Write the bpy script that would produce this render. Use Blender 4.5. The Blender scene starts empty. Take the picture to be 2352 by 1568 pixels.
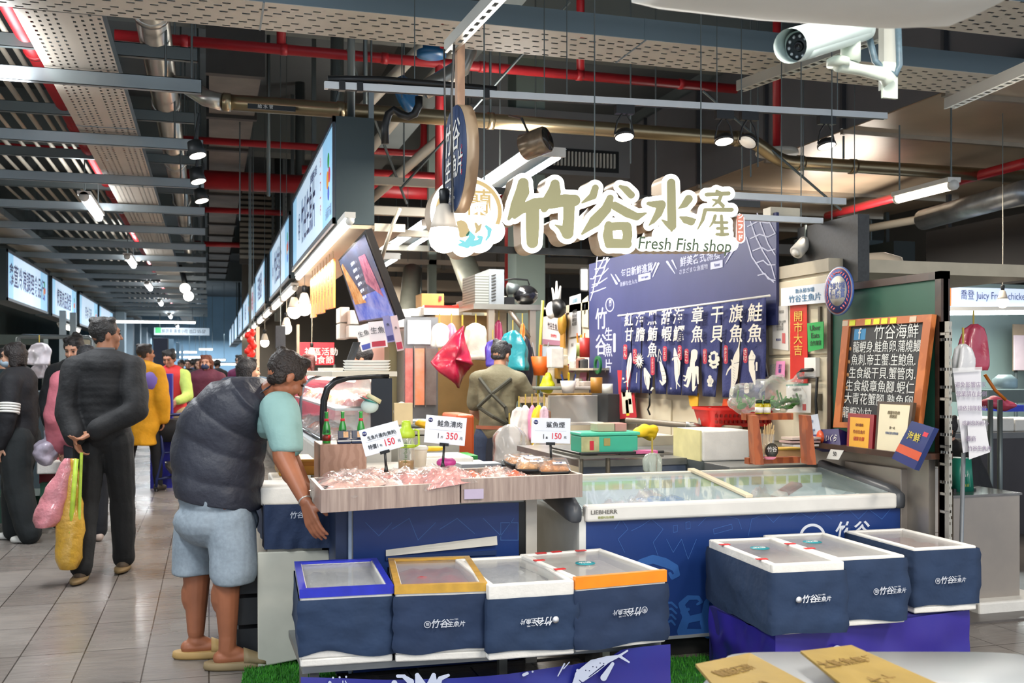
import bpy, bmesh, math, random
import numpy as np
from mathutils import Vector as V, Matrix, noise
PI = math.pi
C = bpy.context.scene.collection
SC = bpy.context.scene
# ---------------------------------------------------------------- camera, world, exposure
FP, CX, HY, CH = 2350.0, 1176.0, 850.0, 1.42          # focal length in px, centre column, horizon row, camera height
TH = math.atan(696 / 2350)
SN, CS = math.sin(TH), math.cos(TH)
cam = bpy.data.objects.new('camera', bpy.data.cameras.new('camera'))
C.objects.link(cam)
cam.location = (0, 0, CH)
cam.rotation_euler = (PI / 2, 0, -TH)
cam.data.sensor_width = 36
cam.data.lens = 36 * FP / 2352
cam.data.shift_y = (HY - 784) / 2352
cam.data.clip_start = .05
cam.data.dof.use_dof = True
cam.data.dof.focus_distance = 5.0
cam.data.dof.aperture_fstop = 5.0
SC.camera = cam
SC.view_settings.view_transform = 'Standard'
SC.view_settings.look = 'None'
SC.view_settings.exposure = 0.12
SC.view_settings.gamma = 1.0
world = bpy.data.worlds.new('world')
SC.world = world
world.use_nodes = True
world.node_tree.nodes['Background'].inputs[0].default_value = (.74, .86, 1, 1)
world.node_tree.nodes['Background'].inputs[1].default_value = 1.1
SC.cycles.max_bounces = 6
SC.cycles.diffuse_bounces = 3
SC.cycles.glossy_bounces = 3
SC.cycles.transmission_bounces = 5
SC.cycles.transparent_max_bounces = 12
SC.cycles.sample_clamp_indirect = 4
SC.cycles.caustics_reflective = False
SC.cycles.caustics_refractive = False
# ---------------------------------------------------------------- placing: camera column/row to points of the place
def W(px, py, d):
 xc = (px - CX) / FP * d
 return V((xc * CS + d * SN, -xc * SN + d * CS, CH + (HY - py) / FP * d))
def dep(p): return p[0] * SN + p[1] * CS
def onY(px, py, Y):
 X = Y * math.tan(TH + math.atan((px - CX) / FP))
 return W(px, py, X * SN + Y * CS)
def onX(px, py, X):
 Y = X / math.tan(TH + math.atan((px - CX) / FP))
 return W(px, py, X * SN + Y * CS)
def onZ(px, py, z):
 return W(px, py, FP * (CH - z) / (py - HY))
# ---------------------------------------------------------------- area lights: the hall's ceiling lamps, and unseen fill lights added
def area(loc, sx, sy, power, col=(1, 1, 1), rot=(0, 0, 0), name='lamp_fill_light'):
 l = bpy.data.lights.new(name, 'AREA')
 l.shape = 'RECTANGLE'; l.size = sx; l.size_y = sy; l.energy = power * 1.5; l.color = col
 o = bpy.data.objects.new(name, l); C.objects.link(o)
 o.location = loc; o.rotation_euler = rot
 return o
def point(loc, power, col=(1, .8, .6), r=.05):
 l = bpy.data.lights.new('bulb_light', 'POINT'); l.energy = power; l.color = col; l.shadow_soft_size = r
 o = bpy.data.objects.new('bulb_light', l); C.objects.link(o); o.location = loc
 return o
WHITE = (.93, .97, 1); WARM = (1, .84, .66)
for y in (-2, 3.2, 7.5, 13.1, 19.4, 25, 31, 38.5, 47, 55):     # aisle lamps; upward copies are fill added to brighten the ceiling void
 area((-1.34, y, 3.33), .25, 1.5, 66 if y < 36 else 110, WHITE); area((-1.34, y, 3.42), .25, 1.5, 22, WHITE, (PI, 0, 0))
for x, y in ((1.6, 1.6), (4.2, 1.8), (3.0, -1.0)):        # unseen lamps added above the foreground to light it
 area((x, y, 3.1), .4, 1.4, 62, (1, .93, .84))
for x, y in ((2.45, 8.5), (3, 14), (7.5, 11)):       # upward fill added under the ceiling; only the first hangs by twin tubes
 area((x, y, 3.14), .3, 1.6, 20, (1, .95, .88), (PI, 0, 0))
for x, y in ((1.9, 7.2), (2.6, 9.8), (2.0, 13), (6.2, 8), (7, 12), (3, 18), (7, 19)):
 area((x, y, 3.0), .3, 1.3, 52, (1, .9, .78))
for y in (52, 60): area((0, y, 3.2), 6, .6, 160, (.75, .88, 1))  # broad fill lights added to brighten the dark far end
for x, y in ((-5, 12), (-5, 20), (-5, 28)):
 area((x, y, 2.9), .3, 1.3, 45, (1, .97, .9))
# ---------------------------------------------------------------- materials
def lin(h):
 h = h.lstrip('#'); out = []
 for i in (0, 2, 4):
  c = int(h[i:i + 2], 16) / 255
  out.append(c / 12.92 if c <= .04045 else ((c + .055) / 1.055) ** 2.4)
 return (*out, 1)
MATS = {}
def M(h, rough=.6, metal=0., var=.07, scale=9., bump=0., emit=0., alpha=1., trans=0., coat=0., name=None, bscale=None, spec=.5):
 key = (h, rough, metal, var, scale, bump, emit, alpha, trans, coat, bscale, spec)
 if key in MATS: return MATS[key]
 m = bpy.data.materials.new(name or ('mat_' + h.strip('#')))
 m.use_nodes = True
 nt = m.node_tree; N = nt.nodes; L = nt.links
 b = N['Principled BSDF']
 c = lin(h)
 b.inputs['Roughness'].default_value = rough
 b.inputs['Metallic'].default_value = metal
 b.inputs['Specular IOR Level'].default_value = spec
 if coat: b.inputs['Coat Weight'].default_value = coat; b.inputs['Coat Roughness'].default_value = .12
 if trans: b.inputs['Transmission Weight'].default_value = trans
 if alpha < 1: b.inputs['Alpha'].default_value = alpha
 if var or bump:
  tc = N.new('ShaderNodeTexCoord'); nz = N.new('ShaderNodeTexNoise')
  nz.inputs['Scale'].default_value = scale; nz.inputs['Detail'].default_value = 4
  L.new(tc.outputs['Object'], nz.inputs['Vector'])
  rp = N.new('ShaderNodeValToRGB')
  rp.color_ramp.elements[0].position = .3; rp.color_ramp.elements[1].position = .7
  rp.color_ramp.elements[0].color = (*[x * (1 - var) for x in c[:3]], 1)
  rp.color_ramp.elements[1].color = (*[min(1, x * (1 + var)) for x in c[:3]], 1)
  L.new(nz.outputs['Fac'], rp.inputs['Fac']); L.new(rp.outputs['Color'], b.inputs['Base Color'])
  if emit: L.new(rp.outputs['Color'], b.inputs['Emission Color'])
  if bump:
   n2 = nz
   if bscale:
    n2 = N.new('ShaderNodeTexNoise'); n2.inputs['Scale'].default_value = bscale; n2.inputs['Detail'].default_value = 3
    L.new(tc.outputs['Object'], n2.inputs['Vector'])
   bp = N.new('ShaderNodeBump'); bp.inputs['Strength'].default_value = bump; bp.inputs['Distance'].default_value = .02
   L.new(n2.outputs['Fac'], bp.inputs['Height']); L.new(bp.outputs['Normal'], b.inputs['Normal'])
 else:
  b.inputs['Base Color'].default_value = c
  b.inputs['Emission Color'].default_value = c
 if emit: b.inputs['Emission Strength'].default_value = emit
 MATS[key] = m
 return m
def glass(h='#eaf4f4', alpha=.18, rough=.03):
 key = ('glass', h, alpha, rough)
 if key in MATS: return MATS[key]
 m = bpy.data.materials.new('glass'); m.use_nodes = True
 nt = m.node_tree; N = nt.nodes; L = nt.links; N.remove(N['Principled BSDF'])
 o = N['Material Output']; t = N.new('ShaderNodeBsdfTransparent'); g = N.new('ShaderNodeBsdfGlossy'); d = N.new('ShaderNodeBsdfDiffuse')
 g.inputs['Roughness'].default_value = rough; g.inputs['Color'].default_value = (1, 1, 1, 1); d.inputs['Color'].default_value = lin(h)
 fr = N.new('ShaderNodeFresnel'); fr.inputs['IOR'].default_value = 1.45
 m1 = N.new('ShaderNodeMixShader'); m1.inputs['Fac'].default_value = alpha
 L.new(t.outputs[0], m1.inputs[1]); L.new(d.outputs[0], m1.inputs[2])
 m2 = N.new('ShaderNodeMixShader'); L.new(fr.outputs[0], m2.inputs['Fac'])
 mu = N.new('ShaderNodeMath'); mu.operation = 'MULTIPLY'; mu.inputs[1].default_value = .4; L.new(fr.outputs[0], mu.inputs[0]); L.new(mu.outputs[0], m2.inputs['Fac'])
 L.new(m1.outputs[0], m2.inputs[1]); L.new(g.outputs[0], m2.inputs[2]); L.new(m2.outputs[0], o.inputs[0])
 MATS[key] = m
 return m
def math_nodes(nt):
 def f(op, a, b=None):
  n = nt.nodes.new('ShaderNodeMath'); n.operation = op
  for i, x in enumerate((a, b)):
   if x is None: continue
   if isinstance(x, (int, float)): n.inputs[i].default_value = x
   else: nt.links.new(x, n.inputs[i])
  return n.outputs[0]
 return f
def perforated(h, ax, sx, sy, wx, wy, rough=.5, metal=.0, name='perforated_steel'):
 """steel sheet with real see-through slots; ax = the two object axes it lies in"""
 m = M(h, rough, metal, .05, 2.0, name=name + ax + str(sx)); m = m.copy()
 nt = m.node_tree; N = nt.nodes; L = nt.links; f = math_nodes(nt)
 tc = N.new('ShaderNodeTexCoord'); sp = N.new('ShaderNodeSeparateXYZ'); L.new(tc.outputs['Object'], sp.inputs[0])
 x = f('DIVIDE', sp.outputs[ax[0].upper()], sx); y = f('DIVIDE', sp.outputs[ax[1].upper()], sy)
 x = f('ADD', x, f('MULTIPLY', f('FLOOR', y), .37))
 inx = f('LESS_THAN', f('ABSOLUTE', f('SUBTRACT', f('FRACT', x), .5)), wx / 2)
 iny = f('LESS_THAN', f('ABSOLUTE', f('SUBTRACT', f('FRACT', y), .5)), wy / 2)
 # a plain band every sixth row
 band = f('GREATER_THAN', f('FRACT', f('DIVIDE', y, 5.0)), .2)
 a = f('SUBTRACT', 1.0, f('MULTIPLY', f('MULTIPLY', inx, iny), band))
 L.new(a, N['Principled BSDF'].inputs['Alpha'])
 return m
def mix_mat(h1, h2, kind, p, rough=.5, metal=0, bump=0, emit=0):
 """two-colour procedural: kind 'wave' (wood grain / quilting) or 'brick' (tiles)"""
 key = ('mix', h1, h2, kind, str(p), rough, metal, bump, emit)
 if key in MATS: return MATS[key]
 m = bpy.data.materials.new('mat_' + kind); m.use_nodes = True
 nt = m.node_tree; N = nt.nodes; L = nt.links; b = N['Principled BSDF']
 b.inputs['Roughness'].default_value = rough; b.inputs['Metallic'].default_value = metal
 tc = N.new('ShaderNodeTexCoord'); mp = N.new('ShaderNodeMapping'); L.new(tc.outputs['Object'], mp.inputs[0])
 mp.inputs['Scale'].default_value = p.get('scale', (1, 1, 1)); mp.inputs['Rotation'].default_value = p.get('rot', (0, 0, 0))
 if kind == 'wave':
  t = N.new('ShaderNodeTexWave'); t.inputs['Scale'].default_value = p['s']; t.inputs['Distortion'].default_value = p.get('dist', 4)
  t.inputs['Detail'].default_value = 3; t.inputs['Detail Scale'].default_value = p.get('ds', 1.5); t.bands_direction = p.get('dir', 'X')
 else:
  t = N.new('ShaderNodeTexNoise'); t.inputs['Scale'].default_value = p['s']; t.inputs['Detail'].default_value = 6
  t.inputs['Roughness'].default_value = p.get('r', .6)
 L.new(mp.outputs[0], t.inputs['Vector'])
 rp = N.new('ShaderNodeValToRGB'); rp.color_ramp.elements[0].color = lin(h1); rp.color_ramp.elements[1].color = lin(h2)
 rp.color_ramp.elements[0].position = p.get('lo', .3); rp.color_ramp.elements[1].position = p.get('hi', .7)
 L.new(t.outputs['Fac'], rp.inputs['Fac']); L.new(rp.outputs['Color'], b.inputs['Base Color'])
 if emit: L.new(rp.outputs['Color'], b.inputs['Emission Color']); b.inputs['Emission Strength'].default_value = emit
 if bump:
  bp = N.new('ShaderNodeBump'); bp.inputs['Strength'].default_value = bump; bp.inputs['Distance'].default_value = .01
  L.new(t.outputs['Fac'], bp.inputs['Height']); L.new(bp.outputs['Normal'], b.inputs['Normal'])
 MATS[key] = m
 return m
def wood(h1, h2, s=6, dir='X', rough=.45, scale=(1, 1, 1)): return mix_mat(h1, h2, 'wave', dict(s=s, dist=6, dir=dir, scale=scale), rough)
# ---------------------------------------------------------------- mesh building
class MB:
 def __init__(s): s.v = []; s.f = []; s.mi = []; s.cur = 0; s.sm = []
 def add(s, vs, fs, smooth=False):
  n = len(s.v); s.v += [tuple(v) for v in vs]; s.f += [tuple(i + n for i in f) for f in fs]
  s.mi += [s.cur] * len(fs); s.sm += [smooth] * len(fs); return s
 def box(s, a, b, R=None, o=None):
  x0, y0, z0 = a; x1, y1, z1 = b
  vs = [V(p) for p in ((x0, y0, z0), (x1, y0, z0), (x1, y1, z0), (x0, y1, z0), (x0, y0, z1), (x1, y0, z1), (x1, y1, z1), (x0, y1, z1))]
  if R is not None: vs = [R @ v for v in vs]
  if o is not None: vs = [v + V(o) for v in vs]
  fs = [(0, 3, 2, 1), (4, 5, 6, 7), (0, 1, 5, 4), (1, 2, 6, 5), (2, 3, 7, 6), (3, 0, 4, 7)]
  return s.add(vs, fs)
 def quad(s, *p, t=0):
  p = [V(q) for q in p]
  if not t: return s.add(p, [tuple(range(len(p)))])
  n = (p[1] - p[0]).cross(p[2] - p[0]).normalized() * t
  k = len(p); vs = p + [q - n for q in p]
  fs = [tuple(range(k)), tuple(range(2 * k - 1, k - 1, -1))] + [(i, i + k, (i + 1) % k + k, (i + 1) % k) for i in range(k)]
  return s.add(vs, fs)
 def tube(s, pts, r, n=10, cap=True, flat=None):
  pts = [V(p) for p in pts]; k = len(pts); rs = r if isinstance(r, (list, tuple)) else [r] * k
  t0 = (pts[1] - pts[0]).normalized(); up = V((0, 0, 1)) if abs(t0.z) < .9 else V((1, 0, 0))
  a = t0.cross(up).normalized(); vs = []
  for i, p in enumerate(pts):
   t = (pts[min(i + 1, k - 1)] - pts[max(i - 1, 0)]).normalized()
   a = (a - t * a.dot(t)).normalized(); b = t.cross(a)
   for j in range(n):
    th = 2 * PI * (j + .5) / n
    vs.append(p + (a * math.cos(th) + b * math.sin(th) * (flat or 1)) * rs[i])
  fs = [(i * n + j, i * n + (j + 1) % n, (i + 1) * n + (j + 1) % n, (i + 1) * n + j) for i in range(k - 1) for j in range(n)]
  if cap: fs += [tuple(range(n - 1, -1, -1)), tuple((k - 1) * n + j for j in range(n))]
  return s.add(vs, fs, n > 6)
 def lathe(s, prof, c=(0, 0, 0), n=20, axis=None):
  """prof: (radius, height) pairs; axis: direction of height"""
  c = V(c); ax = V(axis or (0, 0, 1)).normalized(); q = ax.to_track_quat('Z', 'Y'); vs = []
  for r, h in prof:
   for j in range(n):
    th = 2 * PI * j / n; vs.append(c + q @ V((r * math.cos(th), r * math.sin(th), h)))
  k = len(prof)
  fs = [(i * n + j, i * n + (j + 1) % n, (i + 1) * n + (j + 1) % n, (i + 1) * n + j) for i in range(k - 1) for j in range(n)]
  if prof[0][0] > 1e-5: fs.append(tuple(range(n - 1, -1, -1)))
  if prof[-1][0] > 1e-5: fs.append(tuple((k - 1) * n + j for j in range(n)))
  return s.add(vs, fs, True)
 def loft(s, rings, n=20, cap=True, p=2.0):
  """rings: (centre, axis_u, axis_v) with radii in the vectors; p: superellipse power"""
  vs = []
  for c, u, v in rings:
   c, u, v = V(c), V(u), V(v)
   for j in range(n):
    th = 2 * PI * j / n; a, b = math.cos(th), math.sin(th)
    a = math.copysign(abs(a) ** (2 / p), a); b = math.copysign(abs(b) ** (2 / p), b)
    vs.append(c + u * a + v * b)
  k = len(rings)
  fs = [(i * n + j, i * n + (j + 1) % n, (i + 1) * n + (j + 1) % n, (i + 1) * n + j) for i in range(k - 1) for j in range(n)]
  if cap: fs += [tuple(range(n - 1, -1, -1)), tuple((k - 1) * n + j for j in range(n))]
  return s.add(vs, fs, True)
 def ball(s, c, r, n=12, R=None):
  c = V(c); r = V(r) if not isinstance(r, (int, float)) else V((r, r, r)); vs = []; m = n // 2
  for i in range(m + 1):
   ph = PI * (i / m) if 0 < i < m else (1e-3 if i == 0 else PI - 1e-3)
   for j in range(n):
    th = 2 * PI * j / n
    q = V((r.x * math.sin(ph) * math.cos(th), r.y * math.sin(ph) * math.sin(th), -r.z * math.cos(ph)))
    vs.append(c + (R @ q if R is not None else q))
  fs = [(i * n + j, i * n + (j + 1) % n, (i + 1) * n + (j + 1) % n, (i + 1) * n + j) for i in range(m) for j in range(n)]
  fs += [tuple(range(n - 1, -1, -1)), tuple(m * n + j for j in range(n))]
  return s.add(vs, fs, True)
 def cone(s, p0, r0, p1, r1, n=12):
  """a capsule with two radii"""
  p0, p1 = V(p0), V(p1); d = (p1 - p0)
  L = d.length or 1e-4; d = d / L; ax = d; q = ax.to_track_quat('Z', 'Y'); prof = []
  for a in (-80, -55, -30): prof.append((r0 * math.cos(math.radians(a)), r0 * math.sin(math.radians(a))))
  prof += [(r0, 0), (r1, L)]
  for a in (30, 55, 80): prof.append((r1 * math.cos(math.radians(a)), L + r1 * math.sin(math.radians(a))))
  return s.lathe(prof, p0, n, ax)
 def chain(s, pts, rs, n=12):
  for i in range(len(pts) - 1): s.cone(pts[i], rs[i], pts[i + 1], rs[i + 1], n)
  return s
 def mesh(s, name, org=V((0, 0, 0))):
  me = bpy.data.meshes.new(name)
  me.from_pydata([tuple(V(v) - org) for v in s.v], [], s.f)
  me.polygons.foreach_set('material_index', s.mi); me.polygons.foreach_set('use_smooth', s.sm)
  me.update(); return me
ORG = {}
ORD = 'nearest second third fourth fifth sixth seventh eighth ninth tenth eleventh twelfth thirteenth fourteenth fifteenth sixteenth farthest'.split()
def thing(name, label, cat, loc=(0, 0, 0), group=None):
 o = bpy.data.objects.new(name, None); C.objects.link(o); o.location = loc; o.empty_display_size = .1
 o['label'] = label; o['category'] = cat
 if group: o['group'] = group
 ORG[o.name] = V(loc); return o
def tag(o, label=None, cat=None, group=None, kind=None):
 if label: o['label'] = label
 if cat: o['category'] = cat
 if group: o['group'] = group
 if kind: o['kind'] = kind
 return o
def link_mesh(name, me, mats, parent=None, org=V((0, 0, 0))):
 for m in (mats if isinstance(mats, (list, tuple)) else [mats]): me.materials.append(m)
 o = bpy.data.objects.new(name, me); C.objects.link(o)
 if parent is not None:
  o.parent = parent; ORG[o.name] = org
 else:
  o.location = org; ORG[o.name] = org
 return o
def part(name, mb, mats, parent=None, base=None, label=None):
 """vertices given in the thing's frame when it stands at the origin, or in world coordinates when it already has a place"""
 org = ORG[parent.name] if parent is not None else V(base or (0, 0, 0))
 o = link_mesh(name, mb.mesh(name, org), mats, parent, org)
 if label: o['label'] = label
 return o
def solo(name, mb, mats, label, cat, group=None, base=None):
 """a top-level thing that is one mesh; its origin at the middle of its foot"""
 vs = mb.v
 if base is None:
  base = V(((min(v[0] for v in vs) + max(v[0] for v in vs)) / 2, (min(v[1] for v in vs) + max(v[1] for v in vs)) / 2, min(v[2] for v in vs)))
 o = part(name, mb, mats, None, base); return tag(o, label, cat, group)
def struct(name, mb, mats):
 return tag(part(name, mb, mats), kind='structure')
def place(o, loc, rz=0, rx=0, ry=0, s=1):
 o.location = loc; o.rotation_euler = (rx, ry, rz); o.scale = (s, s, s); return o
def dup(o, loc=None, rz=None, label=None, group=None, parent=None):
 c = o.copy(); C.objects.link(c)
 if parent is not None: c.parent = parent
 if loc is not None: c.location = loc
 if rz is not None: c.rotation_euler = (o.rotation_euler[0], o.rotation_euler[1], rz)
 if label: c['label'] = label
 if group: c['group'] = group
 for ch in list(o.children): dup(ch, parent=c)
 return c
def bev(o, w=.004, seg=2):
 m = o.modifiers.new('bevel', 'BEVEL'); m.width = w; m.segments = seg; m.limit_method = 'ANGLE'; return o
def evaluated(tmp):
 C.objects.link(tmp); bpy.context.view_layer.update()
 dg = bpy.context.evaluated_depsgraph_get()
 me = bpy.data.meshes.new_from_object(tmp.evaluated_get(dg)); bpy.data.objects.remove(tmp); return me
def blob(name, mb, mats, parent=None, vox=.01, smooth=4, nz=0., nscale=20., base=None, sub=0):
 """union of overlapping closed shapes grown into one continuous surface"""
 org = ORG[parent.name] if parent is not None else V(base or (0, 0, 0))
 tmp = bpy.data.objects.new('tmp', mb.mesh('tmp', org))
 r = tmp.modifiers.new('r', 'REMESH'); r.mode = 'VOXEL'; r.voxel_size = vox
 if smooth: s = tmp.modifiers.new('s', 'SMOOTH'); s.factor = .5; s.iterations = smooth
 me = evaluated(tmp); me.name = name
 if nz:
  n = len(me.vertices); co = np.empty(n * 3); me.vertices.foreach_get('co', co); no = np.empty(n * 3)
  me.vertices.foreach_get('normal', no); co = co.reshape(-1, 3); no = no.reshape(-1, 3)
  for i in range(n): co[i] += no[i] * nz * noise.noise(V(co[i]) * nscale)
  me.vertices.foreach_set('co', co.ravel())
 me.polygons.foreach_set('use_smooth', [True] * len(me.polygons)); me.materials.clear(); me.update()
 return link_mesh(name, me, mats, parent, org)
def text(s, size, m, parent, o, xd=(1, 0, 0), up=(0, 0, 1), ext=.0008, off=0., al='CENTER', xs=1., ls=1., name='lettering', ital=0., sp=1.):
 """raised lettering as a mesh lying in the plane of xd and up, standing off the surface by ext"""
 c = bpy.data.curves.new('t', 'FONT'); c.body = s; c.size = size; c.extrude = ext / 2; c.offset = off * size; c.align_x = al; c.align_y = 'CENTER'
 c.space_line = ls; c.shear = ital; c.resolution_u = 3; c.space_character = sp
 me = evaluated(bpy.data.objects.new('t', c)); bpy.data.curves.remove(c)
 xd, up = V(xd).normalized(), V(up).normalized(); n = xd.cross(up).normalized()
 org = ORG[parent.name] if parent is not None else V((0, 0, 0))
 R = Matrix((xd * xs, up, n)).transposed().to_4x4(); R.translation = V(o) + n * (ext / 2 + .0012) - org
 me.transform(R); me.materials.clear()
 return link_mesh(name, me, m, parent, org)
def sdf(fn, x0, x1, y0, y1, res):
 """filled outline of the region where fn(x, y) < 0, by marching squares: returns 2-D vertices and faces"""
 xs = np.arange(x0, x1 + res, res); ys = np.arange(y0, y1 + res, res)
 X, Y = np.meshgrid(xs, ys); F = fn(X, Y); vid = {}; vs = []; fs = []
 def vx(k, p):
  if k not in vid: vid[k] = len(vs); vs.append(p)
  return vid[k]
 ny, nx = F.shape
 act = np.minimum(np.minimum(F[:-1, :-1], F[1:, :-1]), np.minimum(F[:-1, 1:], F[1:, 1:])) < 0
 for j, i in zip(*np.nonzero(act)):
  cs = [(i, j), (i + 1, j), (i + 1, j + 1), (i, j + 1)]; f = [F[b, a] for a, b in cs]; poly = []
  for k in range(4):
   a, b = cs[k], cs[(k + 1) % 4]; fa, fb = f[k], f[(k + 1) % 4]
   if fa < 0: poly.append(vx(a, (xs[a[0]], ys[a[1]])))
   if (fa < 0) != (fb < 0):
    t = fa / (fa - fb); key = (min(a, b), max(a, b))
    poly.append(vx(key, (xs[a[0]] + (xs[b[0]] - xs[a[0]]) * t, ys[a[1]] + (ys[b[1]] - ys[a[1]]) * t)))
  if len(poly) >= 3: fs.append(tuple(poly))
 return vs, fs
def strokes_fn(strokes, grow=0.):
 """strokes: lists of (x, y, r) points: distance to the union of tapered strokes; a negative-width entry ('hole', ...) cuts"""
 def fn(X, Y):
  D = np.full(X.shape, 1e9)
  for st in strokes:
   for (xa, ya, ra), (xb, yb, rb) in zip(st[:-1], st[1:]):
    dx, dy = xb - xa, yb - ya; L = dx * dx + dy * dy + 1e-12
    t = np.clip(((X - xa) * dx + (Y - ya) * dy) / L, 0, 1)
    D = np.minimum(D, np.hypot(X - xa - t * dx, Y - ya - t * dy) - (ra + (rb - ra) * t))
   if len(st) == 1: D = np.minimum(D, np.hypot(X - st[0][0], Y - st[0][1]) - st[0][2])
  return D - grow
 return fn
def plate(name, vs2, fs2, to3, nrm, thick, mats, parent, smooth=False):
 """extrude a flat outline: front faces at to3(x, y), back at -nrm*thick; mats = [front, side]"""
 me = bpy.data.meshes.new(name); nrm = V(nrm); org = ORG[parent.name] if parent is not None else V((0, 0, 0))
 P = [V(to3(x, y)) - org for x, y in vs2]; n = len(P); edges = {}
 for f in fs2:
  for a, b in zip(f, f[1:] + f[:1]):
   edges[(a, b)] = 1
 side = [(b, a, a + n, b + n) for a, b in edges if (b, a) not in edges]
 fs = list(fs2) + ([tuple(i + n for i in reversed(f)) for f in fs2] + side if thick else [])
 me.from_pydata([tuple(p) for p in P] + ([tuple(p - nrm * thick) for p in P] if thick else []), [], fs)
 if thick: me.polygons.foreach_set('material_index', [0] * len(fs2) + [1] * (len(fs) - len(fs2)))
 me.update()
 if not isinstance(mats, (list, tuple)): mats = [mats, mats]
 return link_mesh(name, me, list(mats), parent, org)
def art(name, strokes, to3, nrm, m, parent, res, thick=.0008, lift=.0025, cut=None, grow=0.):
 """flat printed or painted figure made of tapered strokes"""
 a = [p for st in strokes for p in st]; pad = max(p[2] for p in a) + grow + res
 f1 = strokes_fn(strokes, grow)
 fn = f1 if not cut else (lambda X, Y, f2=strokes_fn(cut): np.maximum(f1(X, Y), -f2(X, Y)))
 vs, fs = sdf(fn, min(p[0] for p in a) - pad, max(p[0] for p in a) + pad, min(p[1] for p in a) - pad, max(p[1] for p in a) + pad, res)
 n = V(nrm).normalized()
 return plate(name, vs, fs, lambda x, y: V(to3(x, y)) + n * lift, n, thick, m, parent)
# ================================================================ THE HALL
rnd = random.Random(7)
def floor_mat():
 m = bpy.data.materials.new('wet_floor_tiles'); m.use_nodes = True
 nt = m.node_tree; N = nt.nodes; L = nt.links; b = N['Principled BSDF']
 tc = N.new('ShaderNodeTexCoord'); br = N.new('ShaderNodeTexBrick')
 mp = N.new('ShaderNodeMapping'); mp.inputs['Location'].default_value = (.16, 0, 0)
 L.new(tc.outputs['Object'], mp.inputs[0]); L.new(mp.outputs[0], br.inputs['Vector'])
 br.inputs['Scale'].default_value = 1; br.inputs['Brick Width'].default_value = .6; br.inputs['Row Height'].default_value = .3
 br.offset = 0.0; br.inputs['Mortar Size'].default_value = .004; br.inputs['Mortar Smooth'].default_value = .2
 mp.inputs['Rotation'].default_value = (0, 0, PI / 2)
 br.inputs['Color1'].default_value = lin('#85807c'); br.inputs['Color2'].default_value = lin('#78726e'); br.inputs['Mortar'].default_value = lin('#3b3531')
 nz = N.new('ShaderNodeTexNoise'); nz.inputs['Scale'].default_value = 3; nz.inputs['Detail'].default_value = 8; nz.inputs['Distortion'].default_value = 1.5
 mp2 = N.new('ShaderNodeMapping'); mp2.inputs['Scale'].default_value = (1, 6, 1); mp2.inputs['Rotation'].default_value = (0, 0, .5)
 L.new(tc.outputs['Object'], mp2.inputs[0]); L.new(mp2.outputs[0], nz.inputs['Vector'])
 rp = N.new('ShaderNodeValToRGB'); rp.color_ramp.elements[0].color = (.72, .7, .68, 1); rp.color_ramp.elements[1].color = (1.15, 1.1, 1.05, 1)
 rp.color_ramp.elements[0].position = .35; rp.color_ramp.elements[1].position = .65
 L.new(nz.outputs['Fac'], rp.inputs[0])
 mx = N.new('ShaderNodeMixRGB'); mx.blend_type = 'MULTIPLY'; mx.inputs[0].default_value = .5
 L.new(br.outputs['Color'], mx.inputs[1]); L.new(rp.outputs[0], mx.inputs[2]); L.new(mx.outputs[0], b.inputs['Base Color'])
 wt = N.new('ShaderNodeTexNoise'); wt.inputs['Scale'].default_value = 1.3; wt.inputs['Detail'].default_value = 5
 L.new(tc.outputs['Object'], wt.inputs['Vector'])
 r2 = N.new('ShaderNodeMapRange'); r2.inputs['From Min'].default_value = .4; r2.inputs['From Max'].default_value = .62
 r2.inputs['To Min'].default_value = .2; r2.inputs['To Max'].default_value = .36
 L.new(wt.outputs['Fac'], r2.inputs[0]); L.new(r2.outputs[0], b.inputs['Roughness'])
 bp = N.new('ShaderNodeBump'); bp.inputs['Strength'].default_value = .35; bp.inputs['Distance'].default_value = .01
 ad = N.new('ShaderNodeMath'); ad.operation = 'SUBTRACT'; L.new(nz.outputs['Fac'], ad.inputs[0]); L.new(br.outputs['Fac'], ad.inputs[1])
 L.new(ad.outputs[0], bp.inputs['Height']); L.new(bp.outputs[0], b.inputs['Normal'])
 return m
struct('floor', MB().box((-12, -4, -.1), (18, 64, 0)), floor_mat())
struct('floor_stall', MB().box((.95, 4.75, 0), (9, 40, .012)), M('#5b5653', .35, 0, .25, 3, .3))
struct('ceiling', MB().box((-12, -4, 5.7), (18, 64, 5.85)), M('#5a6062', .9, 0, .2, .6))
struct('wall_left', MB().box((-7.2, 4, 0), (-7, 62, 5.7)), M('#a9b0a2', .7, 0, .05, 1))
struct('wall_back', MB().box((-12, 62, 0), (18, 62.2, 5.7)), M('#8fb0c6', .8, 0, .1, 1))
struct('wall_right', MB().box((17.8, 4, 0), (18, 62, 5.7)), M('#85827c', .8, 0, .1, 1))
struct('wall_rear_stalls', MB().box((.9, 30, 0), (17.8, 30.2, 5.7)), M('#8f8a82', .8, 0, .1, 1))
w = MB().box((-3.6, 37, 0), (-3.05, 60, 3.4)); struct('wall_aisle_left', w, M('#9fb6c6', .7, 0, .04, 1))
for i, y in enumerate((37.0, 41.0, 45.2, 50)):
 struct('trim_%d' % (i + 1), MB().box((-3.04, y, 0), (-2.75, y + .8, 3.4)), M('#a9bdc9', .6, 0, .04, 1))
struct('wall_left_stalls', MB().box((-6.5, 22.5, 0), (-6.4, 37, 3.3)), M('#8f9a90', .7, 0, .08, 1))
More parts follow.
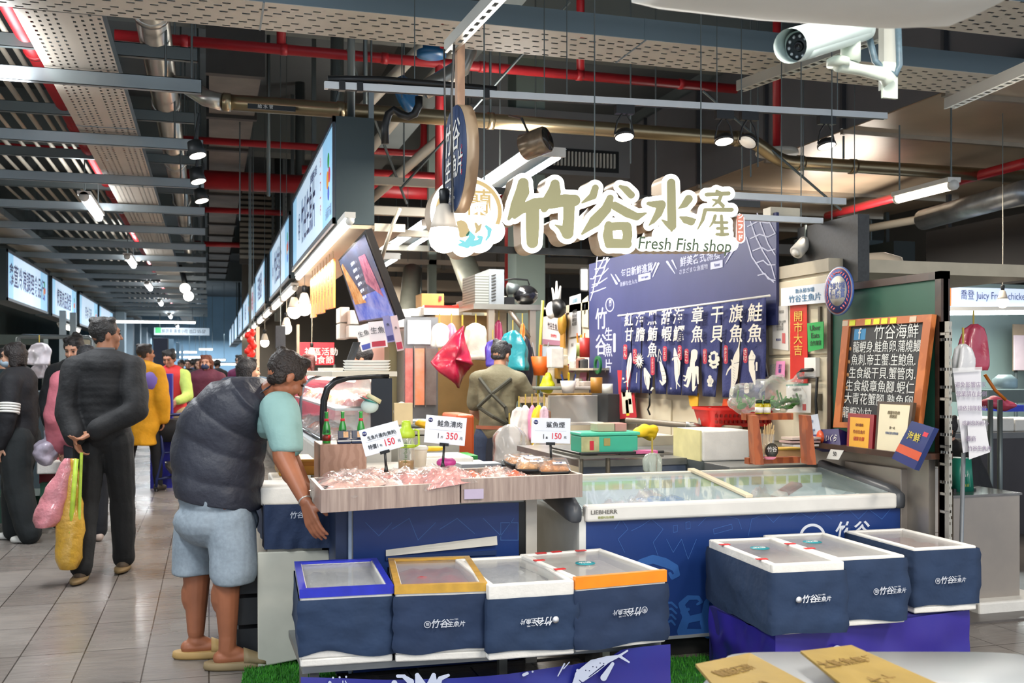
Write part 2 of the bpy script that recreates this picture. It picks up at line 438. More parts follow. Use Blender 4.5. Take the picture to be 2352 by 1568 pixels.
# deep beams and ducts of the ceiling
GR = M('#565b5b', .7, 0, .12, 1.2); DKD = M('#6a655e', .6, .3, .25, 2.5, .2)
for i, y in enumerate((10.6, 17, 24, 32, 42)):
 struct('ceiling_beam_%d' % (i + 1), MB().box((-7, y, 4.95), (17.8, y + .45, 5.7)), M('#757c7a', .8, 0, .1, 1))
for i, x in enumerate((-4.6, 2.4, 6.8)):
 struct('ceiling_joist_%d' % (i + 1), MB().box((x, 4, 4.7), (x + .3, 62, 5.7)), M('#6c7474', .8, 0, .1, 1))
GALV = M('#9fa8ab', .38, .75, .12, 1.4); GALVD = M('#6d7575', .45, .7, .15, 1.4); STEEL = M('#b7b2a8', .3, .9, .12, 2.0); REDP = M('#a51f26', .4, 0, .12, 3)
CREAMC = M('#b9b2a2', .5, 0, .06, 2); DARK = M('#1d2123', .5, 0, .1, 4); BLK = M('#141516', .4, 0, .1, 6); WHT = M('#e9e7e0', .5, 0, .04, 5)
# trays
PTR = perforated('#c2b9ac', 'yx', .085, .05, .42, .36)
PTC = perforated('#cfc8bb', 'xy', .13, .05, .36, .42)
def tray(label, x0, x1, y0, y1, z, along, mat_b, side=.13, sidemat=None):
 t = thing('cable_tray', label, 'cable tray', ((x0 + x1) / 2, (y0 + y1) / 2, z), 'perforated cable trays')
 part('tray_bottom', MB().box((x0, y0, z), (x1, y1, z + .004)), mat_b, t)
 sm = sidemat or M('#7f8f96', .45, .5, .08, .8)
 for s in (0, 1):
  if along == 'x': b = MB().box((x0, y0 if s == 0 else y1 - .004, z + .004), (x1, y0 + .004 if s == 0 else y1, z + side))
  else: b = MB().box((x0 if s == 0 else x1 - .004, y0, z + .004), (x0 + .004 if s == 0 else x1, y1, z + side))
  part('tray_side', b, sm, t)
 for k in range(1, 6 if along == 'y' else 4):     # splice seams of the sections
  if along == 'y': part('tray_seam', MB().box((x0 - .003, y0 + 3.0 * k, z - .003), (x1 + .003, y0 + 3.0 * k + .02, z + side)), sm, t)
  else: part('tray_seam', MB().box((x0 + 2.4 * k, y0 - .003, z - .003), (x0 + 2.4 * k + .012, y1 + .003, z + side)), sm, t)
 return t
tray('beige perforated cable tray crossing above the shop sign', -4.5, 5.74, 6.1, 6.6, 3.553, 'x', PTC, .14)
tray('beige perforated cable tray running down the aisle beside the fat steel pipe', -1.11, -.62, 6.62, 46, 3.553, 'y', PTR, .1)
tray('pale perforated cable tray above the left row of shop lightboxes', -3.28, -2.72, 6.62, 46, 3.553, 'y', PTR, .1)
tray('grey perforated cable tray nearest the camera above the surveillance camera', .6, 5.7, 5.0, 5.55, 3.62, 'x', PTC, .14)
# galvanised cross bars on two levels
def cbar(x0, x1, y, z, m, lab, grp):
 mb = MB(); h = .05
 mb.box((x0, y, z - h), (x1, y + .004, z + h)); mb.box((x0, y, z + h - .004), (x1, y + .05, z + h)); mb.box((x0, y, z - h), (x1, y + .05, z - h + .004))
 mb.box((x1 - .004, y, z - h), (x1, y + .05, z + h))
 return solo('support_bar', mb, m, lab, 'ceiling bar', grp)
for k in range(17):
 y = 7.78 + 2.03 * k
 cbar(-6.8 if k < 4 else -3.3, -.05, y, 3.485, GALV, 'galvanised channel bar under the cable trays, %s from the camera in the lower level' % ORD[k], 'lower ceiling bars')
 if k < 12: cbar(-6.8, -.08, y + .3, 3.80, GALVD, 'dark channel bar above the cable trays, %s from the camera in the upper level' % ORD[k], 'upper ceiling bars')
for k in range(14):
 y = 7.8 + 2.03 * k
 for x in (-.12, -.3):
  solo('hanger_rod', MB().tube([(x, y, 3.54), (x, y, 5.7)], .009, 6), GALVD, 'thin threaded rod holding up the end of an aisle ceiling bar', 'rod', 'hanger rods over the aisle')
for k, (x, z, r) in enumerate([(-3.4, 3.95, .022), (-1.46, 3.95, .02), (-1.56, 3.95, .02), (-1.7, 3.95, .025), (-1.85, 3.95, .02), (-2.0, 3.95, .02), (-2.16, 3.95, .025), (-2.32, 3.96, .02), (-2.5, 3.96, .03), (-2.68, 3.96, .02), (-3.6, 3.95, .03), (-3.85, 3.96, .04), (-4.2, 3.96, .03), (-4.6, 3.96, .04), (-5.0, 3.96, .03)]):
 solo('conduit_pipe', MB().tube([(x, 6.9 + .3 * (k % 3), z), (x, 44, z)], r, 8), CREAMC, 'cream conduit along the aisle ceiling, %s counted from the cable tray leftwards' % ORD[k], 'conduit', 'ceiling conduits')
def pipe(label, pts, r, m, name='ceiling_pipe', collars=(), cm=None, cat='pipe', grp=None, n=16, fillet=0.):
 P = [V(p) for p in pts]
 if fillet:
  Q = [P[0]]
  for a, b, c in zip(P[:-2], P[1:-1], P[2:]):
   u = (a - b).normalized() * min(fillet, (a - b).length * .45); v = (c - b).normalized() * min(fillet, (c - b).length * .45)
   for t in (0, .25, .5, .75, 1): Q.append((b + u) * (1 - t) ** 2 + b * 2 * t * (1 - t) + (b + v) * t ** 2)
  P = Q + [P[-1]]
 t = thing(name, label, cat, P[0], grp)
 part('pipe_run', MB().tube(P, r, n), m, t)
 for c, ax in collars:
  ax = V(ax); part('pipe_collar', MB().lathe([(r, -.03), (r * 1.14, -.03), (r * 1.14, .03), (r, .03)], c, 16, ax), cm or m, t)
 return t
pipe('fat stainless steel pipe running down the aisle beside the cable tray', [(-.39, 5.9, 3.95), (-.39, 40, 3.95)], .12, STEEL, collars=[((-.39, y, 3.95), (0, 1, 0)) for y in (7.6, 10.2, 13, 16, 19.5)])
pipe('fat dark red sprinkler main running down the aisle left of the cable tray', [(-1.27, 6.7, 3.86), (-1.27, 44, 3.86)], .075, REDP, collars=[((-1.27, y, 3.86), (0, 1, 0)) for y in (8.5, 11, 15, 19)])
pipe('thin red sprinkler pipe crossing under the near cable tray', [(-.75, 9.07, 4.2), (5.0, 9.07, 4.2)], .045, REDP,
  collars=[((x, 9.07, 4.2), (1, 0, 0)) for x in (-.2, .62, 1.5, 2.4, 3.35, 4.4)])
for x in (.6, 3.36): solo('riser_pipe', MB().tube([(x, 9.07, 4.24), (x, 9.07, 5.7)], .04, 10), REDP, 'short red riser joining the crossing red pipe to the ceiling, ' + ('nearer the aisle' if x < 1 else 'above the shop sign'), 'pipe')
pipe('thick red fire main crossing behind the round shop sign', [(-.3, 15.3, 4.15), (5.7, 15.3, 4.15)], .135, REDP)
pipe('red pipe crossing behind the long lightbox row', [(-.35, 12.7, 4.15), (2.6, 12.7, 4.15), (2.6, 12.7, 4.8)], .042, REDP, fillet=.15)
pipe('narrow red pipe with a bend above the striplight behind the shop sign', [(1.2, 14, 4.12), (3.3, 14, 4.12), (3.3, 14, 4.55), (4.1, 14, 4.55), (4.1, 14, 2.6)], .06, REDP, fillet=.2)
pipe('far narrow red pipe across the aisle duct', [(-.3, 18.5, 4.2), (2.5, 18.5, 4.2)], .05, REDP)
pipe('farthest red pipe across the aisle duct', [(-.3, 23.5, 4.2), (2.5, 23.5, 4.2)], .06, REDP)
pipe('red pipe crossing the conduits over the left side of the aisle', [(-7, 14.6, 4.3), (-.9, 14.6, 4.3)], .07, REDP)
for x, y0, y1, lab in ((2.0, 9.07, 9.07, 'vertical red drop pipe beside the round hanging sign'), (5.35, 8.9, 8.9, 'vertical red drop pipe ending at the white disc')):
 z0 = 2.95 if x < 3 else 3.62
 solo('drop_pipe', MB().tube([(x, y0, z0), (x, y0, 5.7)], .04, 10), REDP, lab, 'pipe')
solo('ceiling_disc', MB().lathe([(.01, .05), (.2, .03), (.21, 0), (.2, -.015), (.04, -.02), (.035, -.05), (.001, -.05)], (5.35, 8.9, 3.55), 24), M('#cfc8bb', .4, 0, .04), 'round white sprinkler shield under the red drop pipe', 'sprinkler')
# the stainless water pipe that dips on the right
wp = pipe('brown stainless water pipe crossing behind the shop sign with a stepped dip on its right', [(.1, 8.6, 3.59), (4.9, 8.6, 3.59), (5.22, 8.6, 3.40), (9.5, 8.6, 3.41)], .065, M('#a39274', .28, .9, .15, 2), fillet=.12,
  collars=[((x, 8.6, z), (1, 0, 0)) for x, z in ((.14, 3.59), (1.05, 3.59), (2.35, 3.59), (4.75, 3.59), (5.42, 3.4), (6.0, 3.4))])
part('pipe_elbow', MB().tube([(.1, 8.6, 3.59), (-.02, 8.64, 3.62), (-.18, 8.9, 3.78), (-.36, 9.3, 3.9)], .07, 14), STEEL, wp)
part('pipe_label', MB().box((.3, 8.53, 3.535), (.68, 8.545, 3.575)), DARK, wp)
text('給 水 管', .035, WHT, wp, (.44, 8.53, 3.557))
cl = MB(); cl.tube([(2.35, 8.6, 3.66), (2.35, 8.6, 5.7)], .012, 6); part('hanger', cl, GALVD, wp)
part('hanger', MB().tube([(5.9, 8.6, 3.47), (5.9, 8.6, 3.69)], .012, 6), GALVD, wp)
# valve assembly beside the round sign
vt = thing('pipe_valve', 'blue cast valve and steel elbow hanging beside the round shop sign', 'valve', (1.95, 8.2, 3.6))
part('elbow', MB().tube([(1.62, 7.9, 3.62), (1.75, 7.9, 3.7), (1.92, 7.9, 3.82), (1.97, 7.9, 3.95), (1.97, 7.9, 4.25)], .075, 14), STEEL, vt)
BLUV = M('#1d5a86', .35, 0, .1)
part('flange', MB().lathe([(.09, -.03), (.15, -.03), (.15, .03), (.09, .03)], (1.5, 8.0, 3.6), 20, (.6, -.5, .25)), BLUV, vt)
part('valve_body', MB().lathe([(.05, -.1), (.12, -.1), (.12, -.06), (.07, -.04), (.07, .04), (.12, .06), (.12, .1), (.05, .1)], (1.72, 8.1, 4.05), 18, (0, 0, 1)), BLUV, vt)
# air duct over the aisle with ribs, and the broad ducts on the right
dt = thing('air_duct', 'dark sagging air duct above the right edge of the aisle', 'duct', (.22, 10.4, 4.35))
part('duct_body', MB().box((0, 10.4, 4.35), (.5, 34, 4.9)), DKD, dt)
for k in range(13): part('duct_joint', MB().box((-.03, 10.37 + 1.8 * k, 4.31), (.53, 10.47 + 1.8 * k, 4.93)), M('#3a3835', .6, .3), dt)
BR = M('#b8a288', .3, .45, .2, 1.1)  # tan puts the reflected warm light into the galvanised underside's colour
dr = thing('broad_duct', 'huge galvanised air duct over the stalls on the right', 'duct', (7.4, 9, 3.7))
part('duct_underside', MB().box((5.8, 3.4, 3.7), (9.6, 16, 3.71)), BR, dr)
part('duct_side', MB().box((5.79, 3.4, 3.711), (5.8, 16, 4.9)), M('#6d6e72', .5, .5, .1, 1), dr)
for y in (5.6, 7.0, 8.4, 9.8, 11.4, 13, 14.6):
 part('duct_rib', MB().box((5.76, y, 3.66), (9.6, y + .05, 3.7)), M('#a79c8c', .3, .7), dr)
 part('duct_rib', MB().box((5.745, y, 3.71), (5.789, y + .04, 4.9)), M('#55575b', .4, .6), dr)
d2 = thing('cross_duct', 'grey air duct crossing behind the shop sign', 'duct', (2.8, 17.5, 3.6))
part('duct_body', MB().box((1.5, 17.5, 3.2), (5.4, 18.3, 3.9)), M('#7d786f', .5, .4, .1, 1), d2)
for x in (1.9, 2.9, 3.9, 4.9): part('duct_joint', MB().box((x, 17.46, 3.16), (x + .05, 18.3, 3.94)), M('#6d685f', .5, .4), d2)
d3 = thing('air_outlet', 'pale air duct with a slotted grille behind the track lights', 'duct', (4.3, 12, 3.9))
part('duct_body', MB().box((2.9, 11.5, 3.75), (4.9, 12.4, 4.5)), M('#77787a', .5, .4, .08, 1), d3)
g = MB()
for k in range(26): g.box((3.55 + .045 * k, 11.46, 3.85), (3.57 + .045 * k, 11.5, 4.02))
part('grille', g, M('#b4b4ae', .5, .2), d3)
part('grille_backing', MB().box((3.5, 11.49, 3.8), (4.75, 11.499, 4.06)), BLK, d3)
# slanting cream drain pipes and braces in the ceiling void
for a, b, r, lab in (((1.05, 9.6, 3.5), (2.3, 9.6, 4.9), .055, 'slanting cream drain pipe nearer the aisle lightbox'), ((1.45, 9.8, 3.5), (2.6, 9.8, 4.9), .05, 'slanting cream drain pipe nearer the round hanging sign'),
      ((1.4, 10.6, 3.0), (2.6, 10.2, 4.1), .05, 'slanting cream drain pipe behind the black cable')):
 solo('drain_pipe', MB().tube([a, b], r, 12), CREAMC, lab, 'pipe')
solo('drain_pipe', MB().tube([(1.55, 9.3, 4.72), (2.9, 9.3, 4.62)], .055, 12), CREAMC, 'level cream drain pipe just under the near cable tray', 'pipe')
for x, y, z0, z1, r in ((1.3, 15.5, 2.4, 5.7, .07), (1.35, 21, 2.4, 5.7, .09), (1.3, 10.9, 2.52, 5.7, .07), (1.34, 18, 2.4, 5.7, .06), (.62, 11.4, 3.31, 5.7, .02), (1.05, 7.9, 3.31, 5.7, .03), (1.32, 9, 3.2, 5.7, .02)):
 solo('post_pipe', MB().tube([(x, y, z0), (x, y, z1)], r, 10), GALVD, 'upright grey pipe behind the aisle lightbox, %.1f metres down the aisle' % y, 'pipe', 'upright grey pipes')
for a, b in (((2.8, 7.8, 4.4), (1.6, 8.8, 3.0)), ((4.55, 8.9, 4.1), (5.6, 8.2, 2.9)), ((1.15, 8.9, 4.2), (1.8, 9.6, 3.0)), ((1.1, 9, 3.9), (.95, 9, 3.3))):
 solo('brace_rod', MB().tube([a, b], .012, 6), GALVD, 'thin slanting brace rod in the ceiling void', 'rod', 'slanting brace rods')
for x, y in ((1.25, 8.2), (1.7, 9.2), (2.55, 9), (3.15, 9.8), (3.5, 8.2), (4.1, 9), (4.55, 8.0), (4.62, 8.0), (4.8, 8.6), (5.2, 8.2), (3.9, 12), (3.0, 12), (.35, 12.5), (.6, 15)):
 solo('hanger_rod', MB().tube([(x, y, 3.1 + .2 * rnd.random()), (x, y, 5.7)], .008, 6), GALVD, 'thin threaded rod hanging in the ceiling void over the stalls', 'rod', 'hanger rods over the stalls')
for k, (y, z) in enumerate(((9.2, 3.1), (9.9, 2.95), (10.8, 2.85), (12.5, 2.9), (15, 3.0), (8.7, 2.75))):
 solo('cable_trunking', MB().box((1.3, y, z), (1.3 + (1.5 if k != 4 else 5), y + .06, z + .07)), CREAMC, 'level cream trunking behind the lightbox, ' + ('lowest', 'second lowest', 'middle one', 'upper', 'farthest', 'nearest')[k] + ' of them', 'trunking')
# louvred slat panels in the void
lv = thing('louvre_screen', 'slatted light louvre screen far behind the aisle ceiling pipes', 'louvre', (.5, 21.5, 4.4))
for k in range(14): part('slat', MB().box((.6, 21.5, 3.7 + .11 * k), (2.4, 21.56, 3.76 + .11 * k)), M('#b4ae9f', .5, .2), lv)
part('backing', MB().box((.6, 21.7, 3.6), (2.4, 21.72, 5.3)), M('#565149', .5), lv)
# ---- fluorescent tubes and luminaires
TUBE = M('#f4fbff', .4, 0, 0, emit=9.0); TUBEW = M('#fff0d8', .4, 0, 0, emit=7.0)
def tube_lamp(label, a, b, w=.09, m=TUBE, cap=WHT, cat='striplight', grp=None):
 a, b = V(a), V(b); t = thing('strip_lamp', label, cat, (a + b) / 2, grp); d = (b - a).normalized(); L = (b - a).length
 q = d.to_track_quat('Y', 'Z').to_matrix()
 part('lamp_housing', MB().box((-w / 2, -L / 2, 0), (w / 2, L / 2, .04), q, (a + b) / 2), cap, t)
 part('light_tube', MB().tube([a + d * .04 - V((0, 0, .022)), b - d * .04 - V((0, 0, .022))], w * .36, 10), m, t)
 if a.z > 2.9 or a.y > 35:
  for e in (a, b): part('hanger', MB().tube([e * .9 + (a + b) * .05 + V((0, 0, .03)), e * .9 + (a + b) * .05 + V((0, 0, (3.66 if a.x > 5 and a.y < 16 else 5.7) - e.z))], .008, 6), GALVD, t)
 for e in (a, b): part('end_cap', MB().tube([e - V((0, 0, .022)), e - V((0, 0, .022)) + (d if e == a else -d) * .04], w * .4, 10), cap, t)
 return t
for k, (y, w2) in enumerate(((12.3, 1.65), (18.6, 1.6), (24.3, 1.6), (30.2, 1.6), (37.6, 2), (46, 2))):
 tube_lamp('glowing white tube light over the aisle, ' + ('nearest', 'second nearest', 'third', 'fourth', 'fifth', 'farthest')[k] + ' of the six', (-1.34, y, 3.38), (-1.34, y + w2, 3.38), .14, grp='aisle tube lights')
tube_lamp('long white tube light lying across the aisle far away', (-3.1, 36, 3.05), (-.4, 36, 3.05), .13)
for k, (a, b) in enumerate((((-2.3, 57, 2.4), (-.6, 57, 2.4)), ((-1.6, 58, 2.15), (-.3, 58, 2.15)), ((-1.0, 52, 1.95), (.8, 52, 1.95)), ((-.2, 44, 1.7), (1.4, 44, 1.7)), ((-.5, 54, 2.5), (.2, 54, 2.5)))):
 tube_lamp('faint tube light at the far end of the aisle, number ' + ('one', 'two', 'three', 'four', 'five')[k] + ' from the left wall', a, b, .12)
# the twin fixture behind the sign
def twin(label, y0, y1, z, x):
 t = thing('twin_strip_lamp', label, 'striplight', (x, (y0 + y1) / 2, z))
 r = MB(); r.quad((x - .16, y0, z), (x + .16, y0, z), (x + .16, y1, z), (x - .16, y1, z), t=.004); r.quad((x - .06, y0, z - .05), (x - .16, y0, z), (x - .16, y1, z), (x - .06, y1, z - .05), t=.003)
 r.quad((x + .16, y0, z), (x + .06, y0, z - .05), (x + .06, y1, z - .05), (x + .16, y1, z), t=.003)
 part('reflector', r, M('#e8f1f4', .25, .2, 0), t)
 for s in (-1, 1): part('light_tube', MB().tube([(x + s * .11, y0 + .05, z - .05), (x + s * .11, y1 - .05, z - .05)], .022, 10), TUBE, t)
 part('end_cap', MB().box((x - .15, y0 - .01, z - .06), (x + .15, y0 + .02, z + .01)), WHT, t); return t
twin('bright twin tube light on a white reflector above the shop sign', 7.35, 9.7, 3.1, 2.45)
twin('bright twin tube light partly hidden behind the round end of the shop sign', 10.6, 12.6, 3.0, 2.3)
twin('small twin tube light seen beside the hanging screen', 11.6, 12.6, 2.75, 1.95)
area((2.45, 8.6, 2.98), .3, 2.2, 45, WHITE)
a, b = W(2192, 418, 8.4), W(2060, 452, 9.4); tube_lamp('warm glowing tube light on the right below the brown pipe', a, b, .11, TUBEW)
pass
# pipes low on the far right ceiling
pipe('insulated silver pipe at the far right below the warm tube light', [W(2120, 505, 11), W(2352, 440, 9.5)], .11, M('#8e9296', .35, .7, .2))
pipe('slim grey pipe at the far right above the black panel', [W(1960, 530, 14), W(2352, 462, 11)], .05, CREAMC)
pipe('red pipe slanting at the far right beside the brown pipe', [W(1900, 495, 14), W(2352, 375, 9.6)], .05, REDP)
solo('sleeve_pipe', MB().tube([W(1860, 600, 8.6), W(1960, 596, 8.2), W(2030, 592, 8), W(2062, 600, 7.9), W(2068, 630, 7.9)], .045, 12), M('#c9b9a4', .6, 0, .08, 8, .3), 'wrapped cream hose arching behind the green chalkboard', 'hose')
# columns
COLG = M('#7c8b84', .6, 0, .08, 1)
for px0, px1, Y, lab in ((1186, 1252, 11.6, 'grey green column behind the condenser shelf'), (985, 1003, 15, 'slim grey column behind the hanging screen')):
 a, b = onY(px0, 800, Y), onY(px1, 800, Y); solo('column', MB().box((a.x, Y, 0), (b.x, Y + (b.x - a.x), 5.7)), COLG, lab, 'column')
solo('slanted_duct', MB().tube([W(1050, 560, 13), W(1080, 640, 12.6), W(1118, 740, 12)], .15, 20), M('#9b9c8c', .5, .2, .08), 'fat slanted grey green duct under the round end of the shop sign', 'duct')
solo('slanted_duct', MB().tube([W(948, 620, 15), W(940, 700, 14.6), W(925, 790, 14)], .14, 20), M('#7d8178', .5, .2, .08), 'dark upright duct behind the hanging screen', 'duct')
# cream steel beams and dark fascia in the stalls behind
for x0, y0, x1, y1, Y, c, lab in ((860, 480, 1190, 600, 20, '#5f5e5c', 'dark fascia behind the hanging bulb'), (860, 634, 925, 712, 19, '#a59a8a', 'stack of cream panels behind the screen'), (958, 642, 1070, 668, 19, '#b5ab9a', 'cream steel beam above the cardboard box'),
         (958, 678, 1100, 694, 17, '#a89d8d', 'cream shelf beam beside the cardboard box'), (1255, 590, 1350, 628, 20, '#8b8375', 'beige duct end behind the pegboard'), (1258, 660, 1350, 700, 21, '#3a3a3a', 'dark panel standing for the shaded recess behind the pegboard'),  # the darkest panel paints the shade of a recess behind the pegboard
         (1785, 560, 1990, 590, 17, '#a8a29a', 'pale steel beam behind the spotlight'), (1850, 545, 2028, 655, 13, '#4f6166', 'grey green back of a lightbox behind the chalkboard')):
 a, b = onY(x0, y0, Y), onY(x1, y1, Y); t = thing('fascia_panel', lab, 'panel', ((a.x + b.x) / 2, Y, min(a.z, b.z))); part('panel', MB().box((a.x, Y, min(a.z, b.z)), (b.x, Y + .3, max(a.z, b.z))), M(c, .6, 0, .08, 1), t)
 for x in (a.x + .1, b.x - .1): part('hanger', MB().tube([(x, Y + .15, max(a.z, b.z)), (x, Y + .15, 3.68 if x > 5.7 and Y < 15.8 else 5.7)], .015, 6), GALVD, t)
solo('fascia_panel', MB().box((9.0, 8.6, 2.43), (9.3, 11.3, 3.23)).box((9.1, 9.0, 3.23), (9.15, 9.05, 3.68)).box((9.1, 11.0, 3.23), (9.15, 11.05, 3.68)), M('#2b2c2f', .5, 0, .1, 2), 'big black lightbox back at the right edge', 'panel')
b = onY(2053, 545, 12.2); solo('fascia_panel', MB().box((b.x, 12.2, 2.43), (b.x + .35, 15, 3.23)).box((b.x + .1, 12.5, 3.23), (b.x + .15, 12.55, 3.68)), M('#26302f', .5, 0, .1, 2), 'dark lightbox end between the chalkboard and the black panel', 'panel')
# ================================================================ LIGHTBOXES ALONG THE AISLE
FACE = mix_mat('#cfe3f4', '#bcd8f0', 'noise', dict(s=1.5), .5, emit=.72); FACEB = mix_mat('#86bfe6', '#9fcdec', 'noise', dict(s=2), .5, emit=.7)
FACEW = mix_mat('#e6ecf6', '#d9e4f3', 'noise', dict(s=1.5), .5, emit=1.0)
INK = M('#2b3a80', .5, 0, 0); REDI = M('#c22b3a', .5, 0, 0, emit=.3); FRAME = M('#454a52', .4, .3, .1); CAPD = M('#3c494d', .45, .2, .1, 1.5)
def lightbox(label, X, y0, y1, side, txts, z0=2.51, z1=3.31, dep_=.29, logo=True):
 """side = -1: face looks towards -X (right-hand row); +1: face looks towards +X (left-hand row)"""
 t = thing('shop_lightbox', label, 'lightbox', (X, (y0 + y1) / 2, z0), 'aisle lightboxes'); s = side
 xb = X - s * dep_
 part('lightbox_case', MB().box((min(X, xb) + (.004 if s < 0 else 0), y0, z0), (max(X, xb) - (.004 if s > 0 else 0), y1, z1)), CAPD, t)
 f = X + s * .002; e = .045; L = y1 - y0
 fr = MB(); c0, c1 = min(X, X + s * .02), max(X, X + s * .02)
 for a in ((y0, z0, y1, z0 + e), (y0, z1 - e, y1, z1), (y0, z0, y0 + e * .6, z1), (y1 - e * .6, z0, y1, z1)): fr.box((c0, a[0], a[1]), (c1, a[2], a[3]))
 part('lightbox_frame', fr, FRAME, t)
 def q(u0, u1, m, nm):      # u measured left to right as read
  ya, yb = ((y1 - u0 * L, y1 - u1 * L) if s < 0 else (y0 + u0 * L, y0 + u1 * L))
  a, b = sorted((ya, yb)); return part(nm, MB().box((min(f, f + s * .004), a, z0 + e), (max(f, f + s * .004), b, z1 - e)), m, t)
 q(.01, .13, FACEB, 'lit_panel'); lp = q(.13, .79, FACE, 'lit_panel'); q(.79, .99, FACEB, 'lit_panel')
 xd = (0, -1, 0) if s < 0 else (0, 1, 0)
 if y0 > 12:
  for y in (y0 + .4, y1 - .4): part('hanger_post', MB().box((xb - s * .05, y, z1 - .3), (xb, y + .05, 5.7)), GALVD, t)
 P = lambda u, z: V((f + s * .005, (y1 - u * L if s < 0 else y0 + u * L), z0 + (z1 - z0) * z))
 for u, z, sz, tx, m, xs in txts:
  text(tx, sz, m, lp, P(u, z), xd, xs=xs, off=.012 if sz > .3 else .004)
 if logo:
  fr = [('#e89a3c', .885, .5, .07), ('#c8415a', .915, .53, .06), ('#3f9a54', .9, .68, .06), ('#5b6fc8', .9, .36, .055)]
  for c, u, z, r in fr:
   o = P(u, z); part('market_emblem', MB().lathe([(r, 0), (r, .002), (.001, .003)], o, 18, (s, 0, 0)), M(c, .5, 0, 0, emit=.5), t)
 return t
lightbox('big blue and white lightbox nearest on the right side of the aisle', .9, 7.66, 11.6, -1,
   [(.22, .45, .3, '㊞', INK, .8), (.46, .45, .46, '竹谷生魚片', INK, .62), (.6, .8, .09, '新鮮漁獲每日直送', INK, .8), (.75, .55, .1, 'シ\nー\nフ\nー\nド', REDI, 1), (.9, .17, .1, '永和市場', M('#9db4cc', .5, 0, 0), 1)])
a = lightbox('blue lightbox second in the right row, behind the big one', .93, 12.4, 16.6, -1, [(.46, .45, .5, '竹谷生魚片', INK, .6), (.2, .45, .25, '㊞', INK, .8)])
lightbox('pale lightbox third in the right row', .9, 17.2, 21.2, -1, [(.46, .5, .5, '海產批發', INK, .8)])
lightbox('pinkish white lightbox fourth in the right row', .93, 21.9, 24.6, -1, [(.45, .5, .45, '水果行', REDI, .7)])
lightbox('fifth lightbox in the right row', .93, 25.2, 30, -1, [(.45, .5, .45, '肉品行', INK, .7)])
lightbox('sixth and farthest large lightbox in the right row', .93, 30.4, 35, -1, [(.45, .5, .45, '青果行', INK, .7)])
for k, y in enumerate((36, 41, 46)): lightbox('tiny far lightbox in the right row, ' + ('nearest', 'middle', 'last')[k] + ' of the three small ones', .93, y, y + 4, -1, [], logo=False)
lightbox('white lightbox nearest on the left side with blue lettering', -3.02, 17.5, 21.7, 1, [(.47, .5, .4, '鑫萓冷凍調理食品行', INK, 1.0)])
lightbox('white lightbox second on the left side', -3.02, 22.2, 26.2, 1, [(.47, .5, .4, '懷東肉品批發', INK, .95)])
lightbox('white lightbox third on the left side with a striplight under it', -3.02, 26.7, 31, 1, [(.47, .45, .36, '李 金 海 產', INK, .8)])
lightbox('white lightbox fourth and farthest on the left side', -3.02, 31.4, 35.8, 1, [(.47, .4, .4, '合興商行', INK, .8)])
for y in (17.6, 22.4, 26.9, 31.6):
 solo('hanging_post', MB().box((-3.3, y + .3, 3.31), (-3.22, y + .38, 3.95)), GALV, 'grey post above the left lightbox row, ' + {17.6: 'nearest', 22.4: 'second', 26.9: 'third', 31.6: 'farthest'}[y], 'post', 'lightbox posts of the left row')
tube_lamp('warm white striplight under the third left lightbox', (-3.1, 24.2, 2.42), (-3.1, 27.2, 2.42), .16, TUBEW)
area((-3.0, 25.6, 2.35), .2, 2.5, 25, WARM)
# strips and wooden soffit under the right row
tube_lamp('long white striplight under the near edge of the big blue lightbox', (.95, 7.2, 2.49), (.95, 11.6, 2.47), .075)
area((.98, 9.4, 2.38), .12, 4.2, 45, (1, .94, .85))
for k, y in enumerate((12.4, 14.6, 17.2, 19.6, 22.4, 25.4, 28.2, 31)):
 tube_lamp('warm striplight under the right lightbox row, ' + ('nearest', 'second', 'third', 'fourth', 'fifth', 'sixth', 'seventh', 'farthest')[k] + ' behind the long one', (.98, y, 2.42), (.98, y + 1.9, 2.42), .09, TUBEW)
area((1.3, 14, 2.3), .3, 3, 35, WARM); area((1.3, 19, 2.3), .3, 3, 30, WARM); area((1.3, 26, 2.3), .3, 5, 30, WARM)
sf = thing('soffit_board', 'cream board ceiling of the stall under the big blue lightbox', 'soffit', (1.6, 9.6, 2.5))
part('board', MB().box((1.0, 7.66, 2.478), (1.42, 13.1, 2.506)), M('#cdb79a', .5, 0, .06, 2), sf)
part('edge_strip', MB().box((1.19, 7.63, 2.46), (1.42, 7.66, 2.52)), M('#d8cdb9', .5), sf)
struct('trim_9', MB().box((1.2, 8.0, 2.51), (1.24, 8.04, 3.6)), GALV)
# overhead far sign
hs = thing('overhead_sign', 'pale rounded direction sign hanging across the far end of the aisle', 'sign', (-1.75, 40, 2.75))
a, b = onY(354, 752, 40), onY(481, 770, 40)
part('sign_board', MB().box((a.x, 40, b.z), (b.x, 40.1, a.z)), M('#b9c6d0', .5, 0, .04, emit=.15), hs)
text('生鮮蔬果 美食小吃 出口 55-57', .17, M('#3a4a5a', .5, 0, 0), hs, ((a.x + b.x) / 2, 39.99, (a.z + b.z) / 2), xs=.75)
part('exit_mark', MB().box((-1.9, 39.985, 2.8), (-1.7, 39.995, 3.0)), M('#3fae6a', .5, emit=.3), hs)
for x in (a.x + .2, b.x - .2): part('hanger', MB().tube([(x, 40.05, a.z), (x, 40.05, 5.7)], .015, 6), GALVD, hs)
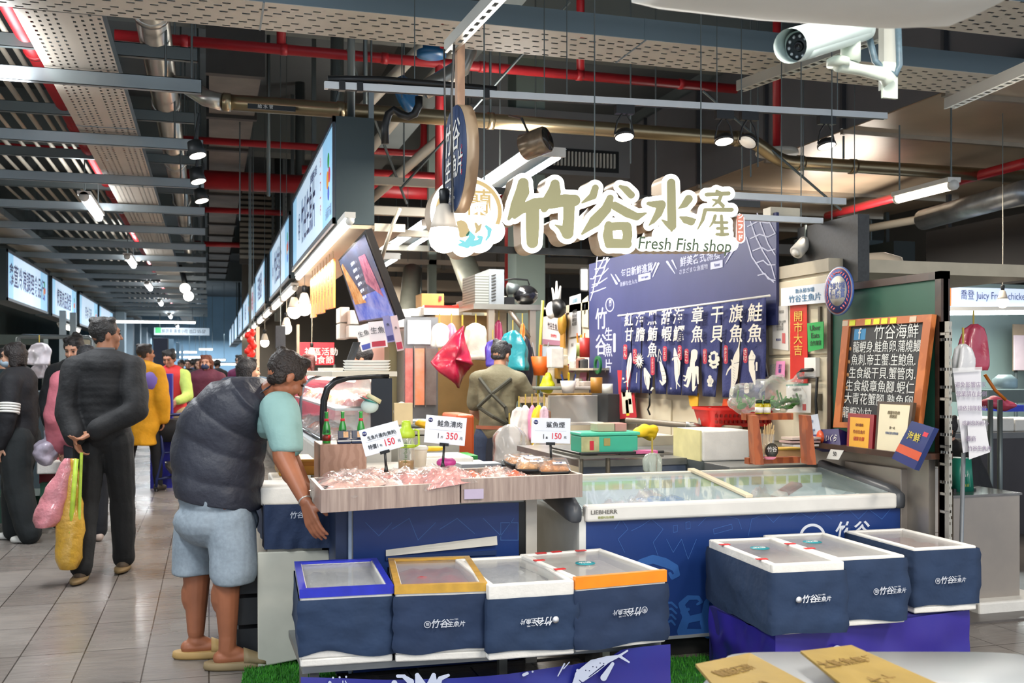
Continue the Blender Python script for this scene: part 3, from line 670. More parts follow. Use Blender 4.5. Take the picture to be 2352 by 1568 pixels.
# ================================================================ THE FISH STALL
NAVY = M('#223654', .85, 0, .12, 6, .45, bscale=11); NAVYD = M('#203250', .85, 0, .14, 6, .45, bscale=9)
STY = M('#e6e3dc', .6, 0, .05, 12, .12, bscale=60); LOGO = M('#c9cdd6', .6, 0, 0); FILM = glass('#dfe4e6', .3, .06)
STAIN = M('#9c9990', .35, .7, .15, 4); PURP = M('#2c2a86', .32, 0, .18, 2.5)
def pbox(px0, py0, px1, py1, Y, dy):
 a, b = onY(px0, py0, Y), onY(px1, py1, Y); zs = sorted((a.z, onY(px0, py1, Y).z * .5 + b.z * .5))
 za = (a.z + onY(px1, py0, Y).z) / 2
 return (a.x, Y, zs[0]), (b.x, Y + dy, za)
def sbox(name, px0, py0, px1, py1, Y, dy, m, label, cat, group=None, w=.004):
 a, b = pbox(px0, py0, px1, py1, Y, dy); o = solo(name, MB().box(a, b), m, label, cat, group); bev(o, w); return o
# ---------------- big illuminated sign (plane facing the photographer)
YS = 5.2
sg = thing('shop_sign', 'big glowing white sign with olive brush characters and a round emblem above the stall', 'sign', onY(1400, 500, YS))
to3 = lambda x, y: onY(x, y, YS)
def S(*p): return list(p)
C1 = lambda x, y, r: (960 + x / 5.6, 380 + y / 5.6, r / 5.6)      # strokes read from the two enlargements
C2 = lambda x, y, r: (1340 + x / 5.6, 380 + y / 5.6, r / 5.6)
tk = [[C1(1350, 230, 70), C1(1340, 340, 90), C1(1260, 520, 75), C1(1165, 690, 20)], [C1(1240, 660, 30), C1(1330, 560, 62), C1(1500, 500, 80), C1(1620, 480, 70)],
   [C1(1470, 520, 85), C1(1470, 800, 85), C1(1468, 990, 75)], [C1(1760, 240, 60), C1(1750, 340, 85), C1(1680, 450, 80), C1(1620, 560, 45)],
   [C1(1700, 480, 80), C1(1880, 450, 80), C1(2010, 450, 75)], [C1(1940, 480, 75), C1(1935, 700, 72), C1(1920, 870, 78)], [C1(1910, 870, 70), C1(1830, 800, 30), C1(1760, 765, 8)]]
gu = [[C2(150, 290, 45), C2(120, 390, 50), C2(-20, 480, 12)], [C2(470, 270, 22), C2(540, 310, 45), C2(610, 380, 48)], [C2(340, 420, 45), C2(290, 560, 65), C2(140, 720, 75), C2(-20, 880, 15)],
   [C2(400, 520, 55), C2(560, 610, 60), C2(680, 660, 50), C2(800, 615, 12)],
   [C2(320, 760, 45), C2(310, 900, 65), C2(330, 1010, 60)], [C2(320, 790, 58), C2(440, 780, 52), C2(560, 780, 52)], [C2(550, 800, 68), C2(565, 900, 62), C2(540, 1020, 58)], [C2(330, 1000, 62), C2(430, 1005, 60), C2(560, 1010, 58)]]
sh = [[C2(1125, 225, 55), C2(1130, 600, 58), C2(1135, 780, 55), C2(1130, 840, 15)], [C2(1120, 790, 40), C2(1060, 740, 30), C2(1005, 700, 8)],
   [C2(830, 490, 25), C2(900, 500, 42), C2(1000, 500, 55)], [C2(1000, 510, 55), C2(960, 620, 50), C2(890, 720, 30), C2(840, 770, 8)],
   [C2(1350, 430, 52), C2(1300, 500, 45), C2(1220, 555, 8)], [C2(1240, 665, 12), C2(1310, 700, 48), C2(1380, 720, 52), C2(1440, 695, 10)]]
ch = [[C2(1710, 330, 18), C2(1750, 350, 22)], [C2(1580, 375, 26), C2(1700, 370, 26), C2(1860, 360, 28)], [C2(1770, 380, 22), C2(1740, 450, 24), C2(1660, 525, 10)], [C2(1660, 440, 12), C2(1730, 460, 22), C2(1790, 520, 24)],
   [C2(1560, 570, 22), C2(1740, 570, 26), C2(1900, 570, 28)], [C2(1560, 580, 26), C2(1530, 700, 22), C2(1465, 820, 7)], [C2(1690, 650, 22), C2(1670, 720, 20), C2(1620, 790, 7)],
   [C2(1690, 735, 20), C2(1840, 735, 20)], [C2(1770, 650, 20), C2(1780, 880, 24)], [C2(1720, 810, 20), C2(1840, 808, 20)], [C2(1710, 885, 18), C2(1780, 890, 24), C2(1850, 885, 20)]]
CUTg = [[C2(400, 860, 10), C2(490, 860, 10)], [C2(400, 885, 14), C2(490, 885, 14)], [C2(405, 915, 12), C2(480, 920, 12)]]
allst = tk + gu + sh + ch
pl = [[C2(760 + 95 * i, 1010, 95)] for i in range(13)] + [[C2(1000, 900, 120), C2(1800, 960, 120)], [C2(2020, 690, 50), C2(2020, 940, 60)]]
emb = [[(1072, 487, 84)], [(1100, 545, 36)], [(1130, 530, 30)], [(1065, 560, 30)], [C1(1100, 700, 30), C1(1250, 690, 40)]]
SIGNW = M('#fffdf8', .4, 0, 0, emit=2.6); SIGNS = M('#cbb69c', .45, .1, .06, 3)
f1 = strokes_fn(allst, 62 / 5.6); f2 = strokes_fn(pl, 0); f3 = strokes_fn(emb, 0)
fall = lambda X, Y: np.minimum(np.minimum(f1(X, Y), f2(X, Y)), f3(X, Y))
v2, fc = sdf(fall, 970, 1740, 380, 600, 1.5)
nS = V((0, -1, 0))
plate('lit_letter_case', v2, fc, to3, nS, .14, [SIGNW, SIGNS], sg)
OLV = M('#a39f78', .6, 0, .04, 3, emit=.28)  # slight glow added to lift the olive against the bright case
fo = strokes_fn(allst, 0); fh = strokes_fn(CUTg, 0)
v2, fc = sdf(lambda X, Y: np.maximum(fo(X, Y), -fh(X, Y)), 1150, 1690, 400, 570, 1.0)
plate('brush_characters', v2, fc, lambda x, y: to3(x, y) + nS * .006, nS, .004, OLV, sg)
sc = dep(to3(1500, 560)) / FP
text('Fresh Fish shop', 40 * sc, M('#5f7257', .6, 0, 0), sg, to3(1572, 563) + nS * .004, ital=.15, xs=.95, off=.012)
art('seal', [[C2(2010, 670, 45), C2(2010, 940, 48)]], to3, nS, M('#ee9a83', .6, 0, 0), sg, .8, lift=.006)
text('シ\nー\nフ\nー\nド', 15 * sc, SIGNW, sg, to3(1699, 522) + nS * .008, ls=.85)
CRM = M('#cdb27a', .6, 0, 0, emit=.35)
cr = strokes_fn([[(1076, 487, 76)]]); ci = strokes_fn([[(1076, 487, 67)]]); cb = strokes_fn([[(1085, 560, 48)], [(1140, 540, 25)]])
v2, fc = sdf(lambda X, Y: np.maximum(np.maximum(cr(X, Y), -ci(X, Y)), -cb(X, Y)), 990, 1160, 400, 575, 1.2); plate('emblem_ring', v2, fc, lambda x, y: to3(x, y) + nS * .005, nS, .003, CRM, sg)
art('emblem_fish', [[(1040, 520, 10), (1058, 522, 16), (1066, 532, 12), (1060, 538, 8)], [(1092, 514, 3), (1097, 524, 5)], [(1104, 516, 2), (1098, 526, 5), (1092, 534, 2)]], to3, nS, M('#dcc58f', .6, 0, 0), sg, .8, lift=.006)
art('emblem_wave', [[(1055, 562, 3), (1072, 562, 8), (1084, 545, 7), (1078, 535, 4), (1073, 540, 3)], [(1084, 560, 7), (1100, 556, 6), (1105, 546, 4), (1098, 544, 3)], [(1116, 520, 3), (1124, 528, 5), (1122, 542, 3), (1116, 551, 2)], [(1056, 552, 2), (1064, 556, 3)]], to3, nS, M('#7fcfd6', .6, 0, 0, emit=.3), sg, .7, lift=.006)
text('蘭', 62 * sc, CRM, sg, to3(1100, 470) + nS * .004, off=.01)
bm = MB(); a, b = to3(1000, 560), to3(1400, 560); bm.box((a.x, YS + .145, a.z - .018), (b.x + .1, YS + .17, a.z + .018)); c = to3(1100, 425); bm.box((a.x + .2, YS + .145, c.z - .018), (b.x + 1.0, YS + .13, c.z + .018))
part('carrier_beam', bm, DARK, sg)
for px in (1130, 1390, 1640): p = to3(px, 430); part('hanger', MB().tube([(p.x, YS + .16, p.z), (p.x, YS + .16, 3.62)], .004, 6), GALVD, sg)
p = to3(1400, 480); area((p.x + .1, YS - .12, p.z), 1.9, .4, 22, (1, .97, .9), (-PI / 2, 0, 0), 'sign_light')
p1 = W(1700, 452, 6.3); p2 = W(1860, 512, 6.4)
solo('sign_beam', MB().box((to3(1690, 450).x, 5.6, p1.z - .02), (to3(1690, 450).x + 1.0, 5.64, p1.z + .02)), M('#b9bcbd', .4, .5), 'grey square tube running right from behind the lit characters, upper one', 'bar')
solo('sign_beam', MB().box((to3(1720, 450).x, 5.6, p2.z + .0), (to3(1720, 450).x + .75, 5.64, p2.z + .035)), M('#c9cccd', .4, .5), 'grey square tube running right from behind the seal mark, lower one', 'bar')
# ---------------- round wooden sign seen edge on
rs = thing('round_sign', 'round dark blue wooden sign seen nearly edge on hanging above a bulb', 'sign', (.92, 3.9, 2.0))
ctr = V((.92, 3.9, 2.245)); R_ = .208
part('sign_disc', MB().lathe([(R_, -.046), (R_, .0)], ctr, 48, (-1, 0, 0)), wood('#a08a70', '#846c54', 3), rs)
sfc = part('sign_face', MB().lathe([(R_ - .002, 0), (R_ - .004, .004), (.001, .004)], ctr, 48, (-1, 0, 0)), M('#24395f', .55, 0, .15, 8), rs)
f0 = ctr + V((-.005, 0, 0))
text('竹谷', .13, WHT, sfc, f0 + V((0, .02, .075)), (0, -1, 0), off=.008, ital=.2); text('生魚片', .1, WHT, sfc, f0 + V((0, -.01, -.04)), (0, -1, 0), off=.006, ital=.2)
text('Fresh', .055, WHT, sfc, f0 + V((0, .04, -.115)), (0, -1, 0)); text('Fish shop', .03, WHT, sfc, f0 + V((0, .03, -.152)), (0, -1, 0)); text('シ\nー\nフ\nー\nド', .024, REDI, sfc, f0 + V((0, -.145, -.03)), (0, -1, 0))
part('wooden_strap', MB().box((.925, 3.87, 2.44), (.955, 3.91, 2.69)), wood('#a87a54', '#8a5f3c', 3), rs)
part('wire', MB().tube([(.89, 3.8, 2.02), (.885, 3.8, 2.45), (.9, 3.81, 2.7)], .005, 6), BLK, rs)
def bulb(label, px, py, d, s=1.0, cord=None, emit=14, pw=9, grp=None):
 """py is the row of the middle of the glass globe"""
 g = W(px, py, d); t = thing('light_bulb', label, 'bulb', g, grp)
 part('globe', MB().lathe([(.001, -.062 * s), (.03 * s, -.055 * s), (.052 * s, -.035 * s), (.06 * s, -.005 * s), (.058 * s, .02 * s), (.054 * s, .035 * s)], g, 20), M('#fff1dc', .4, 0, 0, emit=emit), t)
 part('bulb_neck', MB().lathe([(.055 * s, .035 * s), (.05 * s, .055 * s), (.03 * s, .12 * s), (.02 * s, .13 * s)], g, 20), M('#d9cdbd', .5), t)
 part('socket', MB().lathe([(.017 * s, .128 * s), (.02 * s, .15 * s), (.023 * s, .18 * s), (.016 * s, .19 * s)], g, 12), BLK, t)
 if cord: part('cord', MB().tube([g + V((0, 0, .185 * s)), g + V((.004, 0, .185 * s + cord * .5)), g + V((0, 0, .185 * s + cord))], .004, 6), BLK if px > 900 and px < 1100 else CREAMC, t)
 if pw: point(g - V((0, 0, .1)), pw, (1, .82, .6), .06)
 return t
bulb('big bare LED bulb on a black cord in front of the round emblem', 1020, 545, 4.0, 1.0, .55, 12, 10)
# strut rails under the trays
def strut(label, a, b, w=.042, h=.045):
 a, b = V(a), V(b); d = b - a; L = d.length; q = d.normalized().to_track_quat('Y', 'Z').to_matrix()
 t = thing('strut_channel', label, 'channel rail', (a + b) / 2)
 mb = MB(); o = (a + b) / 2
 mb.box((-w / 2, -L / 2, -h / 2), (-w / 2 + .003, L / 2, h / 2), q, o); mb.box((w / 2 - .003, -L / 2, -h / 2), (w / 2, L / 2, h / 2), q, o)
 part('channel', mb, M('#c3c3bc', .35, .6, .08, 2), t)
 n = int(L / .07); sl = MB()
 for k in range(n):
  y = -L / 2 + k * L / n; sl.box((-w / 2, y, -h / 2 - .002), (w / 2, y + L / n * .4, -h / 2 + .002), q, o)
  for s in (-1, 1): sl.box((s * w * .5 - (.013 if s > 0 else 0), y + L / n * .4, -h / 2 - .002), (s * w * .5 + (.013 if s < 0 else 0), y + L / n, -h / 2 + .002), q, o)
 part('slotted_web', sl, M('#dad9d2', .35, .5, .05, 2), t); return t
strut('slotted steel rail hanging over the round sign', W(1215, -90, 3.1), W(1032, 108, 4.02))
strut('slotted steel rail hidden behind the surveillance camera', W(2040, 72, 6.1), W(1700, 198, 7.3), .07, .07)
strut('slotted steel rail at the upper right corner of the hall', W(2480, 105, 4.7), W(2180, 238, 6.0), .06, .06)
# ---------------- track lighting
tl = thing('track_rail', 'long white lighting track crossing in front of the brown pipe', 'lighting track', W(1400, 232, 6.2))
A_, B_ = W(745, 196, 5.74), W(2035, 267, 6.78); d_ = (B_ - A_).normalized(); q_ = d_.to_track_quat('X', 'Z').to_matrix()
part('track', MB().box((0, -.018, -.02), ((B_ - A_).length, .018, .02), q_, A_), M('#d7dbdd', .4, .2, .03), tl)
part('track_slot', MB().box((.02, -.008, -.023), ((B_ - A_).length - .02, .008, -.02), q_, A_), DARK, tl)
hose = [A_ + d_ * .02 + V((0, 0, .035)), A_ + d_ * .3 + V((0, 0, .05)), A_ + d_ * .7 + V((0, 0, .04)), A_ + d_ * 1.0 + V((0, 0, .03))]
part('black_hose', MB().tube(hose, .022, 10), BLK, tl)
for k in (.08, .18, .92): part('tape_band', MB().box((k, -.022, -.026), (k + .035, .022, .026), q_, A_), BLK, tl)
for px in (925, 1200, 1250, 1600, 1660, 1905): p = A_ + d_ * ((px - 745) / 1290 * (B_ - A_).length); part('hanger', MB().tube([p, (p.x, p.y, 5.7)], .0035, 6), GALVD, tl)
solo('corrugated_hose', MB().tube([W(885, 330, 7.2), W(884, 290, 7.2), W(892, 262, 7.2), W(905, 252, 7.2), W(920, 262, 7.2), W(938, 268, 7.2), W(952, 262, 7.2), W(962, 242, 7.2), W(962, 222, 7.2)], .028, 12), BLK, 'looping black corrugated cable hose below the track', 'hose')
def tracklight(label, px, lit, tilt=0.):
 t0 = (px - 745) / 1290; p = A_ + d_ * (t0 * (B_ - A_).length); t = thing('track_spotlight', label, 'spotlight', p, 'spotlights on the white track')
 part('driver_box', MB().box((-.06, -.02, -.075), (.06, .02, -.023), q_, p), BLK, t)
 h = p + V((0, 0, -.2)); ax = V((math.sin(tilt), -.25, -1)).normalized()
 lh = part('lamp_head', MB().lathe([(.02, -.03), (.045, -.025), (.06, .0), (.062, .018), (.054, .018)], h, 20, ax), BLK, t)
 part('lens', MB().lathe([(.055, .0185), (.001, .019)], h, 20, ax), M('#fff4e2', .4, 0, 0, emit=16 if lit else .3), lh)
 for s in (-1, 1): part('bracket', MB().tube([p + V((0, 0, -.07)) + d_ * s * .01, p + V((0, 0, -.12)) + d_ * s * .045, h + d_ * s * .063], .006, 6), BLK, t)
 if lit:
  l = bpy.data.lights.new('spot_light', 'SPOT'); l.energy = 60; l.spot_size = 1.5; l.spot_blend = .7; l.color = (1, .9, .75); l.shadow_soft_size = .05
  o = bpy.data.objects.new('spot_light', l); C.objects.link(o); o.location = h + ax * .03; o.rotation_euler = ax.to_track_quat('-Z', 'Y').to_euler()
for px, lit, tilt, s in ((1380, 1, 0, 'lit, nearest the round sign'), (1617, 1, 0, 'lit, second from the left'), (1678, 0, -.7, 'turned aside, third from the left'), (1876, 1, .1, 'lit, rightmost on the track')):
 tracklight('black spotlight on the white track, ' + s, px, lit, tilt)
for px, py, Z, s, nm in ((452, 350, 8.2, 1.2, 'uppermost'), (454, 410, 9.2, 1.1, 'middle'), (462, 455, 10.2, 1.05, 'lowest')):
 p = W(px, py, Z); t = thing('ceiling_spotlight', 'dark drum spotlight at the aisle bar ends, %s of the three' % nm, 'spotlight', p); ax = V((.25, -.2, -1)).normalized()
 part('lamp_drum', MB().lathe([(.03, -.1), (.055, -.09), (.072, .03), (.065, .03)], p, 18, ax), DARK, t)
 part('lens', MB().lathe([(.064, .031), (.001, .032)], p, 18, ax), M('#fff4e2', .4, 0, 0, emit=9), t)
 part('bracket', MB().tube([p - ax * .08, (p.x + .02, p.y, p.z + .3), (p.x + .02, p.y, 3.48)], .012, 6), DARK, t)
for px, py, Z, nm in ((425, 662, 22, 'upper'), (433, 680, 22.6, 'lower')):
 p = W(px, py, Z); t = thing('ceiling_spotlight', 'far glowing spotlight over the aisle, %s of the pair' % nm, 'spotlight', p)
 part('lens', MB().ball(p, .11), M('#fff4e2', .4, 0, 0, emit=8), t); part('bracket', MB().tube([p, p + V((-.1, 0, .5))], .04, 8), DARK, t)
p = W(1228, 330, 7.6); t = thing('wrapped_lamp', 'old drum lamp wrapped in film hanging from the brown pipe', 'lamp', p); ax = V((.75, -.75, .25)).normalized()
part('lamp_drum', MB().lathe([(.09, -.1), (.1, -.09), (.1, .1), (.09, .11)], p, 22, ax), M('#8c7a66', .25, .4, .3, 12), t); part('lamp_glass', MB().lathe([(.09, .112), (.001, .113)], p, 22, ax), M('#3a3734', .15, .3), t)
part('hook', MB().tube([p - V((.05, 0, -.08)), p + V((-.1, 0, .18)), p + V((-.02, .6, .35))], .01, 6), BLK, t)
# ---------------- surveillance camera
cc = thing('surveillance_camera', 'white bullet surveillance camera with a ring of infrared lamps on a wall arm', 'camera', W(1900, 120, 3.2))
F0, B0 = W(1836, 106, 3.05), W(1985, 62, 3.42); ax = (F0 - B0).normalized(); q = ax.to_track_quat('Y', 'Z').to_matrix(); L = (F0 - B0).length
CW = M('#cfe0dd', .35, 0, .03, 4)
part('camera_housing', MB().loft([(B0 + ax * t_ * L, q @ V((r, 0, 0)), q @ V((0, 0, r))) for t_, r in ((0, .034), (.03, .044), (.2, .045), (.9, .045), (1, .045))], 24, p=2.6), CW, cc)
part('sun_hood', MB().loft([(B0 + ax * t_ * L + q @ V((0, 0, .008)), q @ V((.052, 0, 0)), q @ V((0, 0, .05))) for t_ in (.1, .6, 1.12)], 24, cap=False), CW, cc)
lpl = part('lens_plate', MB().lathe([(.041, .002), (.041, .004), (.001, .005)], F0, 24, ax), M('#30343a', .3, .2), cc)
part('lens', MB().lathe([(.017, .005), (.014, .012), (.008, .013), (.001, .009)], F0, 18, ax), M('#0b0d12', .08, .2), lpl)
for k in range(10):
 a = 2 * PI * k / 10; part('infrared_lamp', MB().ball(F0 + ax * .006 + q @ V((.03 * math.cos(a), 0, .03 * math.sin(a))), .0058, 8), M('#b9bcc2', .15, .6), lpl)
text('SAMPO', .03, M('#c03048', .4, 0, 0), cc, B0 + ax * .06 + q @ V((-.046, 0, .024)), -ax, q @ V((.45, 0, .9)), off=.01)
AR = M('#cfdbce', .4, 0, .04); mid = B0 + ax * .12
part('tilt_bracket', MB().tube([mid - V((0, 0, .03)), mid - V((.0, .0, .1))], .032, 14), AR, cc)
part('swivel', MB().lathe([(.036, 0), (.036, .022), (.02, .03)], W(1925, 152, 3.3), 20), AR, cc)
part('wall_arm', MB().tube([W(1925, 148, 3.3), W(1975, 160, 3.35), W(2030, 170, 3.4), W(2045, 190, 3.4)], [.024, .018, .024, .026], 12), AR, cc)
part('foot_plate', MB().box((-.028, -.006, -.07), (.028, .006, .05), None, W(2043, 178, 3.42)), AR, cc)
part('cable_hose', MB().tube([B0 - ax * .02, W(2010, 140, 3.42), W(2035, 165, 3.42), W(2057, 172, 3.42), W(2066, 150, 3.42), W(2062, 40, 3.42)], .011, 10), M('#4e6470', .5, 0, .2, 60), cc)
mp = MB(); a = W(2048, 205, 3.45); mp.box((a.x - .03, a.y, a.z), (a.x + .02, a.y + .03, 3.5)); o = solo('strut_post', mp, M('#bfc1b8', .4, .5, .06), 'upright slotted rail carrying the surveillance camera', 'post')
hb = thing('overhead_casing', 'blurred white casing poking into the top right corner', 'casing', W(1950, -20, 2.2))
part('casing', MB().loft([(W(x, y, 2.2), V((0, 0, hz)), V((CS * 0 + SN * .0, .12, 0))) for x, y, hz in ((1500, -52, .02), (1560, -50, .035), (1800, -46, .06), (2100, -40, .075), (2240, -40, .07), (2290, -50, .03))], 16, p=5), M('#e4e8e4', .5, 0, .03), hb)
# ---------------- banner wall (runs along the aisle direction on the right of the stall)
XB = 3.6; XD = (0, -1, 0); nB = V((-1, 0, 0))
def bx3(px0, px1, z0, z1, th, m, nm, par, X=XB):
 y0, y1 = onX(px0, 800, X).y, onX(px1, 800, X).y; return part(nm, MB().box((X, min(y0, y1), z0), (X + th, max(y0, y1), z1)), m, par)
cw = thing('cold_room', 'cream insulated cold room wall with cupboard doors behind the blue banner', 'cold room', (3.7, 7.4, 0))
CRW = M('#d2c7ad', .5, 0, .06, 1.5)
part('wall_panel', MB().box((3.62, 5.4, 0), (3.75, 11.0, 2.02)), CRW, cw)
part('roof_panel', MB().box((3.6, 5.4, 2.02), (5.2, 11.0, 2.1)), M('#b3aa96', .6), cw)
for y0, y1, z0, z1 in ((5.42, 6.1, .95, 1.5), (6.12, 6.9, .3, 1.18), (6.92, 7.6, .3, .98), (7.62, 8.3, .3, 1.18), (8.32, 9.2, .3, 1.18), (5.42, 6.1, 1.52, 2.0)):
 d = part('door', MB().box((3.603, y0, z0), (3.62, y1, z1)), CRW, cw); bev(d, .006)
 part('handle', MB().box((3.585, y0 + .05, (z0 + z1) / 2 - .05), (3.603, y0 + .07, (z0 + z1) / 2 + .05)), M('#6b6558', .4, .5), d)
solo('wall_vent', MB().box((3.7, 5.25, 1.95), (3.78, 5.9, 2.35)), M('#26282a', .5, 0, .3, 60), 'black ribbed vent box beside the banner and behind the spotlight', 'vent')
bn = thing('wall_banner', 'big blue printed banner with white nets and lettering behind the glowing sign', 'banner', (3.58, 7.7, 1.2))
BAN = mix_mat('#29305e', '#343a6c', 'noise', dict(s=1.2), .5)
za = onX(1783, 487, 3.58).z; yb0, yb1 = onX(1783, 800, 3.58).y, onX(1353, 800, 3.58).y
part('banner_sheet', MB().box((3.58, yb0, 1.72), (3.6, yb1, za)), BAN, bn)
part('banner_sheet', MB().box((3.58, onX(1440, 800, 3.58).y, 1.16), (3.598, yb1, 1.72)), BAN, bn)
pb = lambda x, y: onX(x, y, 3.58)
def btext(s, px, py, hpx, m=None, xs=1.35, off=.01, X=3.58, par=None, ital=0., ls=1.):
 p = onX(px, py, X); return text(s, hpx * dep(p) / FP, m or M('#c9cbd8', .6, 0, 0), par or bn, p, XD, off=off, xs=xs, ital=ital, ls=ls)
BW = M('#b4b8cf', .6, 0, 0)
btext('每日新鮮進貨', 1462, 622, 21, BW, 1.45); btext('新鮮な仕入れ', 1444, 650, 12, BW, 1.4, 0)
btext('鮮美各式漁獲', 1607, 594, 25, BW, 1.35); btext('さまざまな漁獲物', 1592, 619, 13, BW, 1.42, 0)
for px, py, tx in ((1481, 636, 'Fresh Supplies'), (1647, 608, 'Various')):
 a, b = pb(px - 14, py), pb(px + 14, py); part('tag_patch', MB().box((3.576, b.y, b.z - .018), (3.5795, a.y, a.z + .018)), BW, bn); btext(tx, px, py, 9 if px < 1500 else 11, M('#3c4688', .5, 0, 0), .8, 0, 3.576)
nk = M('#b4b8cf', .6, 0, 0)
for st in ([(1404, 629, .8), (1417, 651, 2.5)], [(1414, 630, .8), (1423, 645, 2)], [(1513, 605, 2.6), (1500, 636, .7)], [(1507, 604, 2), (1497, 625, .7)], [(1533, 601, 2.6), (1551, 628, .8)], [(1545, 598, 2), (1555, 618, .7)], [(1684, 575, 2.6), (1667, 605, .7)], [(1677, 573, 2), (1664, 592, .7)]):
 art('ray_mark', [st], pb, nB, nk, bn, .8, lift=.003)
def net(lines, nm):
 art(nm, lines, pb, nB, nk, bn, 1.2, lift=.003)
net([[(1357, 640, 1.3), (1364, 640, 1), (1385, 600, 1.2), (1398, 560, 1.2)], [(1360, 660, 1), (1372, 655, 1.2), (1388, 620, 1.2), (1402, 575, 1.2)]] + [[(1358 + 3 * i, 672 - 18 * i, 1), (1372 + 5 * i, 668 - 18 * i, 1.3), (1392 + 3 * i, 660 - 22 * i, 1)] for i in range(5)] + [[(1356, 690, 1), (1362, 672, 1), (1368, 640, 1), (1374, 570, 1)]], 'net_pattern')
net([[(1722, 500, 1.3), (1735, 540, 1.5), (1752, 575, 1.5), (1772, 608, 1.5), (1781, 640, 1.2)], [(1715, 545, 1.5), (1728, 590, 1.5), (1752, 625, 1.5), (1778, 648, 1.5)]] +
 [[(1740, 490, 1.3), (1750, 520, 1.4), (1765, 560, 1.5), (1781, 585, 1.3)], [(1758, 488, 1.3), (1768, 510, 1.4), (1781, 535, 1.3)]] +
 [[(1718 + 6 * i, 520 + 28 * i, 1.3), (1742 + 4 * i, 508 + 30 * i, 1.5), (1765, 512 + 32 * i, 1.4), (1781, 500 + 36 * i, 1.2)] for i in range(5)], 'net_pattern')
art('round_mark', [[(1401, 700, 16)]], lambda x, y: pb(1401 + (x - 1401) * .62, y), nB, nk, bn, .8, lift=.002, cut=[[(1401, 700, 13.5)]])
btext('蘭', 1402, 697, 16, nk, 1.1); btext('竹\n谷', 1381, 765, 52, nk, 1.45, .012, ls=1.15); btext('生\n魚\n片', 1398, 806, 33, nk, 1.5, .012, ls=1.1)
art('seal_bar', [[(1412, 768, 3), (1412, 806, 3)]], pb, nB, nk, bn, .8, lift=.003)
# ---------------- noren curtain
nr = thing('noren_curtain', 'short blue split curtain with white fish names and sea creatures hanging below the banner', 'curtain', (3.52, 7.2, 1.25))
XN = 3.53; NOR = M('#2a3163', .85, 0, .08, 5, .2, bscale=60)
cols = [1425, 1450, 1476, 1505, 1534, 1566, 1609, 1655, 1700, 1752]
bnd = [1427, 1450, 1475, 1505, 1535, 1567, 1609, 1656, 1701, 1762]
zt = onX(1762, 683, XN).z; zb = onX(1700, 914, XN).z; rr = random.Random(3)
for i in range(9):
 y0, y1 = onX(bnd[i], 800, XN).y, onX(bnd[i + 1], 800, XN).y; vs = []; fs = []; nu, nv = 8, 12; sl = .028
 for j in range(nv + 1):
  v = j / nv; z = zt + (zb - zt) * v
  for k in range(nu + 1):
   u = k / nu; gap = .0 if v < .5 else (v - .5) * 2 * sl * (1 if 2 <= i else .6)
   yy = y0 - gap + (y1 - y0 + 2 * gap) * u
   xx = XN - (.0 + .018 * max(0, v - .4) * (1 + math.sin(u * PI * 1.3 + i * 1.7))) + .008 * math.sin(u * 9 + i + v * 2)
   vs.append((xx, yy, z))
 for j in range(nv):
  for k in range(nu): a = j * (nu + 1) + k; fs.append((a, a + 1, a + nu + 2, a + nu + 1))
 m_ = MB(); m_.add(vs, fs, True); o = part('curtain_strip', m_, NOR, nr); sm_ = o.modifiers.new('s', 'SOLIDIFY'); sm_.thickness = .003
part('curtain_rod', MB().tube([(XN, onX(1420, 800, XN).y, zt + .01), (XN, onX(1768, 800, XN).y, zt + .01)], .008, 8), WHT, nr)
NW = M('#cfcbbd', .7, 0, 0); XT = XN - .04
names = ['紅\n甘', '海\n膽', '黑\n鮪\n魚', '甜\n蝦', '海\n鱺', '章\n魚', '干\n貝', '旗\n魚', '鮭\n魚']; nx = [1444, 1470, 1498, 1530, 1558, 1601, 1646, 1690, 1733]
kan = ['かん', 'うに', 'クロマグロ', 'サエビ', 'スギ', 'たこ', 'ほたて', 'めかじき', 'さけ']; kp = [(1436, 808), (1458, 818), (1499, 840), (1527, 812), (1561, 810), (1577, 818), (1619, 818), (1667, 814), (1712, 816)]
for i, s in enumerate(names):
 n = s.count('\n') + 1; h = 33 + 10 * i / 8 + (2 if i > 4 else 0); top = 731 - 15 * i / 8
 p = onX(nx[i], top - h / 2 + n * h / 2 + 6, XT); text(s, h * dep(p) / FP, NW, nr, p, XD, xs=1.5 if i > 4 else 1.55, off=.012, ls=1.05, ital=.12)
 kx, ky = kp[i]; ln = len(kan[i]); kh = 34 if ln < 4 else 42
 art('seal_patch', [[(kx, ky - kh / 2 + 4, 4.5), (kx, ky + kh / 2 - 4, 4.5)]], lambda x, y: onX(x, y, XT + .002), nB, M('#a8293f', .7, 0, 0), nr, 1, lift=0)
 p = onX(kx, ky, XT - .001); text('\n'.join(kan[i]), kh * .8 / ln * dep(p) / FP, NW, nr, p, XD, xs=1.4, ls=1.0)
q4 = lambda x, y: (1400 + x / 5.88, 680 + y / 5.88)
def cr_(nm, sts, cut=None):
 f = lambda st: [(*q4(x, y), r / 5.88) for x, y, r in st]
 art(nm, [f(s) for s in sts], lambda x, y: onX(x, y, XT), nB, NW, nr, .55, lift=0, cut=[f(s) for s in cut] if cut else None)
cr_('fish_drawing', [[(285, 770, 6), (275, 850, 26), (262, 960, 30), (250, 1080, 20), (245, 1140, 8), (245, 1220, 6)], [(245, 1145, 8), (195, 1165, 6)], [(185, 1112, 14)]], [[(268, 860, 3), (250, 1080, 2)]])
cr_('urchin_drawing', [[(400, 870, 38)]] + [[(400, 870, 10), (400 + 62 * math.cos(a), 870 + 105 * math.sin(a), 2)] for a in np.arange(0, 6.28, .42)] + [[(370, 1030, 3), (360, 1170, 3)]], [[(395, 860, 6), (405, 900, 6)]])
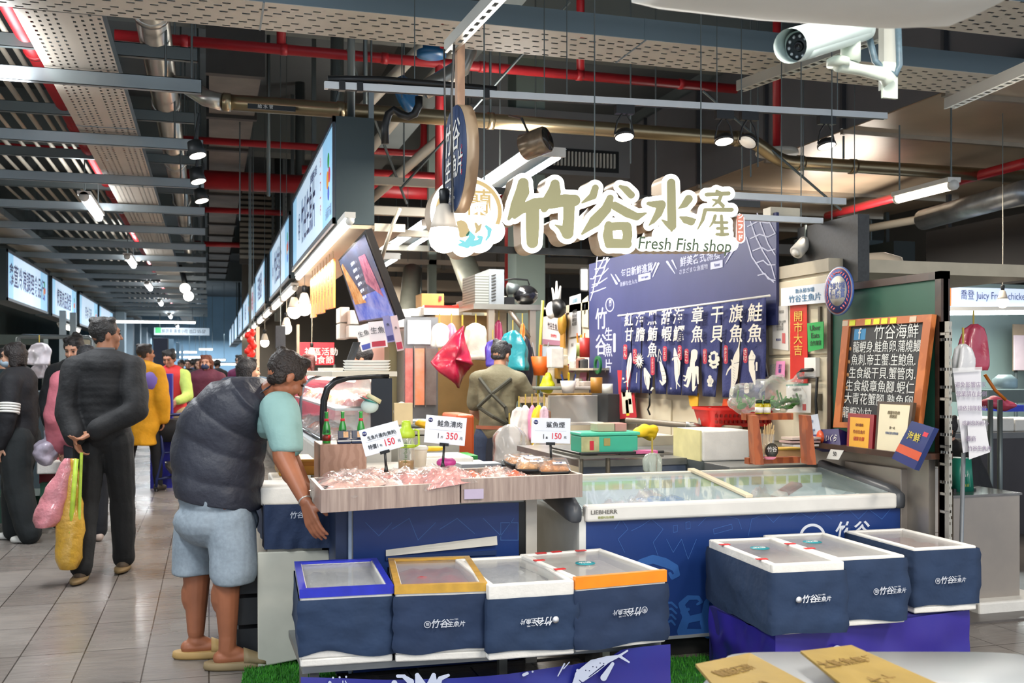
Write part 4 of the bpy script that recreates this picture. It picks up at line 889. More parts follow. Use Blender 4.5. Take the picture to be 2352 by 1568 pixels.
cr_('tuna_drawing', [[(475, 980, 14), (500, 1060, 38), (510, 1160, 34), (520, 1250, 12)], [(540, 1060, 6), (555, 1100, 4)], [(580, 1240, 14), (560, 1270, 8)]], [[(480, 1080, 3), (500, 1220, 3)]])
cr_('shrimp_drawing', [[(672, 715, 3), (700, 790, 3)], [(668, 715, 3), (650, 880, 3)], [(690, 900, 14), (710, 980, 26), (735, 1080, 28), (740, 1150, 24), (715, 1190, 14), (680, 1140, 8)], [(680, 800, 3), (700, 900, 5)], [(672, 880, 4), (690, 930, 4)]], [[(700, 1020, 2), (750, 1010, 2)], [(710, 1070, 2), (765, 1065, 2)], [(715, 1115, 2), (765, 1130, 2)]])
cr_('fish_drawing', [[(878, 705, 8), (890, 800, 28), (915, 900, 42), (912, 1050, 34), (905, 1140, 14), (908, 1180, 8)], [(905, 1160, 8), (950, 1220, 5)], [(905, 1170, 6), (905, 1250, 4)], [(855, 840, 8), (850, 860, 8)], [(828, 1245, 11)]], [[(860, 815, 3), (920, 815, 3)], [(920, 860, 2), (935, 1060, 2)], [(828, 1245, 6)]])
cr_('octopus_drawing', [[(1145, 760, 44), (1140, 830, 42), (1120, 890, 32), (1118, 950, 34)], [(1075, 975, 22), (1160, 975, 28)], [(1180, 965, 22), (1190, 1100, 12), (1195, 1180, 8)], [(1140, 1000, 30), (1135, 1150, 24), (1130, 1270, 14), (1165, 1220, 8)], [(1085, 1000, 26), (1075, 1120, 22), (1050, 1215, 16), (1010, 1200, 8)], [(1065, 1000, 18), (1040, 1090, 13), (1000, 1075, 7)], [(1060, 1060, 14), (1020, 1140, 10), (1000, 1130, 6)]], [[(1100, 885, 4)], [(1140, 885, 4)], [(1110, 1040, 3), (1090, 1180, 3)]])
cr_('scallop_drawing', [[(1410, 860, 62)]] + [[(1410 + 55 * math.cos(a), 860 + 100 * math.sin(a), 22)] for a in np.arange(0, 6.28, .6)], [[(1400, 810, 26), (1400, 845, 26)], [(1380, 920, 3), (1440, 915, 3)]])
cr_('shell_drawing', [[(1360, 1145, 44)], [(1355, 1090, 22)], [(1345, 1200, 20), (1370, 1205, 18)]] , [[(1355, 1190, 2), (1340, 1110, 2)], [(1360, 1190, 2), (1362, 1105, 2)], [(1365, 1190, 2), (1385, 1115, 2)]])
cr_('swordfish_drawing', [[(1772, 520, 3), (1745, 690, 8), (1720, 800, 36), (1700, 900, 50), (1690, 1000, 48), (1685, 1100, 42), (1660, 1220, 22), (1645, 1320, 22)], [(1640, 950, 14), (1600, 1000, 10), (1575, 1065, 5)], [(1645, 860, 8), (1660, 900, 10)]], [[(1680, 910, 3), (1755, 890, 3)]] + [[(1665, 950 + 36 * k, 2), (1695, 975 + 36 * k, 2)] for k in range(7)])
cr_('salmon_drawing', [[(1920, 740, 12), (1925, 820, 46), (1915, 900, 36), (1925, 1000, 42), (1945, 1100, 26), (1960, 1190, 8)], [(1985, 900, 12), (1985, 1000, 10)], [(1850, 1200, 30), (1850, 1280, 34)]], [[(1880, 860, 3), (1975, 860, 3)], [(1940, 806, 6)], [(1965, 880, 3), (1960, 1000, 3)], [(1820, 1230, 2), (1880, 1200, 2)], [(1820, 1260, 2), (1885, 1240, 2)]])
# ---------------- chest freezer
fz = thing('chest_freezer', 'long chest freezer with a blue wave-printed front and sliding glass lids', 'freezer', (2.6, 4.9, 0))
X0, X1, Y0, Y1 = 1.70, 3.50, 4.60, 5.28
BLUEF = mix_mat('#183470', '#1f3d7c', 'noise', dict(s=.8), .35)
part('body', MB().box((X0, Y0 + .012, .12), (X1, Y1, .43)).box((X0, Y0 + .012, .43), (X1, Y0 + .027, .7)).box((X0, Y1 - .03, .43), (X1, Y1, .82)).box((X0, Y0 + .027, .43), (X0 + .02, Y1 - .03, .72)).box((X1 - .055, Y0 + .027, .43), (X1, Y1 - .03, .72)), M('#cfcfca', .5, 0, .04), fz)
part('printed_front', MB().box((X0 + .03, Y0, .11), (X1, Y0 + .012, .71)), BLUEF, fz)
part('corner_trim', MB().box((X0 - .004, Y0 - .004, .11), (X0 + .03, Y0 + .02, .72)), M('#dcdcd6', .45), fz)
part('bottom_trim', MB().box((X0, Y0 - .006, .1), (X1, Y0 + .012, .115)), M('#c8ccd0', .35, .5), fz)
part('plinth', MB().box((X0 + .05, Y0 + .06, 0), (X1 - .03, Y1, .12)), M('#22221f', .8, 0, .3, 8), fz)
for s, x in ((0, X0 - .03), (1, X1 - .02)):
 o = part('end_rim', MB().loft([((x, Y0 - .03, .735), (0, 0, .04), (.03, 0, 0)), ((x, Y0 + .05, .755), (0, 0, .055), (.035, 0, 0)), ((x, Y1, .84), (0, 0, .05), (.035, 0, 0))], 12, p=4), M('#4a4d52', .4, 0, .08), fz)
rm = part('front_rim', MB().box((X0 + .02, Y0 - .035, .695), (X1 - .04, Y0 + .03, .775)), M('#dedbd4', .4, 0, .06, 7), fz); bev(rm, .015, 3)
part('rear_rail', MB().box((X0, Y1 - .05, .82), (X1 - .1, Y1, .85)), M('#e3dccb', .45, 0, .04), fz)
part('middle_frame', MB().box((-.02, 0, 0), (.02, .66, .014), Matrix.Rotation(math.radians(6.6), 3, 'X'), (2.62, Y0 + .02, .776)), M('#d9ccb0', .45), fz)
gl = glass('#cfe6e6', .16)
for a, b, z in ((X0 + .02, 2.66, .772), (2.6, X1 - .06, .779)):
 part('glass_lid', MB().quad((a, Y0 + .02, z), (b, Y0 + .02, z), (b, Y1 - .04, z + .072), (a, Y1 - .04, z + .072), t=.004), gl, fz)
inn = MB(); inn.box((X0 + .03, Y0 + .03, .44), (X1 - .06, Y1 - .03, .45)); inn.box((X0 + .03, Y1 - .05, .45), (X1 - .06, Y1 - .03, .82)); inn.box((X0 + .02, Y0 + .03, .45), (X0 + .04, Y1 - .03, .74)); inn.box((X1 - .08, Y0 + .03, .45), (X1 - .06, Y1 - .03, .74)); inn.box((X0 + .03, Y0 + .028, .45), (X1 - .06, Y0 + .04, .7))
part('inner_tub', inn, M('#dfeaea', .4, 0, .05, 5, emit=.2), fz)  # slight glow of the tub stands in for light inside the freezer
for k in range(20): part('price_tab', MB().box((1.86 + .08 * k, Y1 - .056, .765), (1.92 + .08 * k, Y1 - .051, .81)), M('#c8e03a' if k % 7 else '#e8c84a', .6, 0, .05), fz)
text('LIEBHERR', .028, M('#6a6660', .5, 0, 0), fz, (X0 + .11, Y0 - .036, .742), xs=1.15, off=.01)
text('德國利勃海爾', .014, M('#9aa04a', .5, 0, 0), fz, (X0 + .12, Y0 - .036, .716))
fq = lambda x, y: onY(x, y, Y0); WB = M('#2c5ca0', .5, 0, .04); WL = M('#3860a2', .5, 0, 0); nF = V((0, -1, 0))
cz = lambda x, y, r: (1450 + x / 2.608, 1000 + y / 2.608, r / 2.608)
def fa(nm, sts, m=WB, res=1.0, cut=None): art(nm, [[cz(*p) for p in s] for s in sts], fq, nF, m, fz, res, lift=.0015, thick=.0006, cut=cut and [[cz(*p) for p in s] for s in cut])
fa('cloud_pattern', [[(60, 760, 22), (130, 740, 26), (200, 760, 28), (260, 790, 22), (275, 830, 16), (245, 850, 12), (230, 825, 9)]])
fa('wave_pattern', [[(300, 1170, 26), (330, 1090, 24), (300, 1010, 18), (340, 970, 14), (400, 970, 12), (420, 995, 9), (395, 1010, 7)], [(350, 1100, 20), (440, 1080, 22), (450, 1000, 16), (480, 960, 10)], [(460, 1180, 34), (430, 1120, 20), (500, 1100, 16), (560, 1170, 20)], [(300, 1180, 24), (540, 1185, 24)], [(340, 1040, 10), (300, 1060, 8), (310, 1040, 6)]])
for k in range(4): fa('ripple_pattern', [[(195, 1005 + 40 * k, 6), (240, 1000 + 36 * k, 7), (272 - 4 * k, 1030 + 34 * k, 6)]])
for k in range(3): fa('ripple_pattern', [[(560 - 40 * k, 1060 + 26 * k, 4), (590 - 30 * k, 1100 + 26 * k, 5)]])
gp = [[(0, 570, 1.5), (60, 540, 1.5), (120, 500, 1.5), (190, 560, 1.5), (130, 640, 1.5), (160, 720, 1.5)], [(210, 620, 1.5), (250, 700, 1.5), (300, 620, 1.5), (340, 740, 1.5), (390, 620, 1.5)], [(250, 540, 1.5), (275, 535, 1.5), (275, 575, 1.5), (252, 580, 1.5), (250, 540, 1.5)], [(325, 520, 1.5), (350, 515, 1.5), (352, 555, 1.5), (326, 560, 1.5), (325, 520, 1.5)],
   [(400, 540, 1.5), (450, 490, 1.5), (560, 480, 1.5), (640, 500, 1.5), (660, 560, 1.5)], [(490, 560, 1.5), (600, 530, 1.5), (605, 560, 1.5), (495, 590, 1.5), (490, 560, 1.5)], [(700, 600, 1.5), (720, 500, 1.5), (800, 470, 1.5), (850, 520, 1.5), (900, 470, 1.5)], [(950, 500, 1.5), (1010, 460, 1.5), (1080, 500, 1.5), (1130, 450, 1.5), (1200, 500, 1.5)],
   [(1240, 480, 1.5), (1300, 440, 1.5), (1360, 500, 1.5), (1420, 440, 1.5), (1500, 500, 1.5), (1560, 430, 1.5)], [(-100, 560, 1.5), (-60, 500, 1.5), (-20, 560, 1.5), (-80, 620, 1.5), (-40, 700, 1.5)]]
for s in gp: fa('outline_pattern', [s], WL, 1.0)
fa('round_mark', [[(1085, 605, 78)]], M('#dfe3ea', .5, 0, 0), 1.0, cut=[[(1085, 605, 62)]])
text('竹谷', 120 / 2.608 * dep(onY(1960, 1220, Y0)) / FP, M('#dfe3ea', .5, 0, 0), fz, onY(1955, 1222, Y0), off=.02, ital=.2)
fa('shell_pattern', [[(565, 1080, 24)]], M('#8fb3dc', .5, 0, 0), 1.0, cut=[[(572, 1080, 12)]])
# frozen goods under the glass
PK = M('#d9968f', .35, 0, .28, 40, .4, coat=.6, bscale=50); PK2 = M('#e0b1a3', .35, 0, .25, 30, .4, coat=.6, bscale=50); SALM = M('#dd7350', .35, 0, .22, 30, .3, coat=.5)
WHF = M('#dcc0b6', .4, 0, .2, 30, .3, coat=.4); REDM = M('#a8323a', .35, 0, .25, 20, .3, coat=.6)
def pack_mesh(seed, w, d, h, nm='pack'):
 """a shrink-wrapped lumpy pack with a crimped flat seam"""
 r = random.Random(seed); mb = MB(); nu, nv = 20, 14; top = []; bot = []
 for j in range(nv + 1):
  for i in range(nu + 1):
   u, v = i / nu * 2 - 1, j / nv * 2 - 1; e = max(0, 1 - u ** 4) * max(0, 1 - v ** 4)
   n = noise.noise(V((u * 2.2 + seed, v * 2.2, seed * .7))) * .5 + noise.noise(V((u * 6, v * 6 + seed, 3))) * .22
   top.append((u * w / 2 * (1 + .05 * n), v * d / 2 * (1 + .06 * n), h * .12 + h * e * (.75 + n))); bot.append((u * w / 2 * (1 + .05 * n), v * d / 2 * (1 + .06 * n), h * .1 - h * .1 * e))
 k = (nu + 1) * (nv + 1); fs = []
 for j in range(nv):
  for i in range(nu):
   a = j * (nu + 1) + i; fs.append((a, a + 1, a + nu + 2, a + nu + 1)); fs.append((a + k + nu + 1, a + k + nu + 2, a + k + 1, a + k))
 mb.add(top + bot, fs, True); return mb
def pack(seed, w, d, h, m, label, group, loc, rz=0, rx=0, ry=0):
 t = thing('fish_pack', label, 'packed fish', (0, 0, 0), group)
 part('fish_meat', pack_mesh(seed, w * .86, d * .86, h, 'm'), m, t)
 part('plastic_film', pack_mesh(seed + 50, w, d, h * 1.12), glass('#ffffff', .05, .1), t)
 return place(t, loc, rz, rx, ry)
rr = random.Random(11)
# keep the freezer contents individual
for k, (x, y, m, w, lab) in enumerate(((1.85, 4.78, PK2, .22, 'orange pink frozen fish pack in the left corner of the freezer'), (2.05, 5.0, WHF, .2, 'frosty white pack in the left half of the freezer'), (2.05, 4.75, WHF, .2, 'frosty white pack near the front rim of the freezer'),
         (2.5, 4.78, WHF, .2, 'whitish pack beside the blue bag in the freezer'), (2.75, 4.8, M('#a08a5a', .4, 0, .3, 20), .14, 'brown speckled pack just right of the freezer middle'), (2.88, 4.95, WHF, .16, 'white pack in the right half of the freezer'),
         (3.15, 4.85, M('#c5cbd2', .3, 0, .2, 15, coat=.5), .24, 'silvery fish pack in the right half of the freezer'), (3.32, 4.8, M('#3b4f86', .4, 0, .2, 15), .2, 'dark blue pack in the right corner of the freezer'), (2.28, 5.1, WHF, .2, 'white pack against the back of the freezer'))):
 pack(60 + k, w, .2, .09, m, lab, 'frozen packs in the freezer', (x, y, .63 + .02 * (k % 3)), rr.uniform(-.5, .5))
bg = MB(); bg.ball((2.32, 4.9, .66), (.17, .15, .1), 16); bg.ball((2.25, 4.97, .7), (.12, .1, .06), 14)
o = blob('plastic_bag', bg, M('#2b6fc2', .25, 0, .25, 10, coat=.5), None, .012, 3, .02, 14, (2.3, 4.88, .5)); tag(o, 'crumpled blue plastic bag lying in the middle of the freezer', 'bag')
t = thing('red_packet', 'red and black packet lying tilted in the right half of the freezer', 'packet', (3.0, 4.85, .6)); part('packet', MB().box((-.12, -.05, 0), (.12, .05, .02), Matrix.Rotation(-.5, 3, 'Y'), (3.0, 4.95, .73)), M('#a32330', .3, 0, .3, 18, coat=.5), t)
part('white_band', MB().box((-.03, -.051, -.001), (.02, .051, .0215), Matrix.Rotation(-.5, 3, 'Y'), (3.0, 4.95, .73)), WHT, t)
# ---------------- fish boxes wrapped in navy cloth
def wrap_cloth(w, d, z0, z1, seed, sag=.015):
 mb = MB(); P = []; n = 14
 ring = [(w * i / n, 0) for i in range(n)] + [(w, d * i / n) for i in range(n)] + [(w - w * i / n, d) for i in range(n)] + [(0, d - d * i / n) for i in range(n)]
 cx, cy = w / 2, d / 2; R = 9; vs = []
 for j in range(R + 1):
  v = j / R
  for i, (x, y) in enumerate(ring):
   nx, ny = (x - cx) / w * 2, (y - cy) / d * 2; ln = max(abs(nx), abs(ny)); ox = (1 if nx > .97 else -1 if nx < -.97 else 0); oy = (1 if ny > .97 else -1 if ny < -.97 else 0)
   nz = noise.noise(V((x * 7 + seed, y * 7, v * 3))) * .018 + noise.noise(V((x * 18 + v * 6, y * 18 + seed, v * 14 + x * 8))) * .005
   o = .006 + abs(nz) * (1 if .1 < v < 1 else .4) * (.35 if ox and not oy else 1)
   z = z1 + (z0 - z1) * v + (noise.noise(V((x * 5 + seed, y * 5, 9))) * sag * 2 if j == R else 0)
   vs.append((x + ox * o, y + oy * o, z))
 N_ = len(ring); fs = [(j * N_ + i, (j + 1) * N_ + i, (j + 1) * N_ + (i + 1) % N_, j * N_ + (i + 1) % N_) for j in range(R) for i in range(N_)]
 return mb.add(vs, fs, True)
def fishbox(label, loc, rz, w=.37, d=.6, h=.3, rim=None, rimw=.03, logo=1, seed=1, fill=None, sticker=None, cloth=(.04, .262), film=True, tabs=(), group=None, front=0):
 t = thing('fish_box', label, 'fish box', (0, 0, 0), group); wl = .028
 mb = MB(); mb.box((0, 0, 0), (w, d, .03))
 for a, b in (((0, 0, .03), (w, wl, h)), ((0, d - wl, .03), (w, d, h)), ((0, wl, .03), (wl, d - wl, h)), ((w - wl, wl, .03), (w, d - wl, h))): mb.box(a, b)
 bev(part('foam_box', mb, STY, t), .006, 2)
 clo = part('cloth_cover', wrap_cloth(w, d, cloth[0], cloth[1], seed), NAVY if seed % 2 else NAVYD, t)
 if rim:
  rb = MB(); e = .004
  for a, b in (((-e, -e, h - rimw), (w + e, wl * .8, h + e)), ((-e, d - wl, h - rimw * .6), (w + e, d + e, h + e)), ((-e, wl * .8, h - rimw * .6), (wl * .8, d - wl, h + e)), ((w - wl * .8, wl * .8, h - rimw * .6), (w + e, d - wl, h + e)))[:1 if front else 4]: rb.box(a, b)
  part('rim_tape', rb, rim, t)
 fm = pack_mesh(seed + 90, w - 2 * wl, d - 2 * wl, .045); fm.v = [(x + w / 2, y + d / 2, z + h - .062) for x, y, z in fm.v]
 fm.box((wl, wl, .03), (w - wl, d - wl, h - .07)); part('ice_filling', fm, fill or M('#c3c6c8', .3, 0, .12, 20, .5, coat=.3, bscale=60), t)
 if film: part('clear_lid', MB().box((wl * .7, wl * .7, h - .012), (w - wl * .7, d - wl * .7, h - .008)), glass('#d4d6d6', .16, .12), t)
 if sticker:
  sx, sy = sticker; stk = part('sticker', MB().lathe([(.045, 0), (.045, .002), (.001, .002)], (sx, sy, h - .008), 20), M('#1f8f9a', .4, 0, .1), t)
  text('竹谷', .03, WHT, stk, (sx, sy, h - .006), (1, 0, 0), (0, 1, 0), off=.01)
 for x, y in tabs: part('red_tab', MB().box((x - .025, y - .012, h), (x + .025, y + .012, h + .003)), M('#cf2b2b', .4, 0), t)
 if logo:
  up = (0, 0, 1) if logo > 0 else (0, 0, -1); xd = (1, 0, 0) if logo > 0 else (-1, 0, 0); cx = w * (.55 if abs(logo) < 3 else .75); zc = h * .5; s = 1 if logo > 0 else -1
  m = LOGO if abs(logo) != 2 else M('#dfe2e8', .6, 0, 0); y = -.022
  if abs(logo) == 2: part('round_mark', MB().lathe([(.014, 0), (.001, .001)], (cx - s * .075, y, zc), 18, (0, -1, 0)), m, t)
  else:
   v_, f_ = sdf(lambda X, Y: np.abs(np.hypot(X, Y) - .0125) - .0012, -.016, .016, -.016, .016, .0012); plate('round_mark', v_, f_, lambda a, b: V((cx - s * .075 + a, y, zc + b)), V((0, -1, 0)), .0005, m, t); text('簡', .015, m, clo, (cx - s * .075, y, zc), xd, up)
  text('竹谷', .036, m, clo, (cx - s * .028, y, zc), xd, up, off=.015, ital=.25); text('生魚片', .024, m, clo, (cx + s * .038, y, zc - s * .003), xd, up, off=.008, ital=.25)
  text('since 1985', .008, m, clo, (cx + s * .03, y, zc + s * .017), xd, up)
 return place(t, loc, rz)
g1 = 'cloth-wrapped fish boxes in front of the counter'
BLT = M('#2630b4', .3, 0, .12, 20, coat=.3); YLT = M('#c79a3c', .35, 0, .15, 20, coat=.3); ORT = M('#f08c12', .35, 0, .12, 9, coat=.3)
TB = .262
pA = onZ(690, 1357, .563); pB = onZ(908, 1348, .563); pC = onZ(1124, 1348, .56); pD = onZ(1326, 1336, .56); pE = onZ(1523, 1312, .563)
def rowbox(p, q, ztop, **k):
 d = q - p; rz = math.atan2(d.y, d.x); w = math.hypot(d.x, d.y) - .008; n = V((-math.sin(rz), math.cos(rz), 0)) * .01
 return fishbox(k.pop('label'), (p.x + n.x, p.y + n.y, ztop - k.get('h', .3)), rz * k.pop('tw', .5), w=w, **k)
rowbox(pA, pB, .563, label='navy cloth fish box with a bright blue taped rim, leftmost of the front four', rim=BLT, logo=0, seed=1, group=g1)
rowbox(pB, pC, .563, label='navy cloth fish box with a yellow taped rim and red fish inside', rim=YLT, logo=1, seed=2, fill=M('#b4464a', .3, 0, .35, 9, .3, coat=.5), group=g1)
rowbox(pC, pD, .565, label='navy cloth fish box with a plain white foam rim and white upside-down logo', rim=None, logo=-2, seed=3, cloth=(.03, .245), group=g1)
rowbox(pD, pE, .572, label='navy cloth fish box with an orange yellow band and a teal sticker', rim=ORT, rimw=.045, front=1, tabs=((.02, .2), (.02, .42), (.3, .57), (.1, .58), (.18, .585)), logo=-1, seed=4, sticker=(.2, .32), cloth=(.01, .25), fill=M('#cfc6bb', .4, 0, .1, 8), group=g1)
bn2 = thing('box_bench', 'grey steel bench carrying the four navy fish boxes', 'bench', (1.2, 4.1, 0))
a, b = pA, pE
part('bench_top', MB().quad((a.x + .01, a.y + .03, TB - .002), (b.x + .0, b.y + .02, TB - .002), (b.x + .0, b.y + .6, TB - .002), (a.x + .0, a.y + .62, TB - .002), t=.028), M('#8a8d8e', .4, .6, .15, 6), bn2)
for x, y in ((a.x + .06, a.y + .08), (b.x - .06, b.y + .08), (a.x + .06, a.y + .55), (b.x - .06, b.y + .52), (1.2, 4.2)): part('leg', MB().box((x - .018, y - .018, 0), (x + .018, y + .018, TB - .03)), STAIN, bn2)
tp = thing('printed_tarp', 'purple blue tarp printed with white fish hanging under the front fish boxes', 'tarp', (1.2, 3.95, 0))
def cloth_quad(p, q, z0, z1, seed, amp=.012, n=28, m=8):
 p, q = V(p), V(q); d = q - p; nr_ = V((d.y, -d.x, 0)).normalized(); vs = []; fs = []
 for j in range(m + 1):
  for i in range(n + 1):
   u, v = i / n, j / m; o = p + d * u; k = noise.noise(V((u * 7 + seed, v * 2, seed))) * amp * (1 + v); vs.append((o.x + nr_.x * k, o.y + nr_.y * k, z1(u) + (z0 - z1(u)) * v))
 for j in range(m):
  for i in range(n): a_ = j * (n + 1) + i; fs.append((a_, a_ + n + 1, a_ + n + 2, a_ + 1))
 return MB().add(vs, fs, True)
ztop = lambda u: .235 - .05 * math.sin(min(1, u * 1.1) * PI) * (1 if u < .9 else .3) + (.025 if u > .85 else 0)
tq0, tq1 = (a.x + .0, a.y - .02, 0), (b.x + .02, b.y - .03, 0)
o = part('tarp_sheet', cloth_quad(tq0, tq1, .01, ztop, 2), mix_mat('#24308c', '#322c84', 'noise', dict(s=2.5), .3), tp)
td = V(tq1) - V(tq0); tn = V((td.y, -td.x, 0)).normalized()
def on_tarp(x, y):      # pixel to the tarp's plane
 r = W(x, y, 1.0) - V((0, 0, CH)); t_ = (V(tq0) - V((0, 0, 0))).dot(tn) / V((r.x, r.y, 0)).dot(tn); return V((r.x * t_, r.y * t_, CH + r.z * t_)) + tn * .018
tz = lambda x, y, r: (680 + x / 2.673, 1480 + y / 2.673, r / 2.673)
def ta(sts, cut=None, m=M('#c3cbe0', .5, 0, 0), f=tz): art('fish_print', [[f(*p) for p in s] for s in sts], on_tarp, tn, m, tp, .8, lift=0, cut=cut and [[f(*p) for p in s] for s in cut])
ta([[(1700, 235, 14), (1740, 185, 38), (1820, 125, 42), (1900, 85, 22), (1975, 62, 7), (2025, 30, 5)], [(1975, 62, 9), (2035, 100, 5)], [(1880, 195, 20), (1935, 110, 10)], [(1720, 150, 8)]], [[(1790, 190, 3), (1880, 120, 4)], [(1730, 210, 3), (1760, 235, 3)]] + [[(1770 + 22 * k, 150 - 11 * k + (k % 2) * 14, 4)] for k in range(6)])
ta([[(620, 185, 10), (660, 185, 10)], [(660, 190, 12), (700, 220, 20), (690, 260, 24)], [(740, 180, 14), (760, 240, 34)], [(840, 180, 14), (830, 240, 34)], [(930, 180, 9), (880, 200, 14), (860, 250, 22)], [(600, 228, 18)]])
ta([[(1390, 178, 9), (1412, 168, 9)], [(1445, 158, 6)], [(1600, 185, 3), (1640, 110, 5)], [(1635, 140, 3), (1670, 100, 3)]])
ta([[(225 + 40 * k, 195 - 3 * k, 6)] for k in range(3)] + [[(205, 225, 10)], [(285, 215, 3), (285, 235, 3)], [(300, 215, 3), (310, 235, 3)]])
# the three boxes on the right
g2 = 'cloth-wrapped fish boxes on the purple plinth'
R1 = math.radians(-6)
def onp(px, py): return onZ(px, py, .60)
q0, q1, q2, q3 = onp(1775, 1296), onp(1941, 1290), onp(2094, 1262), onp(2247, 1256)
ex = V((math.cos(R1), math.sin(R1), 0)); ey = V((-math.sin(R1), math.cos(R1), 0))
fishbox('navy cloth fish box with a turquoise sticker and red tabs, nearest of the right three', (q0.x, q0.y, .3), R1 * .6, w=.335, d=.66, h=.3, logo=2, seed=5, sticker=(.15, .42), cloth=(.0, .265), tabs=((.01, .5), (.32, .45), (.01, .12)), fill=M('#8a6a60', .3, 0, .2, 8, coat=.4), group=g2)
p = q1 + V((.015, .08, 0)); fishbox('navy cloth fish box with a turquoise sticker, middle of the right three', (p.x, p.y, .3), R1 * .3, w=.34, d=.66, h=.3, logo=3, seed=7, sticker=(.15, .45), cloth=(.02, .29), fill=M('#93867e', .3, 0, .2, 8, coat=.4), tabs=((.015, .25),), group=g2)
p = V((q2.x + .03, q2.y + .0, 0)); fishbox('navy cloth fish box without a sticker, rightmost of the right three', (p.x, p.y + .02, .3), R1 * .3, w=.335, d=.55, h=.3, logo=1, seed=9, cloth=(.03, .29), fill=M('#b58a7c', .3, 0, .12, 8, coat=.4), group=g2)
pu = thing('covered_plinth', 'low plinth draped in glossy purple tarp under the right three fish boxes', 'plinth', (2.3, 4.3, 0))
f0, f1_ = V((q0.x + .03, q0.y + .03, 0)), V((p.x + .33, p.y + .05, 0)); l1 = f0 + V((-.02, .56, 0)); r1 = f1_ + V((.0, .5, 0))
part('plinth_body', MB().add([(*v[:2], z) for z in (0, .295) for v in (f0 + V((.02, .02, 0)), f1_ + V((-.02, .02, 0)), r1, l1)], [(0, 3, 2, 1), (4, 5, 6, 7), (0, 1, 5, 4), (1, 2, 6, 5), (2, 3, 7, 6), (3, 0, 4, 7)]), M('#2c2a6e', .5), pu)
PT = mix_mat('#2a2488', '#3a2f8e', 'noise', dict(s=2), .25, bump=0)
part('tarp_front', cloth_quad(f0, f1_, .01, lambda u: .29, 5, .01), PT, pu); part('tarp_side', cloth_quad(l1, f0, .01, lambda u: .29, 8, .015), PT, pu)
def lowart(px, py, sts, cut=None):
 def f(x, y):
  r = W(px + x, py + y, 1.0) - V((0, 0, CH)); dd = f1_ - f0; n_ = V((dd.y, -dd.x, 0)).normalized(); t_ = f0.dot(n_) / V((r.x, r.y, 0)).dot(n_); return V((r.x * t_, r.y * t_, CH + r.z * t_)) + n_ * .02
 dd = f1_ - f0; art('fish_print', sts, f, V((dd.y, -dd.x, 0)).normalized(), M('#c9cbe0', .5, 0, 0), pu, .6, lift=0, cut=cut)
lowart(1910, 1490, [[(0, 14, 7), (6, 0, 11), (-4, 8, 10), (14, 0, 8)]], [[(4, -1, 3)], [(-6, 12, 1.2)], [(12, 6, 1.2)]]); lowart(1756, 1510, [[(-2, 0, 4), (2, 14, 2)]])
# ---------------- front display: blue pedestal, wood trays
pe = thing('display_pedestal', 'blue patterned display cabinet under the wood-grain fish trays', 'cabinet', (1.05, 5.1, 0))
part('cabinet_body', MB().box((.62, 4.76, .02), (1.47, 5.5, .80)), M('#dcd8ce', .5), pe); part('printed_front', MB().box((.64, 4.745, .02), (1.44, 4.76, .78)), BLUEF, pe)
part('dark_side', MB().box((.56, 4.76, .02), (.62, 5.5, .80)), M('#2b3a5c', .5, 0, .1), pe); part('edge_strip', MB().box((.617, 4.742, .02), (.632, 4.75, .78)), M('#9fb0c6', .4), pe)
part('black_strip', MB().box((1.44, 4.748, .02), (1.475, 4.76, .78)), BLK, pe); part('side_strip', MB().box((1.475, 4.74, .0), (1.53, 5.5, .79)), M('#d5cdbf', .5, 0, .04), pe)  # plain black strip beside the blue front
part('cabinet_top', MB().box((.54, 4.70, .795), (1.56, 5.55, .82)), M('#d8d2c6', .5, 0, .05), pe)
fl = MB(); a, b = onY(886, 1262, 4.74), onY(1140, 1240, 4.74); fl.quad((a.x, 4.735, a.z - .03), (b.x, 4.72, b.z - .02), (b.x, 4.73, b.z + .022), (a.x, 4.735, a.z + .0), t=.003); part('torn_flap', fl, M('#d6d1c4', .5), pe)
part('shelf_edge', MB().box((a.x, 4.735, a.z - .05), (b.x, 4.744, a.z - .03)), M('#1d3666', .5), pe)
for s in ([(840, 1200, .8), (870, 1230, .8), (900, 1200, .8)], [(900, 1215, .8), (940, 1190, .8), (960, 1240, .8), (1000, 1200, .8)], [(1010, 1215, .8), (1050, 1190, .8), (1090, 1225, .8)], [(1110, 1190, .8), (1150, 1230, .8), (1180, 1190, .8)], [(1150, 1200, .8), (1190, 1200, .8), (1190, 1240, .8), (1150, 1240, .8), (1150, 1200, .8)]):
 art('outline_pattern', [s], lambda x, y: onY(x, y, 4.745), nF, M('#3d639e', .5, 0, 0), pe, .7, lift=.001)
WD = mix_mat('#ad9b90', '#8c7a72', 'noise', dict(s=1, scale=(55, 55, 3), lo=.35, hi=.65), .3); WDI = M('#d9cdbf', .5, 0, .05)
